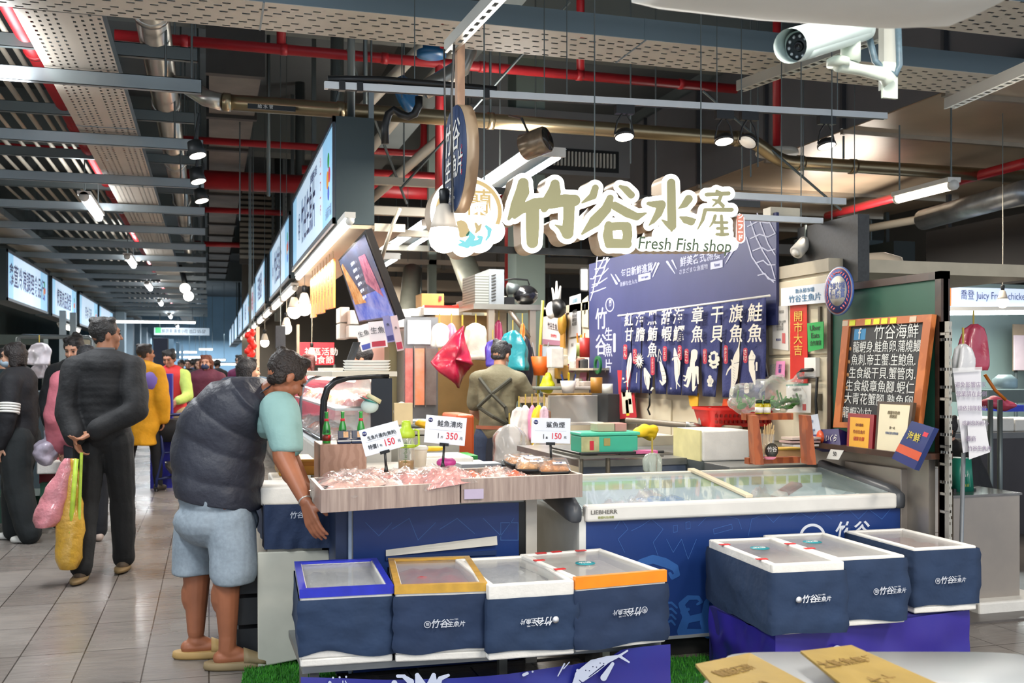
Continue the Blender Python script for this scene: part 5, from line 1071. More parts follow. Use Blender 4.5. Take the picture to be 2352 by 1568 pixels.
def tray_box(label, fl_, fr_, bd, z0, z1):
 t = thing('wood_tray', label, 'tray', ((fl_[0] + fr_[0]) / 2, fl_[1] + .2, z0)); A = [V((*fl_, 0)), V((*fr_, 0)), V((fr_[0], fr_[1] + bd, 0)), V((fl_[0], fl_[1] + bd, 0))]; c = sum(A, V()) / 4
 for i in range(4):
  p, q = A[i], A[(i + 1) % 4]; pi, qi = p + (c - p).normalized() * .02, q + (c - q).normalized() * .02; zt_ = z1
  mb = MB().add([(*v[:2], z) for z in (z0, zt_) for v in (p, q, qi, pi)], [(0, 3, 2, 1), (4, 5, 6, 7), (0, 1, 5, 4), (1, 2, 6, 5), (2, 3, 7, 6), (3, 0, 4, 7)])
  part('tray_wall', mb, WD, t); e = MB().add([(*v[:2], z) for z in (zt_, zt_ + .002) for v in (p, q, qi, pi)], [(4, 5, 6, 7), (0, 1, 5, 4), (2, 3, 7, 6)]); part('top_edge', e, WDI, t)
 part('tray_floor', MB().add([(*v[:2], z) for z in (z0 + .001, z0 + .02) for v in [x + (c - x).normalized() * .021 for x in A]], [(0, 3, 2, 1), (4, 5, 6, 7)]), WDI, t); return t
t1 = tray_box('left wood-grain tray full of pale pink vacuum packs', (.452, 4.35), (1.08, 4.475), .5, .82, .916)
t2 = tray_box('right wood-grain tray with orange fish packs and lidded boxes', (1.088, 4.476), (1.69, 4.535), .46, .822, .93)
part('patch_tape', MB().box((1.1, 4.470, .84), (1.19, 4.474, .885), None), M('#b5a9c0', .25, 0, .05), t2)
gA = 'vacuum packs of pink fish in the left tray'
k = 0
for j in range(4):
 for i in range(5):
  x = .565 + .11 * i + rr.uniform(-.015, .015); y = 4.475 + .1 * j + .125 * (x - .45) / .63 * 1.0 + rr.uniform(-.015, .015)
  pack(k, .2, .16, .04, (PK2, PK, PK, WHF)[(i * 3 + j) % 4] if i > 2 else (PK2, PK2, WHF, PK)[(i + j) % 4], 'clear pink fish pack in the left wood tray, %s row, %s from the left' % (('front', 'second', 'third', 'back')[j], ('first', 'second', 'third', 'fourth', 'fifth')[i]), gA, (x, y, .884 + rr.uniform(0, .022) + .008 * (i > 2)), rr.uniform(-.9, .9), rr.uniform(-.2, .2), rr.uniform(-.2, .2)); k += 1
pack(31, .26, .17, .06, PK, 'large pink striped vacuum pack leaning over the joint of the two wood trays', None, (1.02, 4.53, .915), .2, .25, -.1)
gB = 'fish packs in the right tray'
for i, (x, y, m, w) in enumerate(((1.2, 4.62, PK2, .16), (1.2, 4.76, SALM, .15), (1.3, 4.63, WHF, .15), (1.33, 4.78, PK2, .16), (1.42, 4.65, PK2, .15), (1.26, 4.69, SALM, .12), (1.38, 4.62, SALM, .12), (1.44, 4.8, WHF, .14))):
 pack(40 + i, w, .12, .045, m, ('pale', 'orange', 'whitish', 'pale', 'pale', 'orange', 'orange', 'whitish')[i] + ' fish pack in the right wood tray, ' + ('front left', 'back left', 'front middle', 'back middle', 'front right', 'centre', 'front edge', 'back right')[i], gB, (x, y, .878 + .008 * i % .03), rr.uniform(-.8, .8), rr.uniform(-.2, .2), rr.uniform(-.15, .15))
for i, (px, py, l) in enumerate(((1150, 715, 0), (1455, 770, 0))): pass
def lidbox(label, loc, rz, rx, food='#c98546'):
 t = thing('lidded_box', label, 'food box'); w, d = .16, .115
 part('black_tray', MB().loft([((0, 0, 0), (w * .42, 0, 0), (0, d * .42, 0)), ((0, 0, .028), (w * .5, 0, 0), (0, d * .5, 0))], 24, p=6), BLK, t)
 fm = pack_mesh(int(rz * 10) + 7, w * .9, d * .9, .026); fm.v = [(x, y, z + .024) for x, y, z in fm.v]; part('smoked_fish', fm, M(food, .35, 0, .35, 45, .6, coat=.6, bscale=60), t)
 part('clear_lid', MB().loft([((0, 0, .03), (w * .5, 0, 0), (0, d * .5, 0)), ((0, 0, .055), (w * .45, 0, 0), (0, d * .45, 0)), ((0, 0, .058), (w * .3, 0, 0), (0, d * .3, 0))], 24, p=6), glass('#ffffff', .1, .05), t)
 part('paper_label', MB().box((-.01, -.035, .0585), (.055, -.01, .0595)), WHT, t); text('竹谷', .016, INK, t, (.02, -.022, .0597), (1, 0, 0), (0, 1, 0))
 return place(t, loc, rz, rx)
lidbox('lidded black box of smoked fish with a white label, in front', (1.585, 4.66, .93), -.1, .35)
lidbox('lidded black box of smoked fish behind and left of the labelled one', (1.5, 4.72, .935), -.35, .3, '#d09a5c'); lidbox('lidded black box of smoked fish farthest back in the right tray', (1.47, 4.82, .945), .15, .15, '#c98a50')
def price_sign(label, px, py, wpx, hpx, d, roll, rows, pole=None, holder='#1c1c1c'):
 t = thing('price_sign', label, 'price sign', W(px, py, d)); c = W(px, py, d); s = d / FP; a = math.radians(roll)
 xd = V((CS, -SN, 0)); up = V((0, 0, 1)); X_ = xd * math.cos(a) + up * math.sin(a); U_ = -xd * math.sin(a) + up * math.cos(a); n_ = X_.cross(U_)
 R = Matrix((X_, U_, n_)).transposed(); w, h = wpx * s, hpx * s
 cd = bev(part('card', MB().box((-w / 2, -h / 2, -.003), (w / 2, h / 2, 0), R, c), M('#dbe0e8', .35, 0, .03), t), .002)
 part('round_logo', MB().lathe([(.011, 0), (.001, .001)], c + X_ * (-w * .38) + U_ * (h * .33), 16, n_), INK, t); text('竹谷', .009, WHT, t, c + X_ * (-w * .38) + U_ * (h * .33) + n_ * .001, X_, U_)
 for tx, u, v, sz, m, xs in rows: text(tx, sz * h, m, cd, c + X_ * (w * u) + U_ * (h * v), X_, U_, off=.006, xs=xs)
 part('rule', MB().box((-w * .4, -.001, 0), (w * .4, .0, .0006), R, c), M('#9aa3b5', .5, 0, 0), t)
 cb = c - U_ * (h * .5); part('clip', MB().box((-.022, -.008, -.008), (.022, .006, .006), R, cb), BLK, t)
 if pole: e = W(*pole); part('stand', MB().tube([cb, e], .006, 8), BLK, t); part('stand_foot', MB().lathe([(.012, 0), (.009, .01), (.006, .03)], e - V((0, 0, .01)), 12), BLK, t)
 return t
INKK = M('#26282c', .5, 0, 0); RD = M('#d0253a', .5, 0, 0)
price_sign('tilted white price sign reading 150 clipped above the left wood tray', 876, 1007, 92, 62, 4.62, 15, [('生魚片邊肉(無刺)', .03, .12, .17, INKK, .85), ('特價1', -.24, -.22, .2, INKK, .8), ('包', -.05, -.24, .1, INKK, 1), ('150', .17, -.2, .36, RD, .8), ('元', .42, -.24, .12, INKK, 1)], (887, 1078, 4.62))
price_sign('white price sign reading 350 on a pole behind the left wood tray', 1023, 988, 94, 64, 4.9, -5, [('鮭魚清肉', .1, .22, .24, INKK, .95), ('1', -.16, -.22, .26, INKK, .8), ('斤', -.07, -.26, .1, INKK, 1), ('350', .17, -.2, .34, RD, .85), ('元', .4, -.25, .12, INKK, 1)], (1017, 1068, 4.85))
price_sign('white price sign reading 150 on the right above the lidded boxes', 1265, 989, 90, 58, 4.95, -1, [('鯊魚煙', .12, .22, .25, INKK, 1.0), ('1', -.18, -.24, .27, INKK, .8), ('盒', -.1, -.28, .1, INKK, 1), ('150', .14, -.22, .34, RD, .85), ('元', .37, -.26, .12, INKK, 1)], (1266, 1062, 4.95))
# ---------------- behind the trays
cg = thing('work_table', 'pale work table behind the wood trays with tools on it', 'table', (1.4, 5.9, 0))
part('table_top', MB().box((.56, 5.56, .82), (1.62, 6.2, .86)), M('#cdc8be', .5, 0, .05), cg)
for x, y in ((.6, 5.6), (1.58, 5.6), (.6, 6.16), (1.58, 6.16)): part('leg', MB().box((x - .02, y - .02, 0), (x + .02, y + .02, .82)), STAIN, cg)
a, b = pbox(735, 1020, 842, 1092, 5.15, .3); o = solo('wood_box', MB().box((a[0], a[1], .82), b), wood('#a98472', '#9c7765', 8), 'reddish wood-grain box carrying the green bottles', 'box'); bev(o, .003); ZB = b[2]
def bottle(label, px, Y, zb, h, grp, kind=0):
 p = onY(px, 1000, Y); t = thing('sauce_bottle', label, 'bottle', (p.x, Y, zb), grp); s = h / .16; G = M('#2f9a3c' if kind == 0 else '#4a2e20', .25, 0, .12, 20, coat=.5)
 part('bottle_body', MB().lathe([(.02 * s, 0), (.021 * s, .004), (.0215 * s, .05 * s), (.019 * s, .08 * s), (.009 * s, .115 * s), (.0085 * s, .15 * s), (.011 * s, .16 * s), (.001, .16 * s)], (p.x, Y, zb), 18), G, t)
 part('bottle_label', MB().lathe([(.0222 * s, .012 * s), (.0224 * s, .045 * s)], (p.x, Y, zb), 18), M('#7a2c22', .4, 0, .3, 60), t)
 part('neck_band', MB().lathe([(.0115 * s, .112 * s), (.0107 * s, .125 * s)], (p.x, Y, zb), 14), REDI, t); part('red_sticker', MB().ball((p.x + .008, Y - .017 * s, zb + .035 * s), (.009 * s, .006 * s, .011 * s), 10), M('#d42a2a', .4, 0), t); text('山葵', .018 * s, BLK, t, (p.x - .004, Y - .0225 * s, zb + .06 * s)); return t
for px, l in ((750, 'leftmost'), (787, 'middle'), (829, 'rightmost')): bottle('green sauce bottle on the wood-grain box, ' + l, px, 5.25, ZB, .16, 'green sauce bottles')
for px, py, l in ((790, 1006, 'left'), (822, 1008, 'right')):
 p = onY(px, py, 5.2); t = thing('wasabi_tub', 'small black and white tub in front of the bottles, %s one' % l, 'tub', (p.x, 5.2, ZB)); o = part('tub', MB().box((-.034, -.02, 0), (.034, .02, .022), None, (p.x, 5.2, ZB)), M('#22304e', .4), t); bev(o, .004)
 o = part('tub_lid', MB().box((-.03, -.004, 0), (.03, .004, .042), Matrix.Rotation(-.2, 3, 'X'), (p.x, 5.2, ZB + .024)), M('#1f2c49', .35, 0, .1), t); bev(o, .003); part('photo_patch', MB().box((-.003, -.0048, .006), (.022, -.0042, .036), Matrix.Rotation(-.2, 3, 'X'), (p.x, 5.2, ZB + .024)), M('#d9a878', .5, 0, .3, 80), t); part('white_band', MB().box((-.0345, -.0205, .012), (.0345, .0205, .017), None, (p.x, 5.2, ZB)), WHT, t)
for k in range(7):
 px = 784 + 14 * k; p = onY(px, 1075, 4.93); pack(70 + k, .075, .085, .02, PK2 if k % 2 else WHF, 'small fish pack standing upright behind the left wood tray, %s from the left' % ('first', 'second', 'third', 'fourth', 'fifth', 'sixth', 'seventh')[k], 'upright small packs', (p.x, 4.93 + .01 * (k % 2), .90 + (k % 3) * .004), rr.uniform(-.3, .3), 1.25, rr.uniform(-.3, .3))
o = solo('small_tray', MB().box((.66, 4.86, .822), (1.0, 5.0, .9)), M('#d8d3ca', .5), 'white foam tray holding the small upright packs', 'tray'); bev(o, .006)
p = W(933, 1080, 5.15); t = thing('drink_bottle', 'clear drink bottle with a lime green lid and amber drink', 'bottle', p); r = .042
part('bottle_wall', MB().lathe([(r * .95, 0), (r, .01), (r, .17), (r * .9, .175)], p, 24), glass('#f4fbf4', .14), t); part('drink', MB().lathe([(r * .9, .004), (r * .93, .05), (.001, .05)], p, 24), M('#c78a18', .15, 0, .05, trans=.3), t)
part('lid', MB().lathe([(r * 1.05, .165), (r * 1.07, .18), (r * 1.0, .2), (r * .6, .215), (r * .55, .235), (r * .5, .25), (.001, .252)], p, 24), M('#b5d335', .4, 0, .04), t)
part('carry_loop', MB().tube([p + V((r, 0, .205)), p + V((r * 1.5, 0, .2)), p + V((r * 1.55, 0, .13)), p + V((r * 1.05, 0, .12))], .006, 8), M('#b5d335', .4), t); part('grip_ring', MB().lathe([(r * 1.05, .115), (r * 1.07, .122), (r * 1.05, .13)], p, 24), M('#b5d335', .4), t)
text('Herbalife', .028, M('#4a6a3a', .5, 0, 0), t, p + V((-.012, -r - .001, .095)), (0, 0, 1), (-1, 0, 0))
p = W(962, 1072, 5.3); t = thing('paper_cup', 'white cup with a domed lid beside the drink bottle', 'cup', p); part('cup', MB().lathe([(.035, 0), (.045, .09), (.047, .095)], p, 20), M('#e6dccb', .5), t); part('cup_lid', MB().lathe([(.049, .09), (.05, .1), (.04, .11), (.001, .113)], p, 20), WHT, t)
a, b = pbox(968, 1040, 1068, 1075, 5.5, .35); o = solo('foam_slab', MB().box((a[0], a[1], .862), (b[0] + .05, b[1], .94)), STY, 'white foam slab behind the 350 price sign', 'foam slab'); bev(o, .01)
o = solo('yellow_cloth', MB().ball(W(995, 1030, 5.7), (.07, .05, .015), 12), M('#e3b91f', .7, 0, .1, 20), 'yellow cloth lying on the foam slab behind the price signs', 'cloth')
sbox('orange_tub', 1048, 952, 1090, 1052, 7.4, .5, M('#c2501e', .5, 0, .08), 'orange plastic tub standing on the floor left of the worker', 'tub', w=.02)
sbox('green_tray', 1062, 1046, 1098, 1056, 7.0, .3, M('#2f9a46', .5), 'green tray edge beside the worker', 'tray')
for k, (px, py) in enumerate(((1060, 1062), (1170, 1058))):
 p = W(px, py, 5.4); o = solo('tool_tray', MB().box(p + V((0, 0, -.03)), p + V((.22, .15, -.01))), M('#8f9aa4', .3, .7), 'flat grey metal tray behind the wood trays, ' + ('left' if k == 0 else 'right') + ' one', 'tray')
o = solo('magenta_ball', MB().ball(W(1025, 1062, 5.05), (.05, .04, .028), 14), M('#c2408e', .4, 0, .2, 30), 'magenta crumpled bag behind the pink striped pack', 'bag')
# cloth-covered low counter on the aisle side
lc = thing('aisle_counter', 'low counter with navy cloth under the foam boxes where the customer reaches', 'counter', (.5, 5.4, 0))
part('counter_body', MB().box((.27, 5.06, .0), (.53, 6.3, .74)), M('#b9b2a4', .6, 0, .1, 4), lc); part('cloth_front', cloth_quad((.255, 5.045, 0), (.575, 5.0, 0), .56, lambda u: .775, 12, .01), M('#243350', .85, 0, .15, 6, .25, bscale=40), lc)
part('cloth_side', cloth_quad((.25, 6.3, 0), (.255, 5.045, 0), .56, lambda u: .77, 14, .01), M('#243350', .85, 0, .15, 6, .25, bscale=40), lc)
text('竹谷生', .035, LOGO, lc, onY(690, 1183, 5.0) , off=.01, ital=.2)
fp = MB(); a, b = onY(592, 1245, 5.0), onY(757, 1232, 5.0); fp.quad((a.x, 4.985, .012), (b.x + .03, 4.98, .06), (b.x, 5.03, .545), (a.x, 5.035, .55), t=.03)
o = solo('leaning_board', fp, M('#c5c3b4', .55, 0, .14, 3), 'worn cream foam panel leaning below the navy cloth counter', 'panel'); bev(o, .006)
cr2 = thing('black_crates', 'dark grey plastic crate standing under the counter behind the customer', 'crate', (.25, 5.25, 0))
for k in range(3): part('crate_tier', MB().box((.13, 5.15, .03 + .15 * k), (.27, 5.5, .16 + .15 * k)), M('#3a3c40', .5, 0, .15), cr2)
sbox('foam_box', 598, 1118, 690, 1160, 5.15, .35, STY, 'white foam box tray on the aisle counter beside the reaching arm', 'foam box', w=.01)
sbox('foam_box', 625, 1100, 700, 1130, 5.5, .4, M('#ebe4d6', .5, 0, .04), 'white foam box farther back on the aisle counter', 'foam box', w=.01)
tb = thing('taped_box', 'foam box wrapped in yellow brown tape beside the glass display', 'box', (.6, 5.75, .85)); a, b = pbox(640, 1055, 724, 1092, 5.65, .35)
bev(part('box_body', MB().box(a, b), M('#c9922f', .3, 0, .15, 6, coat=.5), tb), .008); part('tape_band', MB().box((a[0] - .003, a[1] - .003, a[2] + .05), (b[0] + .003, b[1] + .003, a[2] + .075)), M('#a86f1a', .3, 0, .1, coat=.5), tb)
# ---------------- curved glass fish display
gd = thing('glass_display', 'curved glass fish display counter with a black end frame and white trays on top', 'display counter', (.9, 7.8, 0))
YD = 6.3; dp = lambda x, y: onY(x, y, YD)
fr = [dp(x, y) for x, y in ((744, 1030), (742, 960), (744, 920), (752, 892), (770, 875), (800, 866), (860, 862), (893, 862))]
part('end_frame', MB().tube(fr, .022, 10), M('#16171a', .25, 0, .1), gd)
a, b = dp(852, 868), dp(900, 1030); part('end_panel', MB().box((a.x, YD - .01, b.z), (b.x, YD + .02, a.z)), M('#1a1b20', .2, 0, .1), gd)
xl, xr = dp(742, 900).x, dp(900, 900).x; zt2 = dp(800, 866).z
part('counter_body', MB().box((xl - .02, YD + .02, 0), (xr, 9.6, .93)), M('#cdc9c0', .5, 0, .05), gd)
part('end_glass', MB().quad(*[p + V((0, .01, 0)) for p in fr[:-1]], dp(852, 866) + V((0, .01, 0)), dp(852, 1030) + V((0, .01, 0)), t=.003), glass('#e8f2f2', .1), gd)
cv = MB(); pr = [(p.x, p.z) for p in fr[:-1]]; cv.add([(x, y, z) for y in (YD + .02, 9.6) for x, z in pr], [(i, i + 1, len(pr) + i + 1, len(pr) + i) for i in range(len(pr) - 1)], True); part('curved_glass', cv, glass('#e8f2f2', .12), gd)
part('top_slab', MB().box((dp(800, 860).x - .1, YD - .02, zt2 + .005), (xr + .03, 9.6, zt2 + .035)), M('#e2d9c6', .45, 0, .04), gd)
for y in (7.9, 9.55): part('glass_rib', MB().tube([(x, y, z) for x, z in pr], .012, 8), M('#5b6068', .3, .6), gd)
part('metal_rail', MB().tube([(xl + .02, YD, .98), (xl - .01, 9.6, .98)], .018, 8), M('#9aa0a6', .25, .9), gd); part('inner_shelf', MB().box((xl + .08, YD + .06, 1.17), (xr - .03, 9.5, 1.185)), M('#c9cdd0', .3, .5), gd)
part('inner_floor', MB().box((xl, YD + .03, .935), (xr - .03, 9.5, .96)), M('#eef2f4', .4, 0, .03, emit=.12), gd); part('inner_lamp', MB().tube([(xl + .2, YD + .1, zt2 - .02), (xl + .2, 9.4, zt2 - .02)], .014, 8), TUBEW, gd)
part('back_wall', MB().box((xr - .03, YD + .03, .93), (xr - .01, 9.5, zt2)), glass('#e2e6e6', .3), gd)
area((xl + .22, 7.9, zt2 - .05), .1, 2.8, 9, (1, .96, .9))
for k in range(9):
 y = 6.52 + .33 * k
 m = (REDM, SALM, PK, M('#e8833e', .35, 0, .15, 8, coat=.6), WHF)[k % 5]
 pack(80 + k, .3, .2, .07, m, ('dark red', 'salmon orange', 'pink', 'bright orange', 'whitish')[k % 5] + ' fish slab on the glass display shelf, ' + ('nearest end', 'second', 'third', 'fourth', 'fifth', 'sixth', 'seventh', 'eighth', 'farthest')[k], 'fish slabs on the display shelf', (xl + .28, y, 1.187), rr.uniform(-.2, .2) + .3)
 pack(95 + k, .26, .2, .06, (WHF, PK2, SALM)[k % 3], ('whitish', 'pale pink', 'salmon')[k % 3] + ' fish tray on the lit floor of the glass display, ' + ('nearest end', 'second', 'third', 'fourth', 'fifth', 'sixth', 'seventh', 'eighth', 'farthest')[k], 'fish trays on the display floor', (xl + .2, y, .962), rr.uniform(-.3, .3))
for k in range(4):
 z = zt2 + .036 + .018 * k; o = solo('foam_tray', MB().loft([((xr - .12, YD + .25, z), (.13, 0, 0), (0, .1, 0)), ((xr - .12, YD + .25, z + .016), (.145, 0, 0), (0, .11, 0))], 24, p=6), WHT, 'white foam tray on top of the glass display, %s of the stack' % ('bottom', 'second', 'third', 'top')[k], 'tray', 'stacked white trays')
o = solo('foam_tray', MB().box((xl + .1, YD + .9, zt2 + .036), (xl + .45, YD + 1.3, zt2 + .06)), WHT, 'flat white tray farther back on the glass display top', 'tray')
p, q_2 = W(788, 852, 6.7), W(812, 785, 6.7); o = solo('menu_board', MB().quad(p, p + V((.05, .0, 0)), q_2 + V((.05, .02, 0)), q_2, t=.02), M('#2c3036', .5, 0, .3, 40), 'narrow black chalk board standing on the glass display', 'board')
vs_ = thing('sun_visor', 'teal sun visor hat hanging on the black end panel of the glass display', 'hat', dp(853, 940)); c = dp(850, 925) + V((0, -.05, 0))
RV = Matrix.Rotation(.5, 3, 'Y')
part('visor_brim', MB().loft([(c + RV @ V((-.04, -.01, 0)), RV @ V((.03, 0, 0)), V((0, .04, .0))), (c + RV @ V((-.04, -.02, .006)), RV @ V((.075, 0, .01)), V((0, .05, 0)))], 20), M('#2f9c92', .5, 0, .06), vs_)
part('hat_band', MB().loft([(c + RV @ V((0, 0, .02)), RV @ V((.05, 0, 0)), V((0, .05, 0))), (c + RV @ V((0, 0, .045)), RV @ V((.048, 0, 0)), V((0, .048, 0)))], 20), M('#e6dcb0', .6), vs_); part('hat_crown', MB().ball(c + RV @ V((.0, 0, -.02)), (.055, .05, .045), 16), M('#cfe0dc', .5, 0, .05), vs_)
# ---------------- screen, plaques, bulbs under the soffit
tv = thing('hanging_screen', 'wide menu screen tilted down under the big lightbox showing fish pictures', 'screen', W(845, 640, 7.8))
TL, TR = W(776, 597, 8.35), W(838, 528, 7.3); BL, BR_ = W(824, 746, 8.4), W(916, 736, 7.45)
nn = (TR - TL).cross(BL - TL).normalized(); nn = nn if nn.dot(V((0, 0, CH)) - TL) > 0 else -nn
part('screen_case', MB().quad(*(p - nn * .003 for p in (TL, BL, BR_, TR)), t=.05), M('#2a2624', .3, 0), tv)
def tvq(u0, v0, u1, v1, m, nm, k=.002):
 f = lambda u, v: (TL * (1 - u) + TR * u) * (1 - v) + (BL * (1 - u) + BR_ * u) * v + nn * k
 part(nm, MB().quad(f(u0, v0), f(u0, v1), f(u1, v1), f(u1, v0)), m, tv); return f
f = tvq(.04, .03, .96, .96, mix_mat('#4a4550', '#57607c', 'noise', dict(s=4), .12, emit=.35), 'screen_picture')
tvq(.06, .62, .94, .94, mix_mat('#3452b0', '#8a94c8', 'noise', dict(s=6), .1, emit=.4), 'blue_picture', .003)
part('food_picture', MB().quad(f(.06, .12) + nn * .003, f(.1, .7) + nn * .003, f(.42, .72) + nn * .003, f(.12, .1) + nn * .003), mix_mat('#b06a34', '#d8b080', 'noise', dict(s=14), .2, emit=.3), tv)
part('food_picture', MB().quad(f(.62, .18) + nn * .003, f(.58, .5) + nn * .003, f(.88, .72) + nn * .003, f(.8, .2) + nn * .003), mix_mat('#6a3c58', '#c07a8c', 'noise', dict(s=12), .2, emit=.3), tv)
for k in range(6): text('生魚片 150', .028, M('#d8dae4', .5, 0, 0, emit=.6), tv, f(.42, .2 + .09 * k) + nn * .004, TR - TL, TL - BL)
part('bracket', MB().tube([(TL + BR_) / 2 - nn * .05, W(900, 520, 7.6), W(918, 480, 7.7)], .015, 8), M('#c4bba9', .4, .4), tv)
for k in range(8):
 y = 9.05 + .27 * k; t = thing('menu_plaque', 'hanging orange wooden menu plaque, ' + ('nearest', 'second', 'third', 'fourth', 'fifth', 'sixth', 'seventh', 'farthest')[k] + ' of the eight', 'plaque', (1.05, y, 1.97), 'wooden menu plaques')
 part('board', MB().box((1.045, y, 1.97 + .01 * (k % 3)), (1.065, y + .22, 2.4)), wood('#e08a34', '#c8742a', 5), t); part('string', MB().tube([(1.055, y + .11, 2.4), (1.055, y + .11, 2.478)], .004, 6), M('#8a6a40', .6), t)
 part('paler_edge', MB().box((1.05, y - .002, 1.975 + .01 * (k % 3)), (1.06, y, 2.395)), M('#f0a450', .5), t)  # near edge strip in paler orange than the board
 text('鮭\n魚\n片', .07, M('#3a2412', .6, 0, 0), t, (1.044, y + .11, 2.2), XD)
bulb('lit bulb under the soffit nearer the wooden plaques', 699, 708, 11.5, 1.35, .13, 12, 5); bulb('lit bulb under the soffit left of its twin', 676, 716, 12.8, 1.4, .09, 12, 4); bulb('lit bulb farther down the aisle over the vendor stalls', 658, 755, 13, 1.1, .5, 12, 3)
bulb('lit bulb over the red banner stall', 716, 822, 14, 1.1, .5, 10, 3); bulb('lit bulb low beside the yellow balloon', 608, 787, 16, 1.1, .5, 10, 3)
bulb('lit bulb on a cream cord in front of the black panel at the right edge', 2303, 694, 9.0, .8, .9, 8, 6)
for k, (px, py, w, c, tx) in enumerate(((838, 775, .11, '#e8e4e2', '生魚片'), (868, 768, .13, '#e3d8d8', '外送'), (893, 755, .06, '#8b88b8', '優\n惠'), (912, 765, .05, '#e2c8cc', 'Q\nR'))):
 p = W(px, py, 7.9 - .15 * k); t = thing('hanging_flyer', ('leftmost white', 'second, picture', 'third, violet', 'rightmost pink')[k] + ' flyer hanging below the screen', 'flyer', p, 'flyers below the screen'); h = .2 if k < 3 else .26
 Rf = Matrix.Rotation((-.3, -.1, -.2, -.2)[k], 3, 'Y') @ Matrix.Rotation(-TH, 3, 'Z'); part('sheet', MB().box((-w / 2, -.002, -h / 2), (w / 2, 0, h / 2), Rf, p), M(c, .5, 0, .05, 10), t)
 part('red_patch', MB().box((-w / 2 * .8, -.004, -h * .45), (w / 2 * .8, -.002, -h * .25), Rf, p), M(('#3c4a9a', '#a8283c', '#3a3a78', '#b8324c')[k], .5, 0, 0), t); text('生魚' if k < 2 else '魚', w * .42, INKK, t, p + Rf @ V((0, -.003, h * .15)), Rf @ V((1, 0, 0)), Rf @ V((0, 0, 1)))
# ================================================================ INSIDE THE STALL
def tube_thing(name, label, cat, pts, r, m): return solo(name, MB().tube(pts, r, 10), m, label, cat)
GLV = M('#8d8f8e', .35, .7, .2, 5)
# steel sink counter
sk = thing('sink_counter', 'stainless sink counter running along the cold room wall', 'counter', (3.1, 6.6, 0))
part('counter_top', MB().box((2.2, 5.95, .82), (3.6, 7.3, .86)), GLV, sk); part('counter_front', MB().box((2.22, 5.97, .0), (3.6, 6.0, .82)), mix_mat('#4a5a78', '#6d7684', 'noise', dict(s=5), .5), sk)
part('sink_basin', MB().box((2.55, 6.2, .855), (3.0, 6.6, .862)), M('#4e5253', .3, .7), sk)
p = W(1500, 1025, 6.9)
tp2 = thing('water_tap', 'curved chrome tap over the sink', 'tap', W(1605, 1000, 6.9))
part('tap_spout', MB().tube([W(1610, 1000, 6.9), W(1608, 965, 6.9), W(1614, 945, 6.9), W(1630, 940, 6.9), W(1645, 945, 6.9)], .016, 10), STEEL, tp2)
part('tap_body', MB().tube([W(1575, 975, 6.9), W(1612, 980, 6.9)], .022, 10), STEEL, tp2); part('tap_pipe', MB().tube([W(1612, 975, 6.9), W(1600, 1010, 6.9), W(1590, 1040, 6.9)], .016, 8), M('#8a7a5a', .4, .6), tp2)
solo('wall_pipe', MB().tube([W(1440, 965, 7.6), W(1560, 975, 7.2), W(1700, 985, 6.6)], .022, 8), M('#7c7364', .5, .3), 'grey brown water pipe running along the wall above the sink', 'pipe')
# wire rack table with green container
wr = thing('wire_table', 'black wire-edged side table holding the green container', 'table', W(1400, 1060, 6.3))
a, b = W(1332, 1040, 6.0), W(1500, 1040, 6.3)
part('table_top', MB().box((a.x, a.y, .90), (b.x, a.y + .5, .915)), M('#6b6960', .5, .3), wr)
ed = MB(); ed.tube([(a.x, a.y, .93), (b.x, a.y, .93)], .008, 6); ed.tube([(a.x, a.y, .93), (a.x, a.y + .5, .93)], .008, 6); part('wire_edge', ed, BLK, wr)
for x in (a.x + .01, a.x + .18, b.x - .03): part('leg', MB().tube([(x, a.y + .01, 0), (x, a.y + .01, .9)], .014, 8), M('#5f5a50', .4, .5), wr)
gc = thing('green_container', 'mint green plastic box with a clear end on the wire table', 'container', W(1400, 1035, 6.1)); a, b = pbox(1336, 1000, 1466, 1040, a.y + .04, .2)
bev(part('container_body', MB().box(a, b), M('#3fb896', .35, 0, .06, 6, alpha=1), gc), .01); bev(part('container_lid', MB().box((a[0] - .01, a[1] - .01, b[2]), (b[0] + .01, b[1] + .01, b[2] + .02)), M('#4fc6a4', .35), gc), .006)
part('clear_end', MB().box((a[0] - .002, a[1] - .003, a[2] + .01), (a[0] + .11, a[1] + .0, b[2] - .005)), M('#b9b884', .3, 0, .2, 20), gc); part('price_tag', MB().box((a[0] + .05, a[1] - .006, a[2] + .02), (a[0] + .075, a[1] - .003, b[2] - .03)), RD, gc); part('worn_sticker', MB().box((a[0] + .14, a[1] - .004, b[2] - .06), (a[0] + .18, a[1] - .0, b[2] - .015)), M('#a89a5a', .5), gc)
for k, (px0, px1, c, l) in enumerate(((1372, 1415, '#b9a98f', 'left beige'), (1410, 1440, '#c98c84', 'right pinkish'))):
 q0_ = pbox(px0, 973, px1, 990, a[1] + .04, .12); o = solo('small_box', MB().box((q0_[0][0], q0_[0][1], b[2] + .021), (q0_[1][0], q0_[1][1], b[2] + .07)), M(c, .5, 0, .08), 'small lidded box on top of the green container, ' + l, 'box'); bev(o, .005)
for k, (px, py, w, c, l) in enumerate(((1395, 1045, .16, '#d8a0a0', 'pink folded paper at the left'), (1445, 1030, .14, '#e6b8c8', 'pink notebook standing at the back'), (1455, 1040, .2, '#d9d3d6', 'white paper stack in the middle'), (1480, 1044, .14, '#d86a9a', 'magenta sheet at the right'))):
 p = W(px, py, 6.15); o = solo('paper_pad', MB().box((p.x - w / 2, p.y - .04, .916 + .002 * k), (p.x + w / 2, p.y + .05, .921 + .006 * k)), M(c, .6), l + ' on the wire table', 'paper')
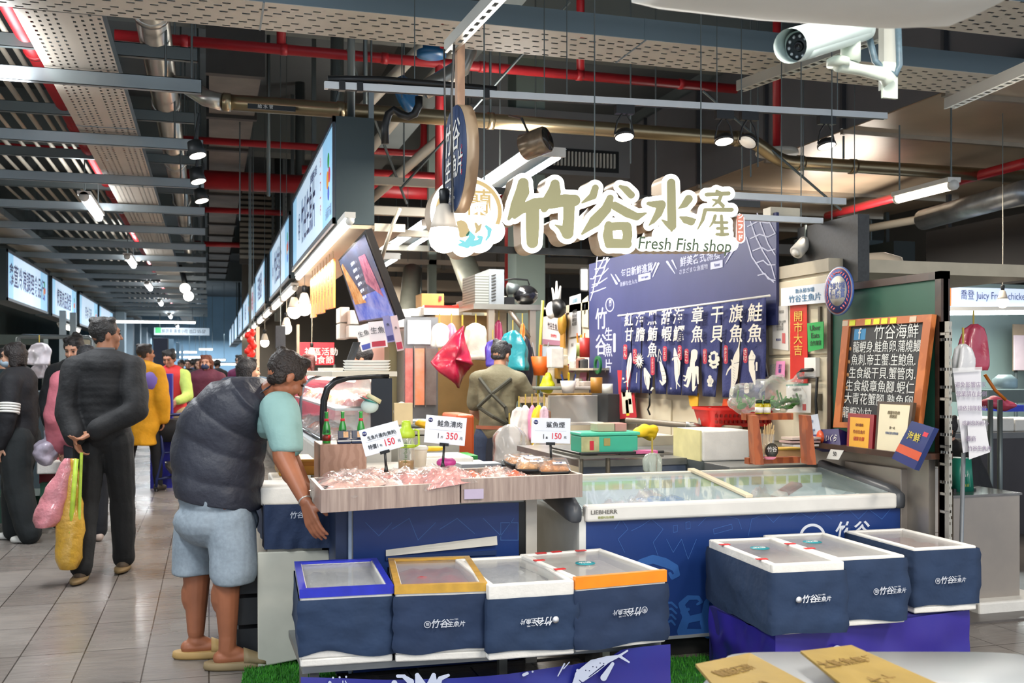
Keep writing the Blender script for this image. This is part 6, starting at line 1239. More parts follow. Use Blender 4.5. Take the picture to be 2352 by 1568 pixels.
# foam boxes, basket, veg bag
sbox('cutting_slab', 1462, 1000, 1548, 1030, 7.0, .3, M('#e3dfc8', .5, 0, .05), 'cream cutting block with a yellow lid behind the green container', 'cutting board', w=.006)
o = blob('yellow_cloth', MB().ball(W(1485, 992, 6.95), (.1, .08, .05), 14), M('#e8c51c', .6, 0, .12, 9), None, .01, 3, .03, 14, W(1485, 992, 6.95) - V((0, 0, .05))); tag(o, 'crumpled yellow cloth lying on the cream block', 'cloth')
fbx = thing('foam_crate', 'big white foam box standing open beside the sink', 'foam box', W(1665, 1060, 6.1)); a, b = pbox(1615, 988, 1722, 1058, 5.75, .4)
bev(part('box_body', MB().box(a, b), STY, fbx), .01); part('box_wrap', MB().box((a[0] - .012, a[1] + .02, a[2]), (a[0], b[1], b[2])), M('#d9d29a', .4, 0, .1), fbx)
sbox('wooden_plank', 1600, 980, 1800, 988, 6.2, .12, wood('#8a5a34', '#70482a', 6), 'brown board lying under the red basket', 'board', w=.003)
rb = thing('red_basket', 'red perforated plastic basket with greens in a clear bag', 'basket', W(1735, 980, 6.25)); a, b = pbox(1632, 938, 1806, 980, 6.05, .3); cx, cy = (a[0] + b[0]) / 2, (a[1] + b[1]) / 2
part('basket_wall', MB().loft([((cx, cy, a[2]), ((b[0] - a[0]) * .44, 0, 0), (0, .13, 0)), ((cx, cy, b[2]), ((b[0] - a[0]) * .5, 0, 0), (0, .16, 0))], 32, cap=False, p=6), M('#c8231f', .35, 0, .05), rb)
part('basket_floor', MB().box((a[0] + .05, cy - .12, a[2]), (b[0] - .05, cy + .12, a[2] + .01)), M('#b01e1b', .35), rb)
part('basket_rim', MB().loft([((cx, cy, b[2] - .01), ((b[0] - a[0]) * .51, 0, 0), (0, .17, 0)), ((cx, cy, b[2] + .008), ((b[0] - a[0]) * .51, 0, 0), (0, .17, 0))], 32, cap=False, p=6), M('#d42a24', .35), rb)
for r_ in range(2):
 sl = MB()
 for k in range(16): x = a[0] + .04 + (b[0] - a[0] - .08) * k / 15; sl.box((x, cy - .158, a[2] + .025 + .04 * r_), (x + .012, cy - .135, a[2] + .045 + .04 * r_))
 part('basket_slots', sl, M('#7a1512', .4), rb)
vb = MB();
for k in range(8): p = W(1700 + 18 * k, 905 + 14 * math.sin(k * 1.7), 6.4); vb.ball(p, (.07, .08, .06 + .04 * math.sin(k * 2)), 12)
vb.ball(W(1780, 905, 6.4), (.12, .1, .12), 14); vb.ball(W(1720, 925, 6.4), (.12, .1, .07), 14)
o = blob('clear_bag', vb, glass('#eef2f0', .16, .08), None, .012, 3, .04, 16, W(1740, 945, 6.4)); tag(o, 'clear plastic bag of greens heaped in the red basket', 'bag')
gv = MB()
for k in range(26): p = W(rr.uniform(1690, 1840), rr.uniform(915, 938), 6.42); gv.tube([p, p + V((rr.uniform(-.05, .05), rr.uniform(-.03, .03), rr.uniform(.0, .07)))], .006, 5)
for k in range(14): p = W(rr.uniform(1700, 1830), rr.uniform(918, 936), 6.42); gv.ball(p, (.035, .03, .01), 8, Matrix.Rotation(rr.uniform(-1, 1), 3, 'X'))
tag(part('green_vegetables', gv, M('#4f8a3a', .6, 0, .25, 20), None, W(1740, 945, 6.42)), 'bunch of green leaves inside the clear bag', 'vegetables', kind='stuff')
# wooden rack with skewers and jars on a steel box
sbox('steel_cabinet', 1676, 1068, 1880, 1100, 5.42, .5, GLV, 'steel cabinet top behind the freezer carrying the wooden rack', 'cabinet')
rk = thing('wooden_rack', 'small orange wooden rack with sloping sides behind the freezer glass', 'rack', W(1788, 1065, 5.5)); RW = wood('#a8562a', '#8c4420', 5)
def pq(*pts, d=5.5, t=.02): return MB().quad(*[W(x, y, d) for x, y in pts], t=t)
for dx in (0, 118): part('side_board', pq((1722 + dx, 1062), (1716 + dx, 952), (1730 + dx, 952), (1742 + dx, 1062), t=.12), RW, rk)
part('top_shelf', MB().box(W(1714, 965, 5.5), W(1842, 950, 5.5) + V((0, .14, 0))), RW, rk); part('bottom_shelf', MB().box(W(1720, 1066, 5.5), W(1860, 1052, 5.5) + V((0, .14, 0))), RW, rk)
zt3 = W(1780, 950, 5.5).z
for k, px in enumerate((1743, 1761)):
 p = W(px, 950, 5.52); p.z = zt3; t = thing('pepper_jar', 'small pepper jar on top of the wooden rack, ' + ('left', 'right')[k] + ' one', 'jar', p); part('jar_body', MB().lathe([(.02, 0), (.021, .003), (.021, .05), (.015, .056)], p, 18), M('#b9a71c', .3, 0, .1), t); part('jar_label', MB().lathe([(.0215, .006), (.0215, .035)], p, 18), WHT, t); part('jar_lid', MB().lathe([(.018, .056), (.018, .075), (.001, .076)], p, 16), M('#16301c', .4), t)
gs = thing('skewer_glass', 'clear glass full of wrapped wooden skewers in the wooden rack', 'glass', W(1757, 1052, 5.48)); p = W(1757, 1052, 5.5)
part('glass_wall', MB().lathe([(.04, 0), (.045, .01), (.05, .13)], p, 20), glass('#f0f0ea', .2), gs)
for k in range(16): a_ = k * 2.4; part('skewer', MB().tube([p + V((.02 * math.cos(a_), .02 * math.sin(a_), .02)), p + V((.05 * math.cos(a_), .04 * math.sin(a_), .17 + .02 * math.sin(k)))], .0035, 5), M('#dcc08a', .5, 0, .08), gs)
part('round_logo', MB().lathe([(.04, 0), (.001, .002)], p + V((.01, -.052, .045)), 20, (0, -1, 0)), M('#57564f', .4, 0), gs); text('竹谷', .03, WHT, gs, p + V((.01, -.055, .05)))
bxx = thing('food_keeper', 'beige lidded plastic box in the wooden rack', 'box', W(1808, 1050, 5.5)); a, b = pbox(1775, 1033, 1843, 1054, 5.33, .1); bev(part('box_body', MB().box(a, b), M('#c99b6a', .35, 0, .06, coat=.3), bxx), .01); bev(part('box_lid', MB().box((a[0] - .005, a[1] - .005, b[2]), (b[0] + .005, b[1] + .005, b[2] + .01)), M('#d9b24a', .35), bxx), .003)
o = solo('pink_dish', MB().lathe([(.02, 0), (.035, .012), (.033, .014), (.001, .006)], W(1768, 1055, 5.4), 18), M('#e88aa0', .4), 'tiny pink dish beside the skewer glass', 'dish')
for k, (px, py, l) in enumerate(((1820, 1010, 'upper'), (1815, 1018, 'middle'), (1822, 1026, 'lower'))): p = W(px, py, 5.9); solo('paper_stack', MB().box(p, p + V((.2, .12, .012))), M(('#c9b8ac', '#b89a94', '#d6cfc9')[k], .6), 'pile of papers behind the beige box, %s sheet bundle' % l, 'paper')
def sheet(name, label, cat, pts, X, m, rows=(), th=.002, cols=None, grp=None):
 """a flat printed sheet on the cold room wall; pts = four pixel corners TL, TR, BR, BL"""
 P = [onX(x, y, X) for x, y in pts]; t = thing(name, label, cat, P[3], grp); n = (P[1] - P[0]).cross(P[3] - P[0]).normalized(); n = n if n.x < 0 else -n
 mb = MB(); k = 4; vs = P + [p - n * th for p in P]; mb.add(vs, [(0, 1, 2, 3), (7, 6, 5, 4)] + [(i, i + 4, (i + 1) % 4 + 4, (i + 1) % 4) for i in range(4)]); part('sheet', mb, m, t)
 xd = (P[1] - P[0]).normalized(); up = (P[0] - P[3]).normalized(); w = (P[1] - P[0]).length; h = (P[0] - P[3]).length
 at = lambda u, v: (P[0] * (1 - u) + P[1] * u) * (1 - v) + (P[3] * (1 - u) + P[2] * u) * v + n * .0015
 for tx, u, v, sz, mm, xs in rows: text(tx, sz * h, mm, t, at(u, v), xd, up, xs=xs, off=.006)
 for u0, v0, u1, v1, mm in (cols or ()):
  part('printed_patch', MB().add([at(u0, v0), at(u1, v0), at(u1, v1), at(u0, v1)], [(0, 1, 2, 3)]), mm, t)
 return t
XW = 3.598; RED1 = M('#c8281e', .35, 0, .08, 8, coat=.3); GOLD = M('#d8b04a', .5, 0, 0); TEALI = M('#2d7f9a', .5, 0, 0); PAPER = M('#dcdad6', .5, 0, .03, 6); GRI = M('#8a8884', .5, 0, 0)
sheet('shop_nameplate', 'white and blue shop nameplate above the red strip', 'sign', [(1794, 662), (1908, 648), (1908, 694), (1794, 703)], 3.56, M('#dfe6ee', .35, 0, .02), [('新永和市場', .5, .28, .28, M('#2c6a94', .5, 0, 0), 1.3), ('竹谷生魚片', .5, .68, .42, M('#2c6a94', .5, 0, 0), 1.5)], th=.012)
ws = thing('winner_badge', 'round blue and red winner badge on a disc beside the chalkboard', 'sign', onX(1925, 725, 3.5)); c = onX(1925, 668, 3.5); r0 = 56 * dep(c) / FP
part('badge_disc', MB().lathe([(r0, -.01), (r0, 0), (.001, 0)], c, 40, (-1, 0, 0)), M('#3f5fa8', .4, 0), ws)
for rr_, cc_, l in ((.98, '#dfe3ea', .001), (.93, '#d6424a', .0015), (.9, '#3a5ba6', .002), (.62, '#e6e3da', .003)): part('badge_ring', MB().lathe([(r0 * rr_, 0), (.001, .0003)], c + V((-l, 0, 0)), 40, (-1, 0, 0)), M(cc_, .4, 0, 0), ws)
for k in range(26):
 a_ = -PI / 2 + .35 + (2 * PI - .7) * k / 25; part('laurel_leaf', MB().ball(c + V((-.003, -r0 * .76 * math.cos(a_), r0 * .76 * math.sin(a_))), (.001, r0 * .045, r0 * .1), 6, Matrix.Rotation(-a_ * -1, 3, 'X')), M('#c9545e', .5, 0, 0), ws)
text('生鮮食材組', r0 * .3, M('#2f4f9a', .5, 0, 0), ws, c + V((-.0035, 0, r0 * .2)), XD, off=.01, xs=.72); text('優勝賞', r0 * .42, M('#2f4f9a', .5, 0, 0), ws, c + V((-.0035, 0, -r0 * .14)), XD, off=.012, xs=.85)
sheet('certificate', 'white paper certificate pinned left of the red strip', 'paper', [(1775, 704), (1810, 701), (1811, 805), (1774, 800)], XW, PAPER, [('感謝狀', .5, .14, .08, GRI, 1.4), ('茲收到熱心捐助\n物資一批\n特頒此狀\n以資感謝', .5, .45, .06, GRI, 1.2), ('理事長', .4, .78, .06, INK, 1.2)], cols=[(.62, .62, .82, .85, M('#c86a6a', .5, 0, 0))])
sheet('red_strip', 'long red paper strip with gold characters hanging on the cold room wall', 'banner', [(1815, 700), (1853, 697), (1855, 880), (1815, 876)], 3.585, RED1, [('開\n市\n大\n吉', .5, .38, .145, GOLD, 1.5)], th=.003)
sheet('green_bag_sign', 'green delivery service sign reading Uber Eats beside the red strip', 'sign', [(1854, 742), (1891, 738), (1891, 800), (1856, 808)], 3.57, M('#1f9d4a', .45, 0, .06, 20), [('Uber\nEats', .5, .34, .26, M('#16301c', .5, 0, 0), 1.2), ('合作商家', .52, .76, .19, M('#16301c', .5, 0, 0), .9)], th=.004)
sheet('white_document', 'white printed document hanging below the red strip', 'paper', [(1806, 883), (1863, 880), (1862, 948), (1806, 946)], 3.55, PAPER, [('收據明細表', .45, .2, .1, GRI, 1.1), ('項目  數量  金額\n鮮魚  三  一百\n合計  五百', .45, .5, .09, GRI, 1)], cols=[(.68, .7, .82, .92, M('#b85a5a', .5, 0, 0)), (.0, .0, .9, .06, M('#2f7f6a', .5, 0, 0))])
sheet('blue_brochure', 'pale blue brochure leaning behind the wooden rack', 'paper', [(1838, 958), (1878, 950), (1892, 1030), (1840, 1026)], 3.45, M('#c4cfdf', .4, 0, .1, 6), [('市場公告', .5, .2, .1, M('#5a6e96', .5, 0, 0), 1.2), ('本攤位營業時間\n週二至週日\n早上七點', .5, .55, .08, M('#5a6e96', .5, 0, 0), 1)])
sheet('pink_note', 'pink note hanging on a hook left of the red strip', 'paper', [(1783, 829), (1803, 829), (1802, 866), (1780, 864)], 3.58, M('#d98ab4', .5), [('訂\n單', .5, .5, .3, INK, 1.3)])
sheet('wire_holder', 'small wire holder on the wall left of the pink note', 'holder', [(1768, 838), (1784, 834), (1784, 868), (1768, 872)], 3.59, M('#a4a096', .5, 0, .3, 90))
sheet('round_sticker', 'blue and yellow round sticker on the wall under the curtain end', 'sticker', [(1742, 818), (1756, 818), (1768, 880), (1742, 882)], 3.59, M('#d9d6d0', .5), cols=[(.1, .05, .7, .35, INK), (.2, .42, .9, .75, INK), (.3, .5, .8, .66, M('#e8d23a', .5, 0, 0))])
ot = thing('power_socket', 'white wall socket with a thick black plug and cable beside the red strip', 'socket', onX(1867, 860, 3.6)); a, b = onX(1857, 821, 3.6), onX(1883, 865, 3.6)
part('socket_plate', MB().box((3.57, b.y, b.z), (3.6, a.y, a.z)), WHT, ot); part('plug', MB().tube([onX(1866, 849, 3.55), onX(1842, 850, 3.55)], .012, 8), BLK, ot)
part('cable', MB().tube([onX(1842, 850, 3.55), onX(1832, 858, 3.55), onX(1835, 868, 3.55), onX(1860, 866, 3.55), onX(1877, 868, 3.55), onX(1874, 920, 3.55), onX(1876, 960, 3.55), onX(1874, 1000, 3.55)], .009, 8), BLK, ot)
sheet('lucky_cat_towel', 'red towel with a plain white figure and gold coins hanging below the blue banner', 'towel', [(1418, 850), (1450, 850), (1462, 958), (1424, 962)], 3.52, M('#b5222c', .8), cols=[(.2, .42, .85, .9, M('#dcd2bc', .8, 0, 0)), (.28, .45, .45, .55, M('#b08a3a', .8, 0, 0)), (.62, .6, .8, .72, M('#b08a3a', .8, 0, 0)), (.42, .62, .6, .95, M('#e8c42a', .8, 0, 0))], th=.004)
sheet('yellow_towel', 'yellow and dark towel hanging under the curtain', 'towel', [(1580, 902), (1604, 903), (1602, 948), (1584, 930)], 3.54, M('#c9971f', .9, 0, .15), th=.006)
sheet('orange_clip', 'orange plastic clip hanging under the curtain', 'clip', [(1661, 916), (1676, 916), (1672, 934), (1658, 936)], 3.55, M('#e0552a', .4), th=.02)
solo('hanging_plug', MB().tube([onX(1492, 900, 3.55), onX(1492, 930, 3.55), onX(1488, 940, 3.55), onX(1493, 952, 3.55)], .008, 8), BLK, 'black plug dangling on a cord under the curtain', 'plug')
# spotlight and camera next to the banner
p = W(1838, 570, 6.6); t = thing('white_spotlight', 'white drum spotlight clamped right of the blue banner', 'spotlight', p); ax = V((-.9, -.3, -.75)).normalized(); part('lamp_drum', MB().lathe([(.035, -.08), (.045, -.07), (.045, .05), (.04, .055)], p, 18, ax), M('#cfcdc8', .4, .1, .04), t); part('bracket', MB().tube([p, p + V((.04, 0, .06)), p + V((.04, 0, .15))], .01, 8), GALVD, t); part('lamp_rear', MB().lathe([(.03, .056), (.001, .057)], p, 16, ax), M('#f0efe8', .3), t)
sbox('junction_box', 1770, 476, 1838, 500, 6.0, .1, M('#d0cab8', .5), 'cream trunking box above the banner corner', 'box')
# pegboard corner: desk, papers, tools
dk = thing('prep_desk', 'stainless prep desk with an ochre edge behind the worker', 'desk', W(1290, 1000, 9.4)); a, b = W(1192, 908, 9.0), W(1400, 905, 8.6)
part('desk_top', MB().box((a.x, 9.0, 1.17), (3.6, 9.38, 1.2)), wood('#a8813c', '#8a672c', 4), dk); part('shelf_edge', MB().box((a.x, 8.98, 1.0), (2.75, 9.0, 1.03)), M('#c5a070', .5), dk)
for x in (a.x + .02, 3.5): part('leg', MB().box((x, 9.02, 0), (x + .04, 9.06, 1.17)), STAIN, dk)
sbox('display_board', 1262, 908, 1396, 970, 8.75, .05, M('#e0ddd6', .45, 0, .03), 'big white board panel standing in front of the prep desk', 'panel board')
sbox('white_ledge', 1262, 970, 1418, 976, 8.6, .3, M('#e6e3dc', .45, 0, .03), 'white ledge below the big board panel', 'ledge')
sbox('dark_cabinet', 1396, 905, 1424, 978, 8.5, .4, M('#3a3c3e', .5, .2), 'dark steel cabinet side right of the white board panel', 'cabinet')
for k, (pts, lab, c, rows, cols_) in enumerate((
 ([(1246, 705), (1300, 715), (1300, 795), (1246, 790)], 'white and pink poster with bold black lettering on the back wall', '#d9cfd2', [('竹谷生魚片', .5, .5, .2, INKK, 1.0), ('合作夥伴', .5, .75, .1, RD, 1.2)], [(.0, .86, 1, 1, M('#a4708a', .5, 0, 0))]),
 ([(1308, 682), (1334, 674), (1334, 770), (1306, 775)], 'white notice with teal headline on the back wall', '#dcdee0', [('公告事項', .5, .14, .12, TEALI, .8), ('本店販售\n各式水產\n新鮮直送\n每日進貨', .5, .55, .1, INKK, .8)], []),
 ([(1337, 690), (1351, 678), (1351, 752), (1336, 750)], 'narrow framed certificate in a black frame beside the banner', '#cfc6a8', [('獎\n狀', .5, .4, .2, INKK, 1)], []),
 ([(1332, 615), (1352, 615), (1352, 670), (1332, 668)], 'black framed white clock board near the banner top', '#d8d8dc', [], [(.0, .0, .12, 1, BLK), (.88, 0, 1, 1, BLK), (0, 0, 1, .06, BLK), (0, .94, 1, 1, BLK)]),
 ([(1246, 795), (1290, 795), (1290, 830), (1246, 830)], 'small pale blue chart below the posters', '#bccada', [('價目', .5, .5, .4, INK, 1)], []),
 ([(1306, 780), (1326, 776), (1322, 826), (1303, 826)], 'white notepad hanging by the red bottle', '#d4d4d4', [('筆記', .5, .3, .18, GRI, 1)], []),
 ([(1344, 804), (1378, 804), (1378, 850), (1344, 850)], 'small calendar with a photo beside the banner', '#d8c8c0', [('12', .5, .65, .3, RD, 1)], [(.05, .05, .95, .35, M('#b5523c', .5, 0, .3))]),
 ([(1332, 855), (1348, 855), (1346, 876), (1330, 874)], 'pink sticky note on the back wall', '#d97aa8', [], []),
 ([(1308, 826), (1316, 826), (1316, 856), (1304, 850)], 'pink tag strip by the orange cup', '#d884b4', [], []))):
 sheet('wall_poster', lab, 'poster', pts, 3.6, M(c, .5, 0, .05, 8), rows, cols=cols_)
t = thing('gold_rosette', 'golden rosette ribbon pinned over the poster', 'rosette', onX(1292, 770, 3.55)); c = onX(1292, 742, 3.55); part('rosette_disc', MB().lathe([(.13, 0), (.12, .015), (.001, .02)], c, 20, (-1, 0, 0)), M('#c9982c', .4, .2, .15, 12), t); part('ribbon', MB().box((3.54, c.y - .07, c.z - .26), (3.56, c.y + .05, c.z - .08)), M('#b5822a', .5), t)
t = thing('whisk_ornament', 'black and white crab-claw ornament fixed on the pipe above the posters', 'ornament', onX(1285, 715, 3.4)); c = onX(1280, 708, 3.4)
part('body', MB().ball(c, (.08, .16, .1), 14), BLK, t); part('white_mask', MB().ball(c + V((-.06, .02, -.02)), (.05, .08, .09), 12), WHT, t)
for dx, dz in ((.16, .22), (.02, .28), (-.1, .22)): part('horn', MB().tube([c + V((0, dx * .3, .05)), c + V((0, dx, dz))], [.025, .008], 8), WHT, t)
tube_thing('yellow_pole', 'thin green yellow pole standing at the left of the posters', 'pole', [W(1247, 690, 9.3), W(1240, 800, 9.3), W(1236, 905, 9.3)], .014, M('#a9a438', .5))
def cup(name, label, cat, px, py, d, r0, r1, h, c, extra=None):
 p = W(px, py, d); t = thing(name, label, cat, p); part('body', MB().lathe([(r0, 0), (r1, h), (r1 * .9, h), (r0 * .9, .01)], p, 18), M(c, .45, 0, .05), t)
 if extra:
  for k in range(6): a_ = k * 1.1; part('tool', MB().tube([p + V((r0 * .5 * math.cos(a_), r0 * .5 * math.sin(a_), .02)), p + V((r1 * math.cos(a_), r1 * math.sin(a_), h * (1.5 + .12 * (k % 3))))], .006, 6), M(extra[k % len(extra)], .4), t)
 return t
cup('orange_tumbler', 'orange tumbler hanging on the back wall', 'tumbler', 1241, 862, 9.2, .06, .085, .17, '#d8611c', ['#3a3a3a', '#d8611c', '#999999'])
cup('pen_cup', 'white paper cup of pens and brushes on the prep desk', 'cup', 1305, 903, 8.9, .05, .07, .11, '#e4e0da', ['#2c4a9a', '#d8b81c', '#3a3a3a'])
cup('dark_pen_cup', 'dark pot of pens behind the white paper cup', 'cup', 1292, 880, 9.2, .05, .06, .1, '#2c3034', ['#23408a', '#2c2c2c', '#7a2424'])
cup('honey_jar', 'jar of amber liquid with a green lid on the prep desk', 'jar', 1370, 902, 8.6, .05, .05, .13, '#a8742a')
cup('red_bottle', 'tall red bottle on the wall ledge near the banner', 'bottle', 1343, 820, 9.0, .045, .045, .17, '#b5302a'); cup('flower_bottle', 'glass bottle with yellow flowers near the red bottle', 'bottle', 1334, 818, 9.2, .04, .04, .12, '#7f8a4a', ['#e8a81c', '#e8c41c', '#e86a1c'])
cup('white_carton', 'small white carton on the prep desk beside the dark cabinet', 'carton', 1394, 903, 8.6, .05, .05, .08, '#e2e2dc')
yb = blob('yellow_sponge', MB().cone(W(1257, 885, 9.1), .075, W(1259, 862, 9.1), .03), M('#cfcf1a', .5, 0, .1, 20), None, .012, 2, .01, 20, W(1257, 900, 9.1)); tag(yb, 'yellow green bottle-shaped sponge on the prep desk', 'sponge')
for k, (px, py, w, h, c, l) in enumerate(((1262, 895, .3, .03, '#7c8278', 'grey telephone tray'), (1340, 895, .26, .03, '#a8a098', 'pile of papers in the middle'), (1352, 888, .15, .05, '#b8aca0', 'bundle of receipts at the back'), (1275, 845, .12, .18, '#d8d4cc', 'white roll standing at the back'), (1290, 870, .1, .12, '#b58a3c', 'small cardboard box at the back'))):
 p = W(px, py, 9.0 + .1 * (k % 3)); o = solo('desk_item', MB().box((p.x - w / 2, p.y - .06, p.z), (p.x + w / 2, p.y + .06, p.z + h)), M(c, .5, 0, .1, 20), l + ' on the prep desk', 'desk item'); bev(o, .01)
solo('wall_ledge', MB().box((3.42, 8.9, 1.42), (3.62, 10.6, 1.44)), M('#b8ad98', .5), 'cream ledge on the back wall holding tools', 'shelf')
p = onX(1371, 838, 3.45); v_, f_ = sdf(lambda X, Y: np.abs(np.hypot(X, Y) - .07) - .014, -.1, .1, -.1, .1, .008)
t = thing('green_headphones', 'dark green ring hanging at the banner edge', 'ring', p); plate('ring', v_, f_, lambda a, b: p + V((0, -a, b)), nB, .02, M('#1f6a3a', .4), t)
# scales
for k, (px, py, c) in enumerate(((1320, 838, '#d8d4cc'), (1336, 834, '#8a5a4a'), (1342, 836, '#3a3a3a'), (1296, 826, '#c8c0b0'), (1330, 880, '#d8d0c8'))):
 p = onX(px, py, 3.5); o = solo('hanging_tool', MB().box((3.46, p.y - .07, p.z - .06), (3.52, p.y + .07, p.z + .05)), M(c, .5, 0, .2, 30), 'small tool hung on the back wall, ' + ('white holder', 'brown wallet', 'black clip', 'beige pouch near the tumbler', 'pale pouch lowest')[k], 'tool'); bev(o, .015)
# condenser unit on the high shelf
hs2 = thing('high_shelf', 'stainless high shelf on posts carrying the condenser', 'shelf', W(1170, 710, 9.6)); a, b = onY(1088, 697, 9.4), onY(1247, 712, 9.4)
part('shelf_plate', MB().box((a.x, 9.4, b.z), (b.x, 9.98, a.z)), STAIN, hs2)
for px in (1127, 1222): q = onY(px, 800, 9.45); part('post', MB().box((q.x - .03, 9.42, 0), (q.x + .03, 9.48, b.z)), M('#b5aa9a', .35, .6), hs2)
part('brace', MB().tube([onY(1170, 712, 9.44), onY(1216, 775, 9.44)], .025, 8), M('#a59a8a', .35, .6), hs2)
cu = thing('condenser_unit', 'grey condenser radiator with a fan and a black compressor on the high shelf', 'condenser', onY(1150, 698, 9.6)); zs = a.z
a, b = onY(1091, 630, 9.45), onY(1124, 695, 9.45)
part('radiator', MB().box((a.x, 9.45, zs), (b.x, 9.95, a.z)), mix_mat('#a6a79e', '#73756e', 'wave', dict(s=12, dist=0, dir='Z'), .5, .2), cu)
a2, b2 = onY(1124, 625, 9.43), onY(1158, 695, 9.43); pm_ = MB().box((a2.x, 9.43, zs), (b2.x, 9.97, a2.z + .03)); part('side_frame', pm_, M('#a9aeb0', .4, .5), cu)
for k in range(9): part('coil_bend', MB().tube([(a2.x + .02, 9.425, zs + .03 + .03 * k), (a2.x + .06, 9.42, zs + .045 + .03 * k)], .007, 6), M('#4b4a46', .4, .5), cu)
part('fan_motor', MB().lathe([(.06, 0), (.05, .1), (.03, .12)], onY(1166, 663, 9.6), 18, (1, 0, 0)), GALVD, cu); part('compressor', MB().ball(onY(1207, 678, 9.6) + V((0, 0, 0)), (.125, .12, .1), 20), M('#1a1a1c', .2, 0, .05, coat=.5), cu)
part('base_motor', MB().box(onY(1160, 698, 9.5), onY(1182, 682, 9.5) + V((0, .15, 0))), BLK, cu); part('copper_line', MB().tube([onY(1160, 643, 9.6), onY(1180, 640, 9.6), onY(1212, 643, 9.6), onY(1216, 655, 9.6)], .009, 6), BLK, cu)
# brown cold-store front with hanging bags
bf = thing('cold_store', 'brown stainless cold store front with hooks', 'cold store', W(1070, 1000, 10)); a, b = pbox(1000, 724, 1136, 1065, 10.0, .6)
part('front', MB().box((a[0], a[1], 0), (b[0], b[1], b[2])), mix_mat('#b58f58', '#8f7448', 'noise', dict(s=1.5), .3, .3), bf); part('cream_jamb', MB().box((b[0], 9.98, 0), (b[0] + .12, 10.4, b[2] + .2)), M('#d9cfb2', .5), bf)
pf = thing('poster_fridge', 'tall steel fridge with fish pictures and a striped white blind', 'fridge', W(965, 1000, 9.9)); a, b = pbox(928, 728, 1006, 1000, 9.9, .5)
part('body', MB().box((a[0], a[1], 0), (b[0], b[1], b[2])), M('#8e9092', .3, .7, .1), pf)
a2, b2 = pbox(936, 735, 990, 790, 9.88, .02); part('white_blind', MB().box(a2, b2), mix_mat('#d8dce0', '#b9bcc4', 'wave', dict(s=3, dist=0), .4), pf)
for k, (x0, x1, c1, c2) in enumerate(((931, 948, '#a83c3c', '#d88a80'), (953, 975, '#e08050', '#d8a090'), (979, 1002, '#6a5550', '#8a8078'))): a2, b2 = pbox(x0, 800, x1, 930, 9.87, .03); part('fish_picture', MB().box(a2, b2), mix_mat(c1, c2, 'noise', dict(s=5), .3, emit=.1), pf)
for x in (951, 977): a2, b2 = pbox(x, 795, x + 2, 935, 9.86, .02); part('chrome_strip', MB().box(a2, b2), STEEL, pf)
def hangbag(label, px, pt, pbm, wpx, d, c, seed, alpha=1., skew=0., cat='bag', rough=.3, grp=None, thick=.06):
 """a limp plastic bag hanging from a hook at (px, pt) down to row pbm"""
 s = d / FP; t = thing('plastic_bag', label, cat, W(px, pbm, d), grp); top = W(px, pt, d); h = (pbm - pt) * s; w = wpx * s; rings = []
 for k in range(11):
  v = k / 10; wv = w * (.1 if v < .05 else .22 + .3 * min(1, v * 3) ** .6) * (1 if v < .92 else .9); o = top + V((CS, -SN, 0)) * skew * s * v - V((0, 0, h * v)); rings.append((o, V((CS, -SN, 0)) * wv, V((SN, CS, 0)) * thick * (.3 + v * .7)))
 mb = MB().loft(rings, 36, p=2.8); mb.v = [tuple(rings[i // 36][0] + (V(q) - rings[i // 36][0]) * (1 + .16 * math.sin((i % 36) * .87 + seed + i // 36 * .25))) for i, q in enumerate(mb.v)]; mb.v = [tuple(V(v_) + V((noise.noise(V(v_) * 9 + V((seed, 0, 0))), noise.noise(V(v_) * 9 + V((0, seed, 0))), noise.noise(V(v_) * 7 + V((0, 0, seed))) * .6)) * .035 * min(1, w * 3)) for v_ in mb.v]
 part('bag_body', mb, M(c, rough, 0, .12, 5, .35, coat=.4, bscale=14) if alpha == 1 else glass(c, alpha, .15), t)
 part('hook_string', MB().tube([top, top + V((0, 0, .09))], .006, 6), M('#b8a24a', .5), t); return t
hangbag('white printed bag hanging leftmost on the brown cold store', 1010, 742, 798, 36, 9.6, '#d2cfc8', 1); hangbag('pink bag tied up beside the white printed bag', 1037, 742, 800, 22, 9.65, '#cf7f9a', 2)
hangbag('white printed vest bag hanging beside the steel post', 1093, 742, 826, 48, 9.6, '#cbc6b4', 3); text('魚', .09, INKK, C.objects[-1] if 0 else None, W(1095, 790, 9.5)) if 0 else None
o = thing('plastic_bag', 'big crimson plastic bag spread like a kite from one hook', 'bag', W(1060, 890, 9.4)); kp_ = [(1062, 748), (987, 830), (1010, 855), (1058, 892), (1074, 852), (1092, 838), (1076, 800)]
kb = MB(); cc_ = W(1045, 825, 9.3); ks = [W(x, y, 9.4 + .08 * math.sin(i * 2.1)) for i, (x, y) in enumerate(kp_)]; n_ = len(ks); vs = [cc_]; fs = []; R6 = 8
for k in range(1, R6 + 1):
 for i in range(n_ * 4):
  u = i / 4; a_, b_ = ks[int(u) % n_], ks[(int(u) + 1) % n_]; q = a_.lerp(b_, u % 1); q = cc_.lerp(q, k / R6); vs.append(q + V((0, noise.noise(q * 6) * .12, 0)))
m_ = n_ * 4; fs = [(0, 1 + i, 1 + (i + 1) % m_) for i in range(m_)] + [(1 + (k - 1) * m_ + i, 1 + k * m_ + i, 1 + k * m_ + (i + 1) % m_, 1 + (k - 1) * m_ + (i + 1) % m_) for k in range(1, R6) for i in range(m_)]
kb.add(vs, fs, True); q = part('bag_body', kb, M('#b0183c', .3, 0, .15, 5, .5, coat=.5, bscale=10), o); q.modifiers.new('s', 'SOLIDIFY').thickness = .02; part('hook_string', MB().tube([ks[0], ks[0] + V((0, 0, .1))], .008, 6), M('#c9a83a', .5), o)
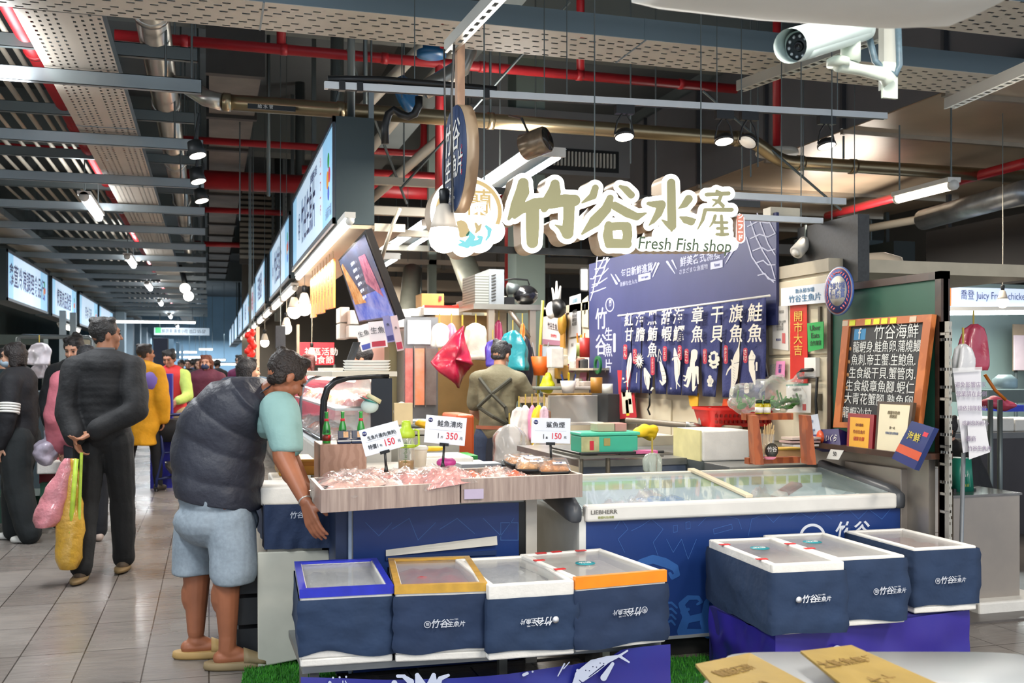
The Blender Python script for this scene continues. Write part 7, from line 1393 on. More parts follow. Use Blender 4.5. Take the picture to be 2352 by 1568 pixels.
hangbag('teal bag hanging right of the worker head from the shelf post', 1178, 758, 850, 50, 9.2, '#1f8a94', 5, skew=10, thick=.1); hangbag('purple and red bag hanging left of the worker head', 1132, 780, 842, 32, 9.3, '#4a3aa0', 6); hangbag('dark cloth hanging behind the teal bag', 1205, 770, 900, 30, 9.5, '#23262e', 7)
hangbag('red bag low behind the worker shoulder', 1172, 840, 900, 30, 9.4, '#8a2a24', 8); hangbag('orange duster hanging from the shelf', 1200, 742, 790, 10, 9.3, '#d8762a', 9)
hangbag('crimson sheet hanging beside the steel post', 1146, 735, 800, 18, 9.9, '#a8285a', 10)
for k, (px, pt, pbm, w, c, l) in enumerate(((1192, 935, 1020, 38, '#d9d4d0', 'big white leftmost'), (1207, 930, 1060, 30, '#cfcbc8', 'long white'), (1222, 930, 1010, 16, '#d98ab0', 'pink'), (1236, 930, 1045, 30, '#e8c82a', 'yellow'), (1250, 932, 1020, 22, '#d8b8c8', 'pale pink rightmost'))):
 hangbag(l + ' carrier bag hanging from the prep desk rail', px, pt, pbm, w, 8.3 - .03 * k, c, 20 + k, grp='carrier bags on the desk rail')
hangbag('clear bulging bag hanging low beside the worker', 1170, 975, 1060, 70, 7.9, '#c9c8c6', 31, alpha=.55, thick=.12); hangbag('clear bulging bag hanging under the 150 price sign', 1245, 1010, 1062, 48, 7.9, '#b4b2b0', 32, alpha=.5); hangbag('small clear bag hanging below the wire table', 1498, 1040, 1082, 40, 6.0, '#c4cfc4', 33, alpha=.5)
solo('bag_rail', MB().box((W(1192, 925, 8.35).x, W(1192, 925, 8.35).y - .02, W(1192, 925, 8.35).z), (W(1262, 925, 8.3).x, W(1192, 925, 8.35).y, W(1192, 925, 8.35).z + .05)), M('#b9a488', .4, .3, .3, 60), 'perforated rail carrying the carrier bags', 'rail')
# boxes above the cold store
sbox('cardboard_box', 968, 674, 1020, 704, 10.2, .3, M('#b58c4c', .6, 0, .06, 6), 'cardboard box with a red arrow on top of the red and white foam box', 'box')
bx_ = thing('foam_box', 'white foam box with a red lid on the cold store', 'foam box', onY(1010, 722, 10.1)); a, b = pbox(974, 706, 1054, 723, 10.1, .35); part('box_body', MB().box(a, b), WHT, bx_); part('red_lid', MB().box((a[0], a[1] - .01, b[2]), (b[0], b[1], b[2] + .02)), RED1, bx_)
a, b = onY(1008, 680, 10.19), onY(1014, 690, 10.19); solo('arrow_mark', MB().box((a.x, 10.185, b.z), (b.x, 10.19, a.z)), RD, 'red arrow print on the cardboard box', 'print')
sbox('orange_crate', 1050, 698, 1064, 724, 10.4, .3, M('#b5481c', .5), 'orange crate beside the red and white foam box', 'crate'); sbox('grey_box', 1063, 690, 1084, 724, 10.2, .3, M('#8f9496', .5), 'grey thin box standing beside the condenser', 'box')
for k, (x0, y0, x1, y1, d, l) in enumerate(((781, 705, 803, 740, 11, 'top left of the pile behind the screen'), (781, 742, 803, 778, 11, 'bottom left of the pile behind the screen'), (803, 712, 840, 745, 10.8, 'upper right of the pile behind the screen'), (800, 747, 832, 775, 10.8, 'lower right of the pile behind the screen'), (918, 710, 944, 730, 10, 'on top of the poster fridge, left'), (940, 708, 975, 727, 10.2, 'on top of the poster fridge, right'), (915, 732, 930, 752, 9.9, 'squeezed beside the poster fridge'))):
 sbox('foam_box', x0, y0, x1, y1, d, .35, STY, 'white foam box ' + l, 'foam box', w=.01)
sbox('olive_pillar', 894, 760, 930, 1000, 10.3, .3, M('#8a8260', .6, 0, .12, 2), 'olive tiled pillar behind the vendor woman', 'pillar')
sbox('pink_backdrop', 825, 745, 896, 860, 11, .1, M('#d8a89a', .6, 0, .06, 2, emit=.15), 'pale pink lit panel behind the vendor woman', 'panel board')
sbox('red_banner', 682, 786, 768, 838, 15, .05, M('#c4283a', .5, 0, .04), 'red banner of the next stall with white lettering', 'banner')
q = C.objects.get('red_banner'); text('社區活動\n美食節', .12, M('#f0d8d8', .5, 0, 0, emit=.2), q, onY(738, 818, 14.98), ls=1.0)
q.children[0].matrix_parent_inverse = Matrix.Identity(4)
# white slab and fish right of the glass display
p = W(940, 985, 6.6); o = solo('foam_slab', MB().box(p + V((-.1, 0, -.04)), p + V((.24, .3, 0))), STY, 'white foam slab beside the glass display with a fish on it', 'foam slab'); bev(o, .01)
solo('steel_bench', MB().box(p + V((-.15, -.05, -.9)), p + V((.32, .5, -.045))), STAIN, 'steel bench right of the glass display', 'bench')
fsh = thing('silver_fish', 'silver fish lying on the foam slab beside the glass display', 'fish', p); part('fish_body', MB().loft([(p + V((-.06 + .34 * k / 9, .08 + .02 * k / 9, .035 - .002 * k)), V((0, .045 * math.sin(PI * min(.97, .12 + .8 * k / 9)), 0)), V((0, 0, .035 * math.sin(PI * min(.97, .12 + .8 * k / 9))))) for k in range(10)], 16), M('#8f989c', .3, .4, .3, 20), fsh); part('tail_fin', MB().quad(p + V((.27, .1, .01)), p + V((.34, .1, -.0)), p + V((.34, .1, .06)), t=.006), M('#5c666a', .4, .3), fsh)
o = blob('crumpled_paper', MB().ball(W(925, 945, 6.6), (.06, .06, .06), 12), WHT, None, .01, 2, .03, 18, W(925, 960, 6.6)); tag(o, 'crumpled white paper on the bench beside the display', 'paper')
o = blob('yellow_glove', MB().ball(W(972, 973, 6.5), (.06, .05, .03), 12), M('#e8b41c', .5, 0, .1, 8), None, .01, 2, .02, 14, W(972, 983, 6.5)); tag(o, 'yellow rubber glove beside the 350 price sign', 'glove')
sbox('manila_card', 905, 925, 948, 975, 6.3, .02, M('#e0c89a', .6), 'beige card standing beside the black end panel', 'card')
# ================================================================ RIGHT SIDE: CHALKBOARD
GB = M('#1f5240', .6, 0, .12, 2); DW = wood('#3c2a20', '#2c1e17', 4); OW = wood('#c8743c', '#b0602e', 4)
cbd = thing('green_chalkboard', 'big green chalkboard in a worn dark wooden frame', 'chalkboard', (3.6, 4.9, .95))
P = [onX(1905, 668, 3.6), onX(2167, 622, 3.6), onX(2167, 1055, 3.6), onX(1905, 1050, 3.6)]
ya, yb_ = P[0].y, P[1].y; z1_ = P[1].z; zb_ = onX(2167, 1040, 3.6).z
part('board', MB().box((3.6, yb_, zb_), (3.63, ya, z1_)), GB, cbd)
for a, b in (((3.585, yb_, z1_ - .04), (3.64, ya, z1_)), ((3.585, yb_, zb_), (3.64, yb_ + .045, z1_)), ((3.585, ya - .035, zb_), (3.64, ya, z1_))): part('frame_bar', MB().box(a, b), DW, cbd)
part('chalk_shelf', MB().box((3.40, yb_ - .02, zb_ - .03), (3.64, ya + .12, zb_)), wood('#4a2c1c', '#3a2216', 4), cbd)
for y in (yb_ + .02, ya - .02): part('leg', MB().box((3.6, y - .02, 0), (3.64, y + .02, zb_)), DW, cbd)
bb = thing('menu_chalkboard', 'black menu chalkboard in an orange wooden frame leaning on the green board', 'chalkboard', (3.5, 4.8, zb_))
Q = [onX(1943, 735, 3.57), onX(2148, 722, 3.57), onX(2116, 985, 3.52), onX(1920, 982, 3.52)]
nQ = (Q[1] - Q[0]).cross(Q[3] - Q[0]).normalized(); nQ = nQ if nQ.x < 0 else -nQ
qa = lambda u, v, l=0: (Q[0] * (1 - u) + Q[1] * u) * (1 - v) + (Q[3] * (1 - u) + Q[2] * u) * v + nQ * l
def qpart(nm, u0, v0, u1, v1, m, l, t):
 A = [qa(u0, v0, l), qa(u1, v0, l), qa(u1, v1, l), qa(u0, v1, l)]; B = [p - nQ * t for p in A]; part(nm, MB().add(A + B, [(0, 1, 2, 3), (7, 6, 5, 4)] + [(i, i + 4, (i + 1) % 4 + 4, (i + 1) % 4) for i in range(4)]), m, bb)
qpart('black_board', .03, .03, .97, .97, M('#24272a', .6, 0, .15, 3), .004, .01)
for u0, v0, u1, v1 in ((0, 0, .08, 1), (.92, 0, 1, 1), (.08, 0, .92, .065), (.08, .95, .92, 1)): qpart('frame_bar', u0, v0, u1, v1, OW, .02, .03)
for u in (.09, .28, .38, .47, .57): qpart('yellow_note', u, .01, u + .07, .06, M('#d8dc28', .6), .022, .001)
for u in (.0, .78): qpart('beige_note', u, .01, u + .07, .06, M('#c8b49a', .6), .022, .001)
qpart('blue_mark', .13, .09, .27, .19, M('#2f86b8', .6), .0045, .0004)
xdq = (Q[1] - Q[0]).normalized(); upq = nQ.cross(xdq); CHK = M('#d4d6d2', .8, 0, 0); wq = (Q[1] - Q[0]).length; hq = (Q[0] - Q[3]).length
text('f', .09, CHK, bb, qa(.2, .14, .005), xdq, upq, off=.01); text('竹谷海鮮', .09, CHK, bb, qa(.62, .14, .005), xdq, upq, xs=1.05)
for k, (s, u) in enumerate((('龍蝦身.鮭魚卵.蒲燒鰻', .52), ('魚刺.帝王蟹.生鮑魚.', .5), ('生食級干貝.蟹管肉.', .5), ('生食級章魚腳.蝦仁', .49), ('大青花蟹腳 熟魚卵', .49), ('龍蝦沙拉', .26))):
 text(s, .07, CHK, bb, qa(u, .27 + .12 * k, .005), xdq, upq, xs=wq * (.82 if k < 5 else .36) / (.07 * (len(s) - .45 * s.count('.') - .4 * s.count(' '))), off=.002)
 part('chalk_dot', MB().ball(qa(.1, .27 + .12 * k, .005), (.003, .012, .012), 8), M('#b98a5a', .7, 0), bb)
def leaner(name, label, cat, pts, X0_, X1_, m, th, rows=(), pats=(), frame=None):
 """thing leaning on the board: top edge at depth X0_, bottom edge at X1_"""
 A = [onX(pts[0][0], pts[0][1], X0_), onX(pts[1][0], pts[1][1], X0_), onX(pts[2][0], pts[2][1], X1_), onX(pts[3][0], pts[3][1], X1_)]
 n = (A[1] - A[0]).cross(A[3] - A[0]).normalized(); n = n if n.x < 0 else -n; t = thing(name, label, cat, A[3]); B = [p - n * th for p in A]
 at = lambda u, v, l=.001: (A[0] * (1 - u) + A[1] * u) * (1 - v) + (A[3] * (1 - u) + A[2] * u) * v + n * l
 bod = MB().add(A + B, [(0, 1, 2, 3), (7, 6, 5, 4)] + [(i, i + 4, (i + 1) % 4 + 4, (i + 1) % 4) for i in range(4)]); part('body', bod, m, t)
 for nm, u0, v0, u1, v1, mm in pats: part(nm, MB().add([at(u0, v0), at(u1, v0), at(u1, v1), at(u0, v1)], [(0, 1, 2, 3)]), mm, t)
 x_ = (A[1] - A[0]).normalized(); u_ = n.cross(x_); h = (A[0] - A[3]).length
 for tx, u, v, sz, mm, xs in rows: text(tx, sz * h, mm, t, at(u, v, .0015), x_, u_, xs=xs, off=.006)
 return t, at, n
leaner('roe_box', 'purple salmon roe box with an orange roe picture on the chalk shelf', 'box', [(1864, 987), (1926, 984), (1932, 1030), (1870, 1030)], 3.46, 3.42, M('#2c2460', .35, 0, .06), .06, [('いくら', .7, .5, .34, WHT, .8)], [])
t = thing('roe_picture', 'x', 'x') if 0 else None
_, at_, n_ = leaner('award_plaque', 'red plaque with a golden yellow certificate on the chalk shelf', 'plaque', [(1948, 948), (2008, 952), (2002, 1042), (1944, 1036)], 3.46, 3.42, M('#8a1c26', .3, 0, .05, coat=.3), .02, [('優良攤商', .48, .3, .08, M('#7a3a10', .5, 0, 0), 1), ('竹谷生魚片', .48, .48, .1, M('#8a2a14', .5, 0, 0), 1), ('優質名攤', .48, .66, .11, M('#b5341c', .5, 0, 0), 1)], [('gold_panel', .1, .1, .86, .97, M('#e0a428', .35, 0, .06)), ('fruit_band', .16, .78, .8, .92, M('#a8481c', .5, 0, .5, 60))])
leaner('framed_certificate', 'framed cream certificate with a red seal beside the red plaque', 'certificate', [(2016, 921), (2098, 924), (2082, 1046), (2008, 1042)], 3.47, 3.42, wood('#4a3420', '#3a2818', 4), .02, [('桃園市政府\n感謝狀', .5, .25, .07, M('#6a5a3a', .5, 0, 0), 1), ('第一名', .5, .5, .055, M('#5a4a30', .5, 0, 0), 1), ('特頒此狀以資表揚', .5, .6, .05, M('#5a6a8a', .5, 0, 0), .9)], [('paper', .07, .05, .93, .95, M('#ddd3b4', .5, 0, .03)), ('gilt_line', .07, .05, .93, .06, GOLD), ('red_seal', .4, .68, .72, .88, M('#c05560', .5, 0, .3, 80))])
leaner('blue_packet', 'dark blue packet with an orange band tilted off the chalk shelf edge', 'packet', [(2094, 966), (2146, 982), (2100, 1078), (2048, 1052)], 3.42, 3.37, M('#25366e', .3, 0, .08, 6, coat=.4), .03, [('海鮮', .42, .35, .22, M('#c9b83a', .5, 0, 0), 1)], [('orange_band', .0, .6, 1, .8, M('#c8502c', .4)), ('red_mark', .7, .15, .9, .25, RD)])
leaner('price_slip', 'small white handwritten slip taped to the chalk shelf', 'paper', [(1908, 1031), (1938, 1034), (1926, 1056), (1898, 1053)], 3.395, 3.39, PAPER, .001, [('50', .5, .45, .5, INKK, 1)])
pk = W(1877, 1002, 5.75); tt = thing('orange_roe', 'round orange roe printed picture on the purple box', 'picture', pk); ORG[tt.name] = V(pk)
cpk = onX(1884, 1003, 3.415); tt.location = cpk; ORG[tt.name] = cpk; part('roe_disc', MB().lathe([(.04, 0), (.001, .001)], cpk, 18, (-1, 0, 0)), M('#e0562a', .4, 0, .2, 80), tt)
# slotted post, notices, steel box, scale
pl_ = onY(2170, 740, 4.33); pr_ = onY(2187, 740, 4.33)
solo('slotted_post', MB().box((pl_.x, 4.33, .3), (pr_.x, 4.37, onY(2178, 738, 4.33).z)).box((pl_.x, 4.30, .3), (pl_.x + .004, 4.37, onY(2178, 738, 4.33).z)), perforated('#a8a59c', 'xz', .018, .03, .5, .5, .4, .4, 'slotted_steel'), 'galvanised slotted angle post right of the green chalkboard', 'post')
sp2 = thing('splash_guard', 'stainless side panel below the green chalkboard', 'panel board', (3.6, 4.6, 0)); part('panel', MB().box((3.56, 4.45, .0), (3.6, 5.6, zb_ - .04)), mix_mat('#b5aca0', '#8f8a84', 'noise', dict(s=2), .3, .5), sp2)
sbox('steel_case', 2069, 1075, 2170, 1225, 4.62, .5, M('#b0a69c', .3, .5, .08, 2), 'stainless case standing behind the freezer end', 'case')
sn = thing('notice_sheets', 'two white laminated notices with faded violet writing taped to a grey pole', 'notice', W(2230, 1050, 4.7)); VI = M('#8a7a96', .6, 0, 0)
Ws = lambda x, y, d=5.28: W(x, y, d)
part('upper_sheet', MB().quad(Ws(2189, 852), Ws(2212, 1040), Ws(2258, 1030), Ws(2253, 848), t=.003), M('#dcdbe0', .35, 0, .02), sn)
part('lower_sheet', MB().quad(Ws(2222, 970, 5.26), Ws(2226, 1055, 5.26), Ws(2274, 1038, 5.26), Ws(2262, 965, 5.26), t=.003), M('#dedde0', .35, 0, .02), sn)
for s, px, py, sz in (('避免影響店家', 2229, 884, 14), ('營業請在此側', 2231, 905, 14), ('請依排隊動線', 2233, 938, 13), ('感謝您的用心', 2240, 972, 12), ('攤商', 2230, 1008, 14), ('竹谷生魚片', 2250, 1030, 13)): text(s, sz * 5.25 / FP, VI, sn, Ws(px, py, 5.25), (CS, -SN, 0), xs=.85)
part('tape', MB().quad(Ws(2188, 845, 5.26), Ws(2188, 856, 5.26), Ws(2256, 852, 5.26), Ws(2256, 842, 5.26), t=.001), glass('#ffffff', .3, .1), sn)
tube_thing('notice_pole', 'grey pole carrying the white notices, standing behind the right fish boxes', 'pole', [W(2213, 1040, 5.3), W(2208, 1240, 5.3), W(2208, 1300, 4.95)], .011, M('#8a9096', .4, .4))
sc_ = thing('steel_box', 'big stainless box right of the chalkboard post', 'steel box', W(2270, 1420, 5.4)); a, b = onY(2190, 1142, 5.0), onY(2342, 1370, 5.0)
part('box_body', MB().box((a.x, 5.0, 0), (b.x, 5.6, a.z)), mix_mat('#aaa096', '#97908a', 'noise', dict(s=2), .35, .4), sc_); part('wet_top', MB().box((a.x - .01, 4.99, a.z), (b.x + .01, 5.61, a.z + .012)), M('#8f8b88', .15, .7, .2, 12), sc_)
ss = thing('weighing_scale', 'green market scale with a round dial on the stainless box', 'scale', (a.x + .1, 5.2, a.z)); p = onY(2214, 1098, 5.15)
part('scale_body', MB().loft([((p.x, 5.2, a.z + .012), (.07, 0, 0), (0, .08, 0)), ((p.x, 5.2, p.z + .12), (.055, 0, 0), (0, .07, 0))], 24, p=4), M('#1f7a66', .35, 0, .08), ss); part('dial', MB().lathe([(.09, 0), (.095, .02), (.085, .022), (.001, .022)], p + V((.05, .05, 0)), 24, (.8, -.6, .1)), M('#cfd4d0', .4), ss)
part('dial_rim', MB().lathe([(.097, -.01), (.1, .015), (.09, .024)], p + V((.05, .05, 0)), 24, (.8, -.6, .1)), M('#1f7a66', .35), ss); part('pan_stand', MB().box((p.x - .08, 5.14, a.z + .012), (p.x + .08, 5.26, a.z + .03)), BLK, ss); text('石 斤', .02, WHT, ss, (p.x - .01, 5.118, p.z + .02))
text('永安', .02, M('#a8b04a', .5, 0, 0), ss, (p.x - .01, 5.116, p.z - .04))
# far right stall
solo('back_panel', MB().box((6.0, 9.6, 0), (11, 9.7, 2.4)), M('#8fa19c', .5, 0, .06, 1), 'pale green steel wall of the stall at the right edge', 'wall panel')
lb = thing('stall_lightbox', 'white lightbox with orange corner and blue lettering under the black panel', 'lightbox', W(2260, 700, 9.3)); a, b = pbox(2165, 662, 2420, 705, 9.0, .2); part('lit_face', MB().box(a, b), M('#c9d6ee', .5, 0, .03, emit=.75), lb)
part('orange_corner', MB().box((a[0], 8.99, a[2]), (a[0] + .1, 9.0, b[2])), M('#e08a50', .5, 0, 0, emit=.4), lb); text('喬登 Juicy Fresh chicken', .11, INK, lb, onY(2285, 680, 8.99), xs=.8)
tube_lamp('cold white striplight under the lightbox at the right edge', onY(2166, 714, 8.9), onY(2400, 712, 8.9), .06); area((onY(2280, 714, 8.8).x, 8.7, 1.9), 1.0, .15, 22, (.9, 1, .97))
st = thing('stall_table', 'dark table of the right edge stall with white fish crates on it', 'table', (6.2, 7.4, 0)); a, b = pbox(2180, 1000, 2500, 1130, 7.2, 1.2); part('table_body', MB().box((a[0], a[1], 0), (b[0], b[1], b[2] - .02)), M('#3a3436', .4, .2, .15, 3), st); part('table_rim', MB().box((a[0] - .02, a[1] - .02, b[2] - .02), (b[0], b[1], b[2] + .03)), M('#6a6866', .3, .5), st)
for k, (x0, y0, x1, y1, l) in enumerate(((2150, 962, 2240, 1000, 'left'), (2242, 960, 2330, 998, 'middle'), (2332, 962, 2420, 1000, 'right'))):
 a2, b2 = pbox(x0, y0, x1, y1, 7.3, .4); o = solo('white_crate', MB().box((a2[0], a2[1], b[2] + .031), (b2[0], b2[1], b2[2])), STY, 'white fish crate on the dark table, ' + l + ' of three', 'crate'); bev(o, .01)
solo('blue_crate', MB().box(*pbox(2308, 930, 2352, 945, 8.0, .3)), M('#2238c0', .4), 'bright blue tray edge at the right border', 'tray'); o = blob('pink_bags', MB().ball(W(2285, 925, 8.0), (.13, .1, .05)).ball(W(2310, 930, 8.0), (.1, .1, .04)), M('#c8506a', .4, 0, .2, 8), None, .012, 3, .03, 10, W(2290, 945, 8)); tag(o, 'heap of pink plastic bags at the right border', 'bags')
solo('tank', MB().lathe([(.09, 0), (.1, .02), (.1, .08), (.05, .12)], W(2308, 892, 8.8), 20), M('#9fc0cc', .4, .1), 'pale blue round tank on the right stall shelf', 'tank')
solo('shelf_slab', MB().box(*pbox(2270, 895, 2420, 925, 8.6, .6)), M('#5a6664', .4, .3), 'dark shelf of the right stall under the blue tank', 'shelf')
for px, pt, pbm, w, c, l, sd in ((2236, 745, 850, 56, '#c24860', 'rose red apron hanging in the right edge stall', 41), (2212, 790, 900, 46, '#d4d4d6', 'white cloth hanging beside the slotted post', 42)): hangbag(l, px, pt, pbm, w, 6.6 if sd == 41 else 5.6, c, sd, cat='apron')
tube_thing('orange_pole', 'orange pole handle leaning in the right edge stall', 'handle', [W(2262, 860, 7.5), W(2285, 895, 7.5), W(2310, 918, 7.5)], .012, M('#d8761c', .4))
sbox('wall_calendar', 2330, 770, 2420, 850, 9.3, .02, M('#dcc4c8', .5), 'wall calendar with a yellow top at the right border', 'calendar'); sbox('calendar_board', 2328, 745, 2420, 852, 9.34, .02, M('#a08a70', .5), 'brown board behind the wall calendar', 'board')
sbox('foam_crate', 2250, 1378, 2420, 1440, 4.9, .4, STY, 'white foam crate lying on the floor at the right edge', 'foam box', w=.012)
sbox('floor_block', 2248, 1440, 2320, 1490, 4.95, .3, M('#8a8078', .6, 0, .15, 8), 'brown grey block under the foam crate at the right edge', 'block', w=.02)
# ================================================================ FOREGROUND RIGHT: cards and foam edge
CARD = M('#8c7436', .6, 0, .1, 12, .15); INC = M('#7a5f28', .7, 0, 0)
def card(label, pts, rows):
 A = [W(*p) for p in pts]; n = (A[1] - A[0]).cross(A[3] - A[0]).normalized(); n = n if n.z > 0 else -n; t = thing('cardboard_sign', label, 'cardboard sign', A[3]); part('card', MB().quad(*A, t=.006), CARD, t)
 x_ = (A[1] - A[0]).normalized(); u_ = n.cross(x_)
 for s, u, v, sz in rows: text(s, sz, INC, t, (A[0] * (1 - u) + A[1] * u) * (1 - v) + (A[3] * (1 - u) + A[2] * u) * v + n * .004, x_, u_, off=.008)
 return t
card('yellow brown handwritten cardboard sign at the bottom edge, left one', [(1597, 1530, 2.45), (1722, 1504, 2.62), (1900, 1600, 2.3), (1690, 1640, 2.15)], [('龍膽石斑', .45, .28, .04), ('10', .55, .65, .06)])
card('yellow brown handwritten cardboard sign at the bottom edge, right one', [(1838, 1500, 2.5), (1955, 1486, 2.62), (2300, 1640, 2.1), (2060, 1680, 2.0)], [('土魠魚每斤', .5, .22, .045), ('七十', .55, .5, .05)])
fe = thing('foam_tub', 'blurred white foam tub along the bottom right edge', 'foam box', W(1950, 1640, 2.3))
part('tub_body', MB().loft([(W(2060, 1640, 2.35), V((CS, -SN, 0)) * .46, V((SN, CS, 0)) * .18), (W(2060, 1540, 2.5), V((CS, -SN, 0)) * .4, V((SN, CS, 0)) * .17)], 40, p=6), M('#a9aeb2', .3, 0, .06, 3, coat=.3), fe)
# green turf mats
def turf(label, pts):
 P = [onZ(x, y, .012) for x, y in pts]; t = thing('turf_mat', label, 'mat', P[3]); part('backing', MB().add([(p.x, p.y, z) for z in (.001, .013) for p in P], [(0, 3, 2, 1), (4, 5, 6, 7), (0, 1, 5, 4), (1, 2, 6, 5), (2, 3, 7, 6), (3, 0, 4, 7)]), M('#256a22', .8, 0, .3, 40), t)
 mb = MB(); r = random.Random(5)
 for k in range(5200):
  u, v = r.random(), r.random(); p = (P[0] * (1 - u) + P[1] * u) * (1 - v) + (P[3] * (1 - u) + P[2] * u) * v; a_ = r.random() * 6.28; d = V((math.cos(a_), math.sin(a_), 0)) * .003; tip = p + V((r.uniform(-.008, .008), r.uniform(-.008, .008), r.uniform(.014, .024)))
  mb.add([p - d, p + d, tip], [(0, 1, 2)])
 tag(part('turf_blades', mb, M('#3f8f26', .7, 0, .35, 12), t), kind='stuff')
turf('green turf mat under the customer slipper', [(585, 1460), (720, 1450), (790, 1590), (545, 1600)]); turf('green turf mat between the freezer and the purple plinth', [(1420, 1515), (1800, 1500), (1900, 1600), (1400, 1640)])
# ================================================================ LEFT SIDE STALLS
GPL = M('#9aa3a6', .4, .5, .08)
for px, Y, l in ((142, 21.9, 'nearer'), (166, 22.6, 'farther')): a, b = onY(px - 6, 730, Y), onY(px + 8, 730, Y); solo('steel_post', MB().box((a.x, Y, 0), (b.x, Y + .15, 2.6)), GPL, 'grey steel post of the left stall row, %s one' % l, 'post')
solo('rail_frame', MB().tube([W(40, 860, 16), W(42, 776, 16), W(52, 772, 16), W(205, 775, 16), W(213, 782, 16), W(214, 860, 16)], .035, 10), GPL, 'bent steel clothes rail over the left stall', 'rail')
sbox('cold_shelf', -60, 768, 100, 790, 18, .5, M('#5d6a62', .5, 0, .1), 'dark upper shelf of the left stall', 'shelf'); sbox('pale_cabinet', 190, 778, 240, 870, 19, .5, M('#cfc4a8', .5), 'pale cabinet behind the man with the bun', 'cabinet')
for k in range(5): sbox('carton_stack', 100, 850 + 26 * k if k < 2 else 858 + 26 * k, 132, 874 + 26 * k if k < 2 else 882 + 26 * k, 14, .5, M('#c89a5c' if k not in (2, 3) else '#d8d2d0', .6, 0, .08), 'carton in the stack left of the man with the bun, ' + ('topmost', 'second', 'middle white', 'fourth white', 'lowest')[k], 'carton', 'carton stack on the left')
hangbag('white shirt-shaped bag on a hanger in the left stall', 90, 786, 838, 46, 12.5, '#c6bfc6', 51); hangbag('white clear bag hanging below the shirt-shaped bag', 92, 836, 868, 40, 12.6, '#b8b0b6', 52)
gcx = thing('green_crate', 'dark green plastic crate with bags on the floor behind the masked woman', 'crate', W(60, 1200, 8.3)); a, b = pbox(-30, 1140, 105, 1200, 9.6, .6); part('crate_body', MB().box(a, b), M('#1f4a38', .5, 0, .1), gcx)
o = blob('clear_bag', MB().ball(W(100, 1160, 9.6), (.12, .12, .1)).ball(W(10, 1160, 9.6), (.16, .12, .1)), glass('#9fb8ae', .45, .1), None, .015, 3, .04, 12, W(60, 1190, 9.6)); tag(o, 'crumpled clear bags spilling from the green crate', 'bag')
sbox('red_crate', 90, 1045, 134, 1110, 9.6, .5, M('#9c2430', .5, 0, .1), 'red crate with white foam boxes between the two walking customers', 'crate'); sbox('foam_box', 84, 1060, 160, 1088, 9.4, .4, STY, 'white foam box on the red crate in the left stall', 'foam box', w=.01); sbox('green_bin', 92, 1108, 155, 1160, 9.5, .5, M('#2a5a44', .5), 'green bin under the red crate', 'bin')
sbox('left_counter', -80, 900, 100, 1140, 12, .8, M('#3a4a52', .5, 0, .1), 'dark counter front of the left stall', 'counter')
sbox('blue_crates', 345, 858, 395, 900, 13, .5, M('#2a2ea8', .5, 0, .1), 'blue crates beside the man in the red vest', 'crate'); sbox('dark_fridge', 352, 776, 385, 860, 24, .6, M('#1f2c4a', .5), 'dark blue tall unit at the end of the left row', 'cabinet')
for k, (x0, y0, x1, y1, Y, c, l) in enumerate(((372, 778, 398, 818, 42, '#7fa0b8', 'left'), (404, 786, 412, 824, 46, '#6d8aa0', 'middle'), (415, 792, 421, 826, 50, '#6d8aa0', 'right'))): sbox('far_lightbox', x0, y0, x1, y1, Y, .3, M(c, .5, 0, 0, emit=.4), 'tiny far lightbox at the end of the aisle, ' + l, 'lightbox')
# red ornaments and blackboard at the vendor stalls on the right of the aisle
for k in range(5): o = blob('red_ornament', MB().ball(W(570 + 6 * (k % 3), 770 + 12 * k, 13), (.05, .05, .05)).ball(W(580 - 5 * (k % 2), 764 + 12 * k, 13), (.04, .04, .06)), M('#d8281e', .4, 0, .15, 10, emit=.1), None, .012, 2, .01, 20, W(574, 776 + 12 * k, 13)); tag(o, 'red festive ornament in the bundle over the aisle stalls, ' + ('top', 'second', 'middle', 'fourth', 'bottom')[k], 'ornament', 'red ornaments over the aisle stalls')
sbox('chalk_menu', 633, 748, 656, 800, 11.5, .04, M('#2a2d32', .6, 0, .25, 40), 'small black chalk menu hanging over the aisle stalls', 'board'); sbox('cream_post', 588, 750, 596, 870, 14, .1, M('#c8b49c', .5), 'cream post beside the red ornaments', 'post'); sbox('cream_post', 682, 745, 688, 830, 12, .1, M('#c8b49c', .5), 'cream post beside the black chalk menu', 'post')
ac = thing('aisle_stall', 'run of glass fronted stall counters farther down the right side of the aisle', 'counter', (1.2, 16, 0)); part('counter_body', MB().box((.98, 10.5, 0), (1.5, 29, .95)), M('#c9c2b6', .5, 0, .1, 2), ac); part('glass_front', MB().box((.96, 10.5, .95), (.98, 29, 1.3)), glass('#e2eef0', .25), ac); part('goods_shelf', MB().box((1.0, 10.5, .96), (1.45, 29, 1.02)), mix_mat('#d8a090', '#e8e4dc', 'noise', dict(s=5), .4), ac)
# shopping trolley of the man in the red vest
tr = thing('shopping_trolley', 'navy shopping trolley with a black basket in front of the man in the red vest', 'trolley', W(400, 1130, 12.0)); NV = M('#1f2a5c', .4, .2); TD = 12.0
tw = lambda x, y, d=TD: W(x, y, d)
part('frame', MB().tube([tw(350, 955), tw(366, 950), tw(374, 1040), tw(360, 1100), tw(358, 1128)], .018, 8), NV, tr); part('frame_side', MB().tube([tw(425, 950, 12.3), tw(428, 1040, 12.3), tw(415, 1110, 12.3)], .018, 8), NV, tr)
part('handle', MB().tube([tw(350, 955), tw(430, 950, 12.3)], .02, 8), NV, tr); part('basket', MB().loft([(tw(400, 1012, 12.2), V((CS, -SN, 0)) * .18, V((SN, CS, 0)) * .2), (tw(398, 962, 12.2), V((CS, -SN, 0)) * .22, V((SN, CS, 0)) * .26)], 24, p=6), M('#16181c', .6, 0, .2, 30), tr)
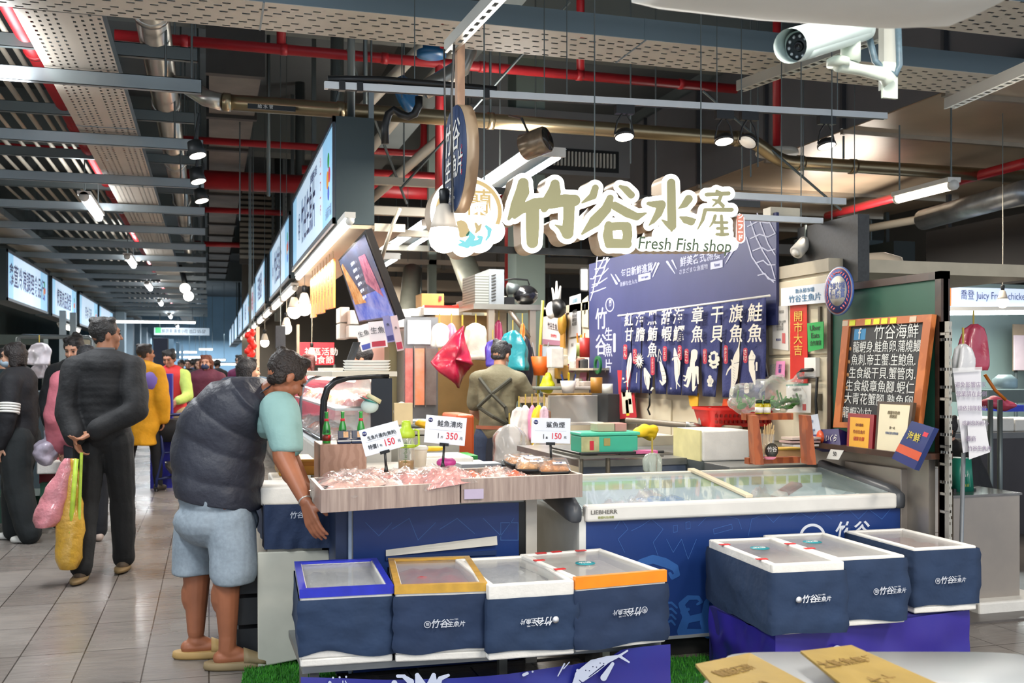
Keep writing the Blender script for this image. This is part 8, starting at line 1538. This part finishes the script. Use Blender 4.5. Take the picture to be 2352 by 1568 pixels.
part('base_bar', MB().tube([tw(362, 1100), tw(425, 1090, 12.3)], .016, 8), NV, tr); part('cross_bar', MB().tube([tw(372, 1040), tw(428, 1035, 12.3)], .012, 8), NV, tr)
for x, y, d in ((358, 1128, 12.0), (415, 1112, 12.3), (440, 1118, 12.0)): part('wheel', MB().lathe([(.05, -.015), (.055, 0), (.05, .015)], tw(x, y, d), 16, (1, .2, 0)), BLK, tr)
solo('steel_bowl', MB().lathe([(.001, 0), (.09, .02), (.14, .1), (.145, .16)], tw(408, 1090, 12.1), 22), STEEL, 'upturned steel bowl on the trolley base', 'bowl')
# ================================================================ PEOPLE
def hand(mb, w, d, n, side, curl=.5, s=1.):
 """w wrist, d pointing direction, n palm normal, side +1/-1 where the thumb leaves"""
 w, d, n = V(w), V(d).normalized(), V(n); n = (n - d * n.dot(d)).normalized(); a = d.cross(n) * side
 for i, (o, L) in enumerate(((.028, .9), (.009, 1.), (-.010, .94), (-.028, .74))):
  k = w + (d * .082 + a * o) * s; mb.cone(w + a * o * .5 * s, .016 * s, k, .0115 * s, 8); p = k; ang = curl * (.5 + .15 * i)
  for l, r in ((.038, .0092), (.026, .0085), (.02, .0075)):
   q = p + (d * math.cos(ang) + n * math.sin(ang) + a * (o * 2.2)).normalized() * l * L * s; mb.cone(p, r * s, q, r * .93 * s, 8); p = q; ang += curl * .8
 k = w + (d * .03 + a * .03 + n * .006) * s; mb.cone(w + d * .008 * s, .015 * s, k, .013 * s, 8); q = k + (d * .7 + a * .75 + n * .3).normalized() * .034 * s; mb.cone(k, .0125 * s, q, .0105 * s, 8); mb.cone(q, .0105 * s, q + (d * .95 + a * .25 + n * .4).normalized() * .028 * s, .0085 * s, 8)
def head(mb, c, R, s=1.):
 f = lambda x, y, z: c + R @ V((x, y, z)) * s
 for p, r in (((0, -.008, .018), (.076, .094, .092)), ((0, .026, -.045), (.056, .06, .062)), ((0, .062, -.088), (.024, .022, .02)), ((.036, .056, -.03), (.026, .03, .03)), ((-.036, .056, -.03), (.026, .03, .03)), ((0, .072, .028), (.055, .022, .014)), ((.079, -.006, -.012), (.009, .018, .032)), ((-.079, -.006, -.012), (.009, .018, .032)), ((0, .083, -.06), (.024, .012, .007)), ((0, .081, -.072), (.02, .012, .007))):
  mb.ball(f(*p), V(r) * s, 14, R)
 mb.cone(f(0, .086, .012), .008 * s, f(0, .106, -.028), .013 * s, 8)
def head_parts(t, c, R, s, hair, hc, mask, skin, vox):
 f = lambda x, y, z: c + R @ V((x, y, z)) * s; hm = M(hc, .55, 0, .3, 40, .5, bscale=90)
 h = MB(); h.ball(f(0, -.018, .034), V((.086, .097, .088)) * s, 16, R); h.ball(f(0, -.042, -.03), V((.056, .036, .046)) * s, 12, R)
 if hair == 'cap': h.ball(f(0, .07, .05), V((.06, .06, .012)) * s, 12, R)
 else:
  for k in range(9): a = k * .7; h.ball(f(.05 * math.sin(a * 2), -.02 + .055 * math.cos(a), .085 + .012 * math.sin(a * 3)), V((.035, .035, .025)) * s, 8, R)
  for sx in (-1, 1): h.ball(f(sx * .07, .0, .03), V((.018, .05, .045)) * s, 10, R); h.ball(f(sx * .046, -.034, -.022), V((.026, .034, .044)) * s, 10, R)
 if hair in ('long', 'bob'):
  L = .26 if hair == 'long' else .13
  for k in range(9): a = PI * (k / 8) ; p = f(.078 * math.cos(a), -.02 - .075 * math.sin(a), .02); h.cone(p, .03 * s, p - V((0, 0, L * s * (.8 + .2 * math.sin(k * 2)))) - (R @ V((0, .03, 0))) * (hair == 'long'), .022 * s, 8)
 if hair in ('bun', 'tail'): h.ball(f(0, -.075, .11 if hair == 'bun' else .06), V((.035, .035, .035)) * s, 10)
 if hair == 'tail': h.cone(f(0, -.1, .05), .03 * s, f(0, -.13, -.06), .02 * s, 8)
 blob('hair', h, hm, t, vox, 2, .004 * s, 80)
 for sx in (-1, 1):
  part('eye', MB().ball(f(sx * .031, .083, .004), V((.012, .007, .006)) * s, 8, R), M('#1d1512', .3, 0, 0), t); part('eyebrow', MB().cone(f(sx * .018, .09, .026), .0035 * s, f(sx * .044, .081, .028), .0025 * s, 6), hm, t)
 if mask: part('face_mask', MB().ball(f(0, .05, -.052), V((.058, .066, .048)) * s, 16, R), M(mask, .7, 0, .05), t)
def torso(mb, P, C_, N, R, g, sh, w=1.):
 for k in range(10):
  u = k / 9; p = P.lerp(C_, u / .6) if u < .6 else C_.lerp(N, (u - .6) / .4 * .6); a = .148 - .014 * math.sin(PI * min(1, u / .5)) + .01 * u; mb.ball(p, (a * w + g, (.104 + .006 * u) * w + g, .12 + g), 20, R)
 for q in sh: mb.cone(q, .056 + g, N - R @ V((0, 0, .045)), .065 + g, 12)
def human(label, px, d, face, h=1.68, hair='short', hc='#1d1a1a', skin='#b98468', top='#222222', topx=0, bot='#1c1d22', wide=0, shoe='#26262a', arms=None, lean=.04, look=(0, 0), mask=None, stride=.12, vox=.012, w=1., sleeve=1, sit=0, long_=0, collar=None, bump=.25, zoff=0):
 s = h / 1.7; o = W(px, HY, d); o.z = zoff; t = thing('person', label, 'person', o); A = Matrix.Rotation(face, 3, 'Z'); X_ = lambda x, y, z: o + A @ V((x, y, z)) * s
 TR_ = Matrix.Rotation(-lean, 3, 'X'); pz = .93 if not sit else .48; P = V((0, 0, pz)); tr = lambda x, y, z: P + TR_ @ V((x, y, z)); RT = A @ TR_
 C_, N = tr(0, 0, .3), tr(0, .01, .55); sh = [tr(sx * .18, 0, .46) for sx in (-1, 1)]; hip = [V((sx * .085, 0, pz - .03)) for sx in (-1, 1)]
 kn = [V((sx * .1, .03 + sx * stride * .5, .5)) if not sit else V((sx * .12, .38, .46)) for sx in (-1, 1)]; an = [V((sx * .1, sx * stride - .02, .075)) if not sit else V((sx * .12, .36, .08)) for sx in (-1, 1)]
 arms = arms or [((-.06, .0, -.29), (-.04, .07, -.54)), ((.06, .0, -.29), (.04, .07, -.54))]
 el = [sh[i] + V(arms[i][0]) for i in (0, 1)]; wr = [sh[i] + V(arms[i][1]) for i in (0, 1)]; W_ = lambda q: X_(*q); b = MB()
 torso(b, W_(P), W_(C_), W_(N), RT, -.02, [W_(q) for q in sh], w); hcn = N + V((0, .035, .135)) + V((0, .1 * math.sin(lean), 0)); HR = A @ Matrix.Rotation(look[0], 3, 'Z') @ Matrix.Rotation(-look[1], 3, 'X')
 b.cone(W_(N - V((0, 0, .06))), .058 * s, W_(hcn - V((0, .02, .04))), .052 * s); head(b, W_(hcn), HR, s)
 for i in (0, 1):
  sx = (-1, 1)[i]; b.chain([W_(sh[i]), W_(el[i]), W_(wr[i])], [.046, .038, .026]); dd = (wr[i] - el[i]).normalized(); hand(b, W_(wr[i]), A @ dd, A @ V((-sx * .8, -.3, 0)), 1 if sx < 0 else 1, .55, s * 1.03); b.chain([W_(hip[i]), W_(kn[i]), W_(an[i])], [.07, .05, .036])
 blob('body', b, M(skin, .5, 0, .07, 12), t, min(vox, .009), 2)
 tm = M(top, .8, 0, .1, 10, bump, bscale=30); g = .012 + topx; c = MB(); torso(c, W_(P + V((0, 0, .03 - long_ * .5))), W_(C_), W_(N), RT, g, [W_(q) for q in sh], w)
 if long_: c.cone(W_(P), .16 * s, W_(P - V((0, 0, long_))), .17 * s); zl = (pz - long_) * s; c.v = [(x, y, max(z, zl)) for x, y, z in c.v]
 for i in (0, 1):
  e = el[i] if sleeve == 1 else sh[i].lerp(el[i], sleeve); c.cone(W_(sh[i]), (.058 + g) * s, W_(e), (.05 + g) * s)
  if sleeve == 1: c.cone(W_(el[i]), (.05 + g) * s, W_(el[i].lerp(wr[i], .93)), (.034 + g) * s)
 blob('jacket', c, tm, t, vox, 8, .012, 9)
 if collar: part('collar', MB().loft([(W_(N + V((0, 0, .0))), A @ V((.075, 0, 0)), A @ V((0, .07, 0))), (W_(N + V((0, .01, .045))), A @ V((.066, 0, 0)), A @ V((0, .064, 0)))], 20, cap=False), M(collar, .8), t)
 c = MB(); c.ball(W_(P - V((0, 0, .01))), V((.155 * w, .112 * w, .12)) * s, 16, A)
 for i in (0, 1): c.chain([W_(hip[i]), W_(kn[i]), W_(an[i] + V((0, 0, .02)))], [(.09 + wide) * s, (.066 + wide) * s, (.054 + wide) * s])
 blob('trousers', c, M(bot, .85, 0, .1, 8, .2, bscale=25), t, vox, 3, .008, 9)
 for i in (0, 1):
  a = an[i]; c = MB(); c.cone(W_(a + V((0, -.03, -.035))), .042 * s, W_(a + V((0, .13, -.045))), .033 * s); c.cone(W_(a + V((0, -.02, -.02))), .045 * s, W_(a + V((0, .05, -.03))), .042 * s)
  for q in range(len(c.v)): v_ = c.v[q]; c.v[q] = (v_[0], v_[1], max(v_[2], o.z + .003))
  blob('shoe', c, M(shoe, .6, 0, .08), t, min(vox, .01), 2)
 head_parts(t, W_(hcn), HR, s, hair, hc, mask, skin, min(vox, .01)); return t, W_, wr, A
# man in the dark fleece, hands behind his back
BK = [((-.04, -.06, -.29), (.04, -.17, -.47)), ((.05, -.12, -.28), (-.2, -.2, -.42))]
t, f, wr, A = human('man in a dark fleece walking away, hands behind his back, holding shopping bags', 238, 7.1, -.12, 1.76, 'short', '#2a2827', '#a87458', '#141518', .02, '#131416', .02, '#5a4a3a', BK, .03, (-1.05, 0), None, .16, .009, 1.0, collar='#54565a')
for k in (0, 1): part('sandal_sole', MB().loft([(f(V(((-.1, .1)[k], (-.2, .14)[k] + .02 - .05, .012 + .0))), A @ V((.05, 0, 0)), A @ V((0, .15, 0))), (f(V(((-.1, .1)[k], (-.2, .14)[k] - .03, .034))), A @ V((.05, 0, 0)), A @ V((0, .15, 0)))], 20), M('#7d6540', .7), t)
hp = f(wr[0]) + V((0, 0, -.12))
for k, (dx, dz, hh, w_, c, l) in enumerate(((-.1, 0, .44, .17, '#d98a92', 'pink translucent shopping bag hanging from the hand of the man in the fleece'), (.0, -.0, .72, .16, '#d9a83a', 'long yellow translucent bag of vegetables hanging from the same hand'))):
 tb_ = thing('shopping_bag', l, 'bag', hp); q = hp + V((dx * .35, -.1, 0)); mb = MB().loft([(q + V((dx * v_ - .03 * v_, -.03 * v_, -hh * v_)), V((w_ * (.12 + .42 * min(1, v_ * 1.7)) * (1 if v_ < .95 else .7), 0, 0)), V((0, .02 + .07 * v_, 0))) for v_ in [i / 12 for i in range(13)]], 26)
 mb.v = [tuple(V(v_) + V((noise.noise(V(v_) * 13), noise.noise(V(v_) * 12 + V((5, 0, 0))), 0)) * .022) for v_ in mb.v]; part('bag_body', mb, M(c, .35, 0, .18, 14, .5, coat=.4, alpha=.86, bscale=30), tb_)
 if k: part('leek_leaves', MB().tube([q + V((.02, -.03, 0)), q + V((0, -.06, -.3)), q + V((-.02, -.08, -.62))], .016, 8).tube([q + V((.05, -.02, .04)), q + V((.04, -.06, -.4))], .01, 6), M('#a8c23a', .5, 0, .2, 20), tb_)
# woman with the striped sleeve
t, f, wr, A = human('woman in a black cardigan with white sleeve stripes and a pale face mask', 46, 8.5, 1.35, 1.62, 'bob', '#1d1716', '#c99a80', '#16171c', .02, '#1b2022', .055, '#d6d4ce', None, .02, (0, .1), '#a9bccb', .1)
for k in range(4): e0, e1 = .60 + .07 * k, .625 + .07 * k; a, b = f(V((-.18, 0, 1.39)) + V((-.06, 0, -.29)) * e0 * 1.1), f(V((-.18, 0, 1.39)) + V((-.06, 0, -.29)) * e1 * 1.1); part('sleeve_stripe', MB().lathe([(.083, -.008), (.084, .008)], a, 18, (a - b)), WHT, t)
human('boy with short black hair in a dark top at the left edge', -2, 9.4, -1.2, 1.6, 'short', '#171516', '#c49478', '#1f3238', .01)
human('man with a topknot in a black hooded coat looking down beside the cartons', 182, 9.4, 2.8, 1.70, 'bun', '#181616', '#bf9076', '#15181c', .04, arms=[((-.08, .02, -.29), (.02, .14, -.45)), ((.08, .02, -.29), (-.02, .14, -.45))], look=(0, .35), lean=.08)
t, f, wr, A = human('person in a pink puffer jacket and black cap half hidden by another shopper', 200, 8.4, .15, 1.60, 'cap', '#17181c', '#b98870', '#b3626e', .05, '#191b22', .02, '#b8a59a', None, .03)
hb_ = blob('produce_bag', MB().ball(f(wr[0]) + V((-.1, -.02, -.05)), (.1, .1, .11)).cone(f(wr[0]), .02, f(wr[0]) + V((-.08, 0, .1)), .05), M('#a9a0b0', .3, 0, .25, 20, .4, coat=.4, alpha=.8), None, .012, 2, .03, 14, f(wr[0]) - V((0, 0, .16))); tag(hb_, 'greyish bag of onions held by the person in the pink jacket', 'bag')
t, f, wr, A = human('man in a long yellow and purple rain jacket walking away', 326, 11.9, -.5, 1.7, 'short', '#2a2422', '#b07c60', '#d99a16', .035, '#15161a', 0, '#3a342c', None, .05, (-.6, 0), None, .2, .014, 1.1, long_=.38)
part('purple_panel', MB().ball(f(V((.13, -.02, 1.3))), (.13, .12, .13), 14), M('#7a66b8', .7, 0, .05), t)
human('man in a red vest over a green shirt pushing the navy trolley', 398, 13.4, 2.75, 1.66, 'short', '#1c1a1c', '#b9826a', '#b9cf6a', .012, '#a8926e', .03, '#2c2a2c', [((-.08, .06, -.27), (-.02, .28, -.34)), ((.08, .06, -.27), (.02, .28, -.34))], .12, (0, .35), None, .15, .014)
t = C.objects[-1].parent; o_ = ORG[t.name]; A = Matrix.Rotation(2.75, 3, 'Z'); vm = MB(); torso(vm, o_ + V((0, 0, .93)), o_ + A @ V((0, .036, 1.2)), o_ + A @ V((0, .07, 1.44)), A, .036, [], 1.0); blob('red_vest', vm, M('#cf3236', .7, 0, .06, 8), t, .015, 3)
human('woman with reddish hair, a dark mask and an orange scarf', 476, 14, 2.9, 1.60, 'bob', '#6a3a28', '#c09078', '#5a2438', .03, mask='#2c3a5a', collar='#d8622a', vox=.015)
human('woman in a dark denim jacket leaning over the aisle stall', 470, 8.7, -1.25, 1.6, 'bob', '#1c1716', '#c99678', '#232c40', .025, '#2f4a78', .0, '#222226', [((-.05, .12, -.25), (.02, .35, -.28)), ((.05, .12, -.25), (-.02, .35, -.28))], .6, (0, .1), None, .1)
for k, (px, d, fc, top, hc, hr, l) in enumerate(((418, 22, 2.9, '#1a1c24', '#101014', 'cap', 'in a dark cap and coat'), (432, 24, 3.1, '#20242c', '#141214', 'short', 'in a dark grey coat'), (444, 25, .3, '#2a3a58', '#141214', 'short', 'in a dark blue coat walking away'), (458, 20, 3, '#26242a', '#1c1614', 'bob', 'in a black coat with bobbed hair'), (500, 24, .2, '#1c2028', '#141214', 'short', 'in a black jacket near the right stalls'), (556, 18, 2.6, '#7a2a5a', '#1c1616', 'short', 'in a magenta top'), (578, 17, 1.2, '#20222a', '#c8c4c0', 'short', 'with pale hair in a dark coat'))):
 human('far off shopper ' + l, px, d, fc, 1.62 + .02 * (k % 3), hr, hc, '#a8806c', top, .02, vox=.022)
# vendor woman and the worker
human('vendor woman with tied-up dark hair and a grey sleeve behind the glass display', 852, 8.9, 1.3, 1.60, 'bun', '#1c1616', '#c8886a', '#a8a098', .01, '#23252c', 0, '#222222', None, .06, (0, .15), None, .05, sleeve=.7)
human('person with dark red hair and a crimson top in front of the red banner', 712, 9.9, .4, 1.55, 'tail', '#5a2a24', '#b98068', '#a8203c', .01, vox=.016)
t, f, wr, A = human('worker in an olive t-shirt and crossed dark apron at the prep desk', 1140, 8.5, -.55, 1.64, 'short', '#2c2c2e', '#b98a70', '#6f6a54', .012, '#2c3a52', .03, '#222226', [((-.06, .05, -.27), (.04, .2, -.4)), ((.1, .1, -.25), (.16, .36, -.3))], .14, (-.2, .45), '#c9d4da', .06, .01, .95, sleeve=.75)
for a, b in (((-.14, -.03, 1.4), (.12, -.15, 1.16)), ((.14, -.03, 1.4), (-.12, -.15, 1.16)), ((-.12, -.14, 1.16), (.15, -.08, 1.0)), ((.12, -.14, 1.16), (.16, -.06, 1.0))): part('apron_strap', MB().tube([f(V(a)), f(V(a).lerp(V(b), .5) + V((0, -.05, 0))), f(V(b))], .016, 6), M('#3a3a30', .8), t)
part('apron_skirt', MB().loft([(f(V((.03, .02, z))), A @ V((.17, 0, 0)), A @ V((0, .14, 0))) for z in (1.0, .8, .6)], 24, cap=False), M('#1e2430', .85, 0, .1), t); part('belt', MB().loft([(f(V((0, 0, z))), A @ V((.172, 0, 0)), A @ V((0, .132, 0))) for z in (.97, 1.0)], 24, cap=False), M('#9a5a40', .6), t)
human('crouching smoker in dark clothes behind the green scale', 2248, 7.2, 1.2, 1.5, 'short', '#1c1816', '#b9866c', '#1c1e22', .02, sit=1, lean=.35, look=(.3, .1))
# ---------------- the customer bending over the counter (built along his own joints)
t = thing('person', 'customer in a dark quilted vest, teal t-shirt and grey shorts bending over the counter', 'person', onZ(490, 1530, 0)); SK = M('#9a5f42', .5, 0, .12, 9, .1)
J = lambda x, y, d=5.0: W(x, y, d)
hd = J(657, 864, 4.93); HR = Matrix.Rotation(-1.22 , 3, 'Z') @ Matrix.Rotation(-.62, 3, 'X')
b = MB(); head(b, hd, HR, 1.02); b.cone(J(606, 912, 4.98), .062, J(645, 882, 4.94), .056); b.cone(J(600, 925, 5), .08, J(545, 1000, 5), .11); b.cone(J(545, 1000, 5), .11, J(500, 1140, 5), .11); b.cone(J(600, 925, 5), .07, J(648, 948, 4.86), .055); b.cone(J(600, 925, 5), .07, J(640, 950, 5.18), .055)
b.chain([J(650, 950, 4.84), J(652, 1050, 4.74), J(702, 1152, 4.62)], [.062, .052, .030], 14); b.ball(J(668, 1085, 4.72), (.046, .046, .055), 12); hand(b, J(704, 1157, 4.61), J(722, 1215, 4.56) - J(704, 1157, 4.61), V((.75, .6, -.1)), 1, .35, 1.12)
b.chain([J(640, 950, 5.2), J(662, 1040, 5.22), J(700, 1110, 5.15)], [.058, .048, .028]); hand(b, J(702, 1114, 5.15), (.5, -.2, -.8), (0, -.7, -.7), 1, .4, 1.05)
b.chain([J(525, 1150, 4.9), J(520, 1310, 4.88), J(523, 1460, 4.87)], [.07, .07, .042], 14); b.ball(J(514, 1368, 4.89), (.062, .064, .10), 14); b.cone(J(523, 1462, 4.87), .043, J(522, 1492, 4.87), .042)
b.chain([J(460, 1150, 5.1), J(452, 1310, 5.08), J(450, 1450, 5.06)], [.07, .07, .042], 14); b.ball(J(444, 1365, 5.08), (.06, .062, .098), 14)
for x, y, d in ((524, 1500, 4.87), (449, 1480, 5.06)): q = J(x, y, d); q.z = .065; b.cone(q - V((.035, 0, .01)), .036, q + V((.10, -.01, -.012)), .03); b.cone(q + V((.0, 0, .015)), .04, q + V((.05, 0, .0)), .034)
blob('body', b, SK, t, .0055, 3); head_parts(t, hd, HR, 1.02, 'short', '#241a15', None, None, .008)
# vest: a quilted tube swept along the bent spine
sp = [(503, 1150, 112), (500, 1110, 116), (500, 1060, 118), (508, 1010, 120), (527, 968, 112), (556, 932, 96), (585, 910, 74), (608, 900, 52), (622, 893, 38)]
ux = [(.98, -.18), (.97, -.2), (.95, -.28), (.9, -.42), (.83, -.55), (.76, -.65), (.7, -.7), (.66, -.74), (.64, -.76)]
from bisect import bisect
def sm(arr, v):
 x = v * (len(arr) - 1); i = min(int(x), len(arr) - 2); u = x - i; u = u * u * (3 - 2 * u) * .4 + u * .6; return [a + (b_ - a) * u for a, b_ in zip(arr[i], arr[i + 1])]
rings = []; NR = 90
for k in range(NR + 1):
 v = k / NR; x, y, r = sm(sp, v); cx_, cz_ = sm(ux, v); rr_ = r * 5 / FP; L = math.hypot(cx_, cz_)
 ct = 1 + .05 * abs(math.sin(v * PI * 5.6 + .3)) ** .6 - .02
 # width direction in the picture plane, tilted with the bend; depth direction away from the camera
 wd = (V((CS, -SN, 0)) * cx_ / L - V((0, 0, 1)) * (-cz_ / L) * -1 * -1).normalized()
 rings.append((J(x, y, 5.02), wd * rr_ * .86 * ct, V((SN, CS, 0)) * (.215 if v < .75 else .215 - (v - .75) * .5) * ct))
mv = MB().loft(rings, 44, p=2.3); mv.v = [tuple(V(q) + V((noise.noise(V(q) * 7), noise.noise(V(q) * 7 + V((3, 0, 0))), noise.noise(V(q) * 8 + V((0, 9, 0))))) * .014) for q in mv.v]
part('quilted_vest', mv, M('#2b2d38', .55, 0, .1, 6, .35, bscale=22), t); part('vest_collar', MB().loft([(J(603, 905, 4.98), V((CS, -SN, .6)) * .085, V((SN, CS, 0)) * .095), (J(628, 885, 4.97), V((CS, -SN, .6)) * .07, V((SN, CS, 0)) * .08)], 24, cap=False), M('#33353f', .55), t)
c = MB(); c.chain([J(640, 943, 4.86), J(652, 985, 4.8), J(657, 1022, 4.77)], [.096, .09, .083], 16); c.ball(J(610, 960, 4.95), (.09, .1, .1), 14); zh = J(657, 1036, 4.77).z; c.v = [(x, y, max(z, zh)) for x, y, z in c.v]; blob('shirt_sleeve', c, M('#86aaa6', .8, 0, .06, 8, .3, bscale=18), t, .009, 4, .008, 10)
c = MB(); c.chain([J(630, 950, 5.15), J(660, 1020, 5.2)], [.09, .08], 14); blob('shirt_sleeve', c, M('#7fb3b0', .8, 0, .06, 8), t, .011, 3)
c = MB(); c.ball(J(502, 1140, 5.0), (.195, .19, .12), 20); c.ball(J(497, 1195, 5.0), (.205, .2, .13), 20); c.chain([J(530, 1200, 4.92), J(535, 1275, 4.89), J(536, 1322, 4.88)], [.118, .112, .112], 18); c.chain([J(455, 1200, 5.1), J(447, 1275, 5.09), J(445, 1318, 5.08)], [.115, .106, .106], 18)
hem1, hem0 = J(540, 1338, 4.88).z, J(540, 1338, 4.88).z
c.v = [(x, y, max(z, hem1)) for x, y, z in c.v]; blob('shorts', c, M('#8d99a3', .9, 0, .1, 60, .25, bscale=14), t, .009, 3, .010, 8)
for x, y, d, m, l in ((522, 1500, 4.87, '#8d7a58', 0), (449, 1480, 5.06, '#b08f58', 1)):
 q = J(x, y, d); q.z = 0; part('slipper_sole', MB().loft([(q + V((.045 + (.0), -.005, z)), V((.155, -.02, 0)) * k, V((.01, .055, 0)) * k) for z, k in ((.002, .93), (.012, 1), (.035, .98), (.038, .9))], 28, p=2.6), M(m, .65, 0, .04), t)
 part('slipper_strap', MB().loft([(q + V((.075 + .1 * u, -.01 - .012 * u, .055 - .022 * u)), V((.006 * 0, .058 - .008 * u, 0)), V((0, 0, .042 - .018 * u))) for u in (0, .25, .5, .75, 1)], 20), M(m, .65, 0, .04), t)
part('bracelet', MB().lathe([(.031, -.003), (.033, 0), (.031, .003)], J(701, 1150, 4.62), 20, J(704, 1157, 4.61) - J(690, 1130, 4.66)), M('#c9c4bc', .3, .6), t)
# ================================================================ SUPPORTS: what stands gets a foot, what hangs gets a hanger
def bounds(o):
 P = [V(v.co) + ORG[o.name] for v in o.data.vertices] if o.type == 'MESH' else []
 for c in o.children:
  if c.type == 'MESH': P += [V(v.co) + ORG[o.name] for v in c.data.vertices]
 return [min(p[i] for p in P) for i in range(3)], [max(p[i] for p in P) for i in range(3)]
for o in [o for o in C.objects if o.parent is None and o.type in ('MESH', 'EMPTY') and 'label' in o]:
 n = o.name.split('.')[0]
 if n in ('pale_cabinet', 'dark_fridge', 'pink_backdrop', 'cream_post', 'left_counter', 'cold_shelf', 'red_banner', 'blue_crates', 'steel_case', 'steel_cabinet', 'shelf_slab', 'calendar_board', 'olive_pillar', 'rail_frame', 'column', 'display_board', 'dark_cabinet', 'white_ledge', 'wooden_plank', 'yellow_pole', 'orange_tub', 'green_tray', 'orange_pole', 'foam_crate') or 'lowest' in o['label'] and n == 'carton_stack':
  a, b = bounds(o)
  if a[2] < .02: continue
  if n in ('rail_frame', 'cold_shelf', 'red_banner', 'calendar_board', 'shelf_slab', 'white_ledge', 'display_board', 'wooden_plank', 'yellow_pole', 'green_tray', 'orange_pole'):
   m = MB(); cy = (a[1] + b[1]) / 2
   for x in (a[0] + .04, b[0] - .04): m.tube([(x, cy, 0), (x, cy, a[2] + .01)], .02, 8)
   part('foot_post', m, GALVD, o)
  else: part('plinth', MB().box((a[0], a[1], 0), (b[0], b[1], a[2])), o.data.materials[0] if o.type == 'MESH' else GALVD, o)
 elif n in ('cross_duct', 'corrugated_hose', 'far_lightbox', 'slanted_duct', 'chalk_menu', 'air_outlet', 'junction_box', 'wall_vent', 'sleeve_pipe', 'white_spotlight', 'red_ornament') or (n == 'light_bulb' and 'soffit' not in o['label'] and 'black cord' not in o['label']):
  a, b = bounds(o); top = 5.7 if b[0] < 5.6 else 3.68
  if b[2] < top: c = ((a[0] + b[0]) / 2, (a[1] + b[1]) / 2); part('hanger', MB().tube([(c[0], c[1], b[2] - .01), (c[0], c[1], top)], .004, 6), GALVD, o)
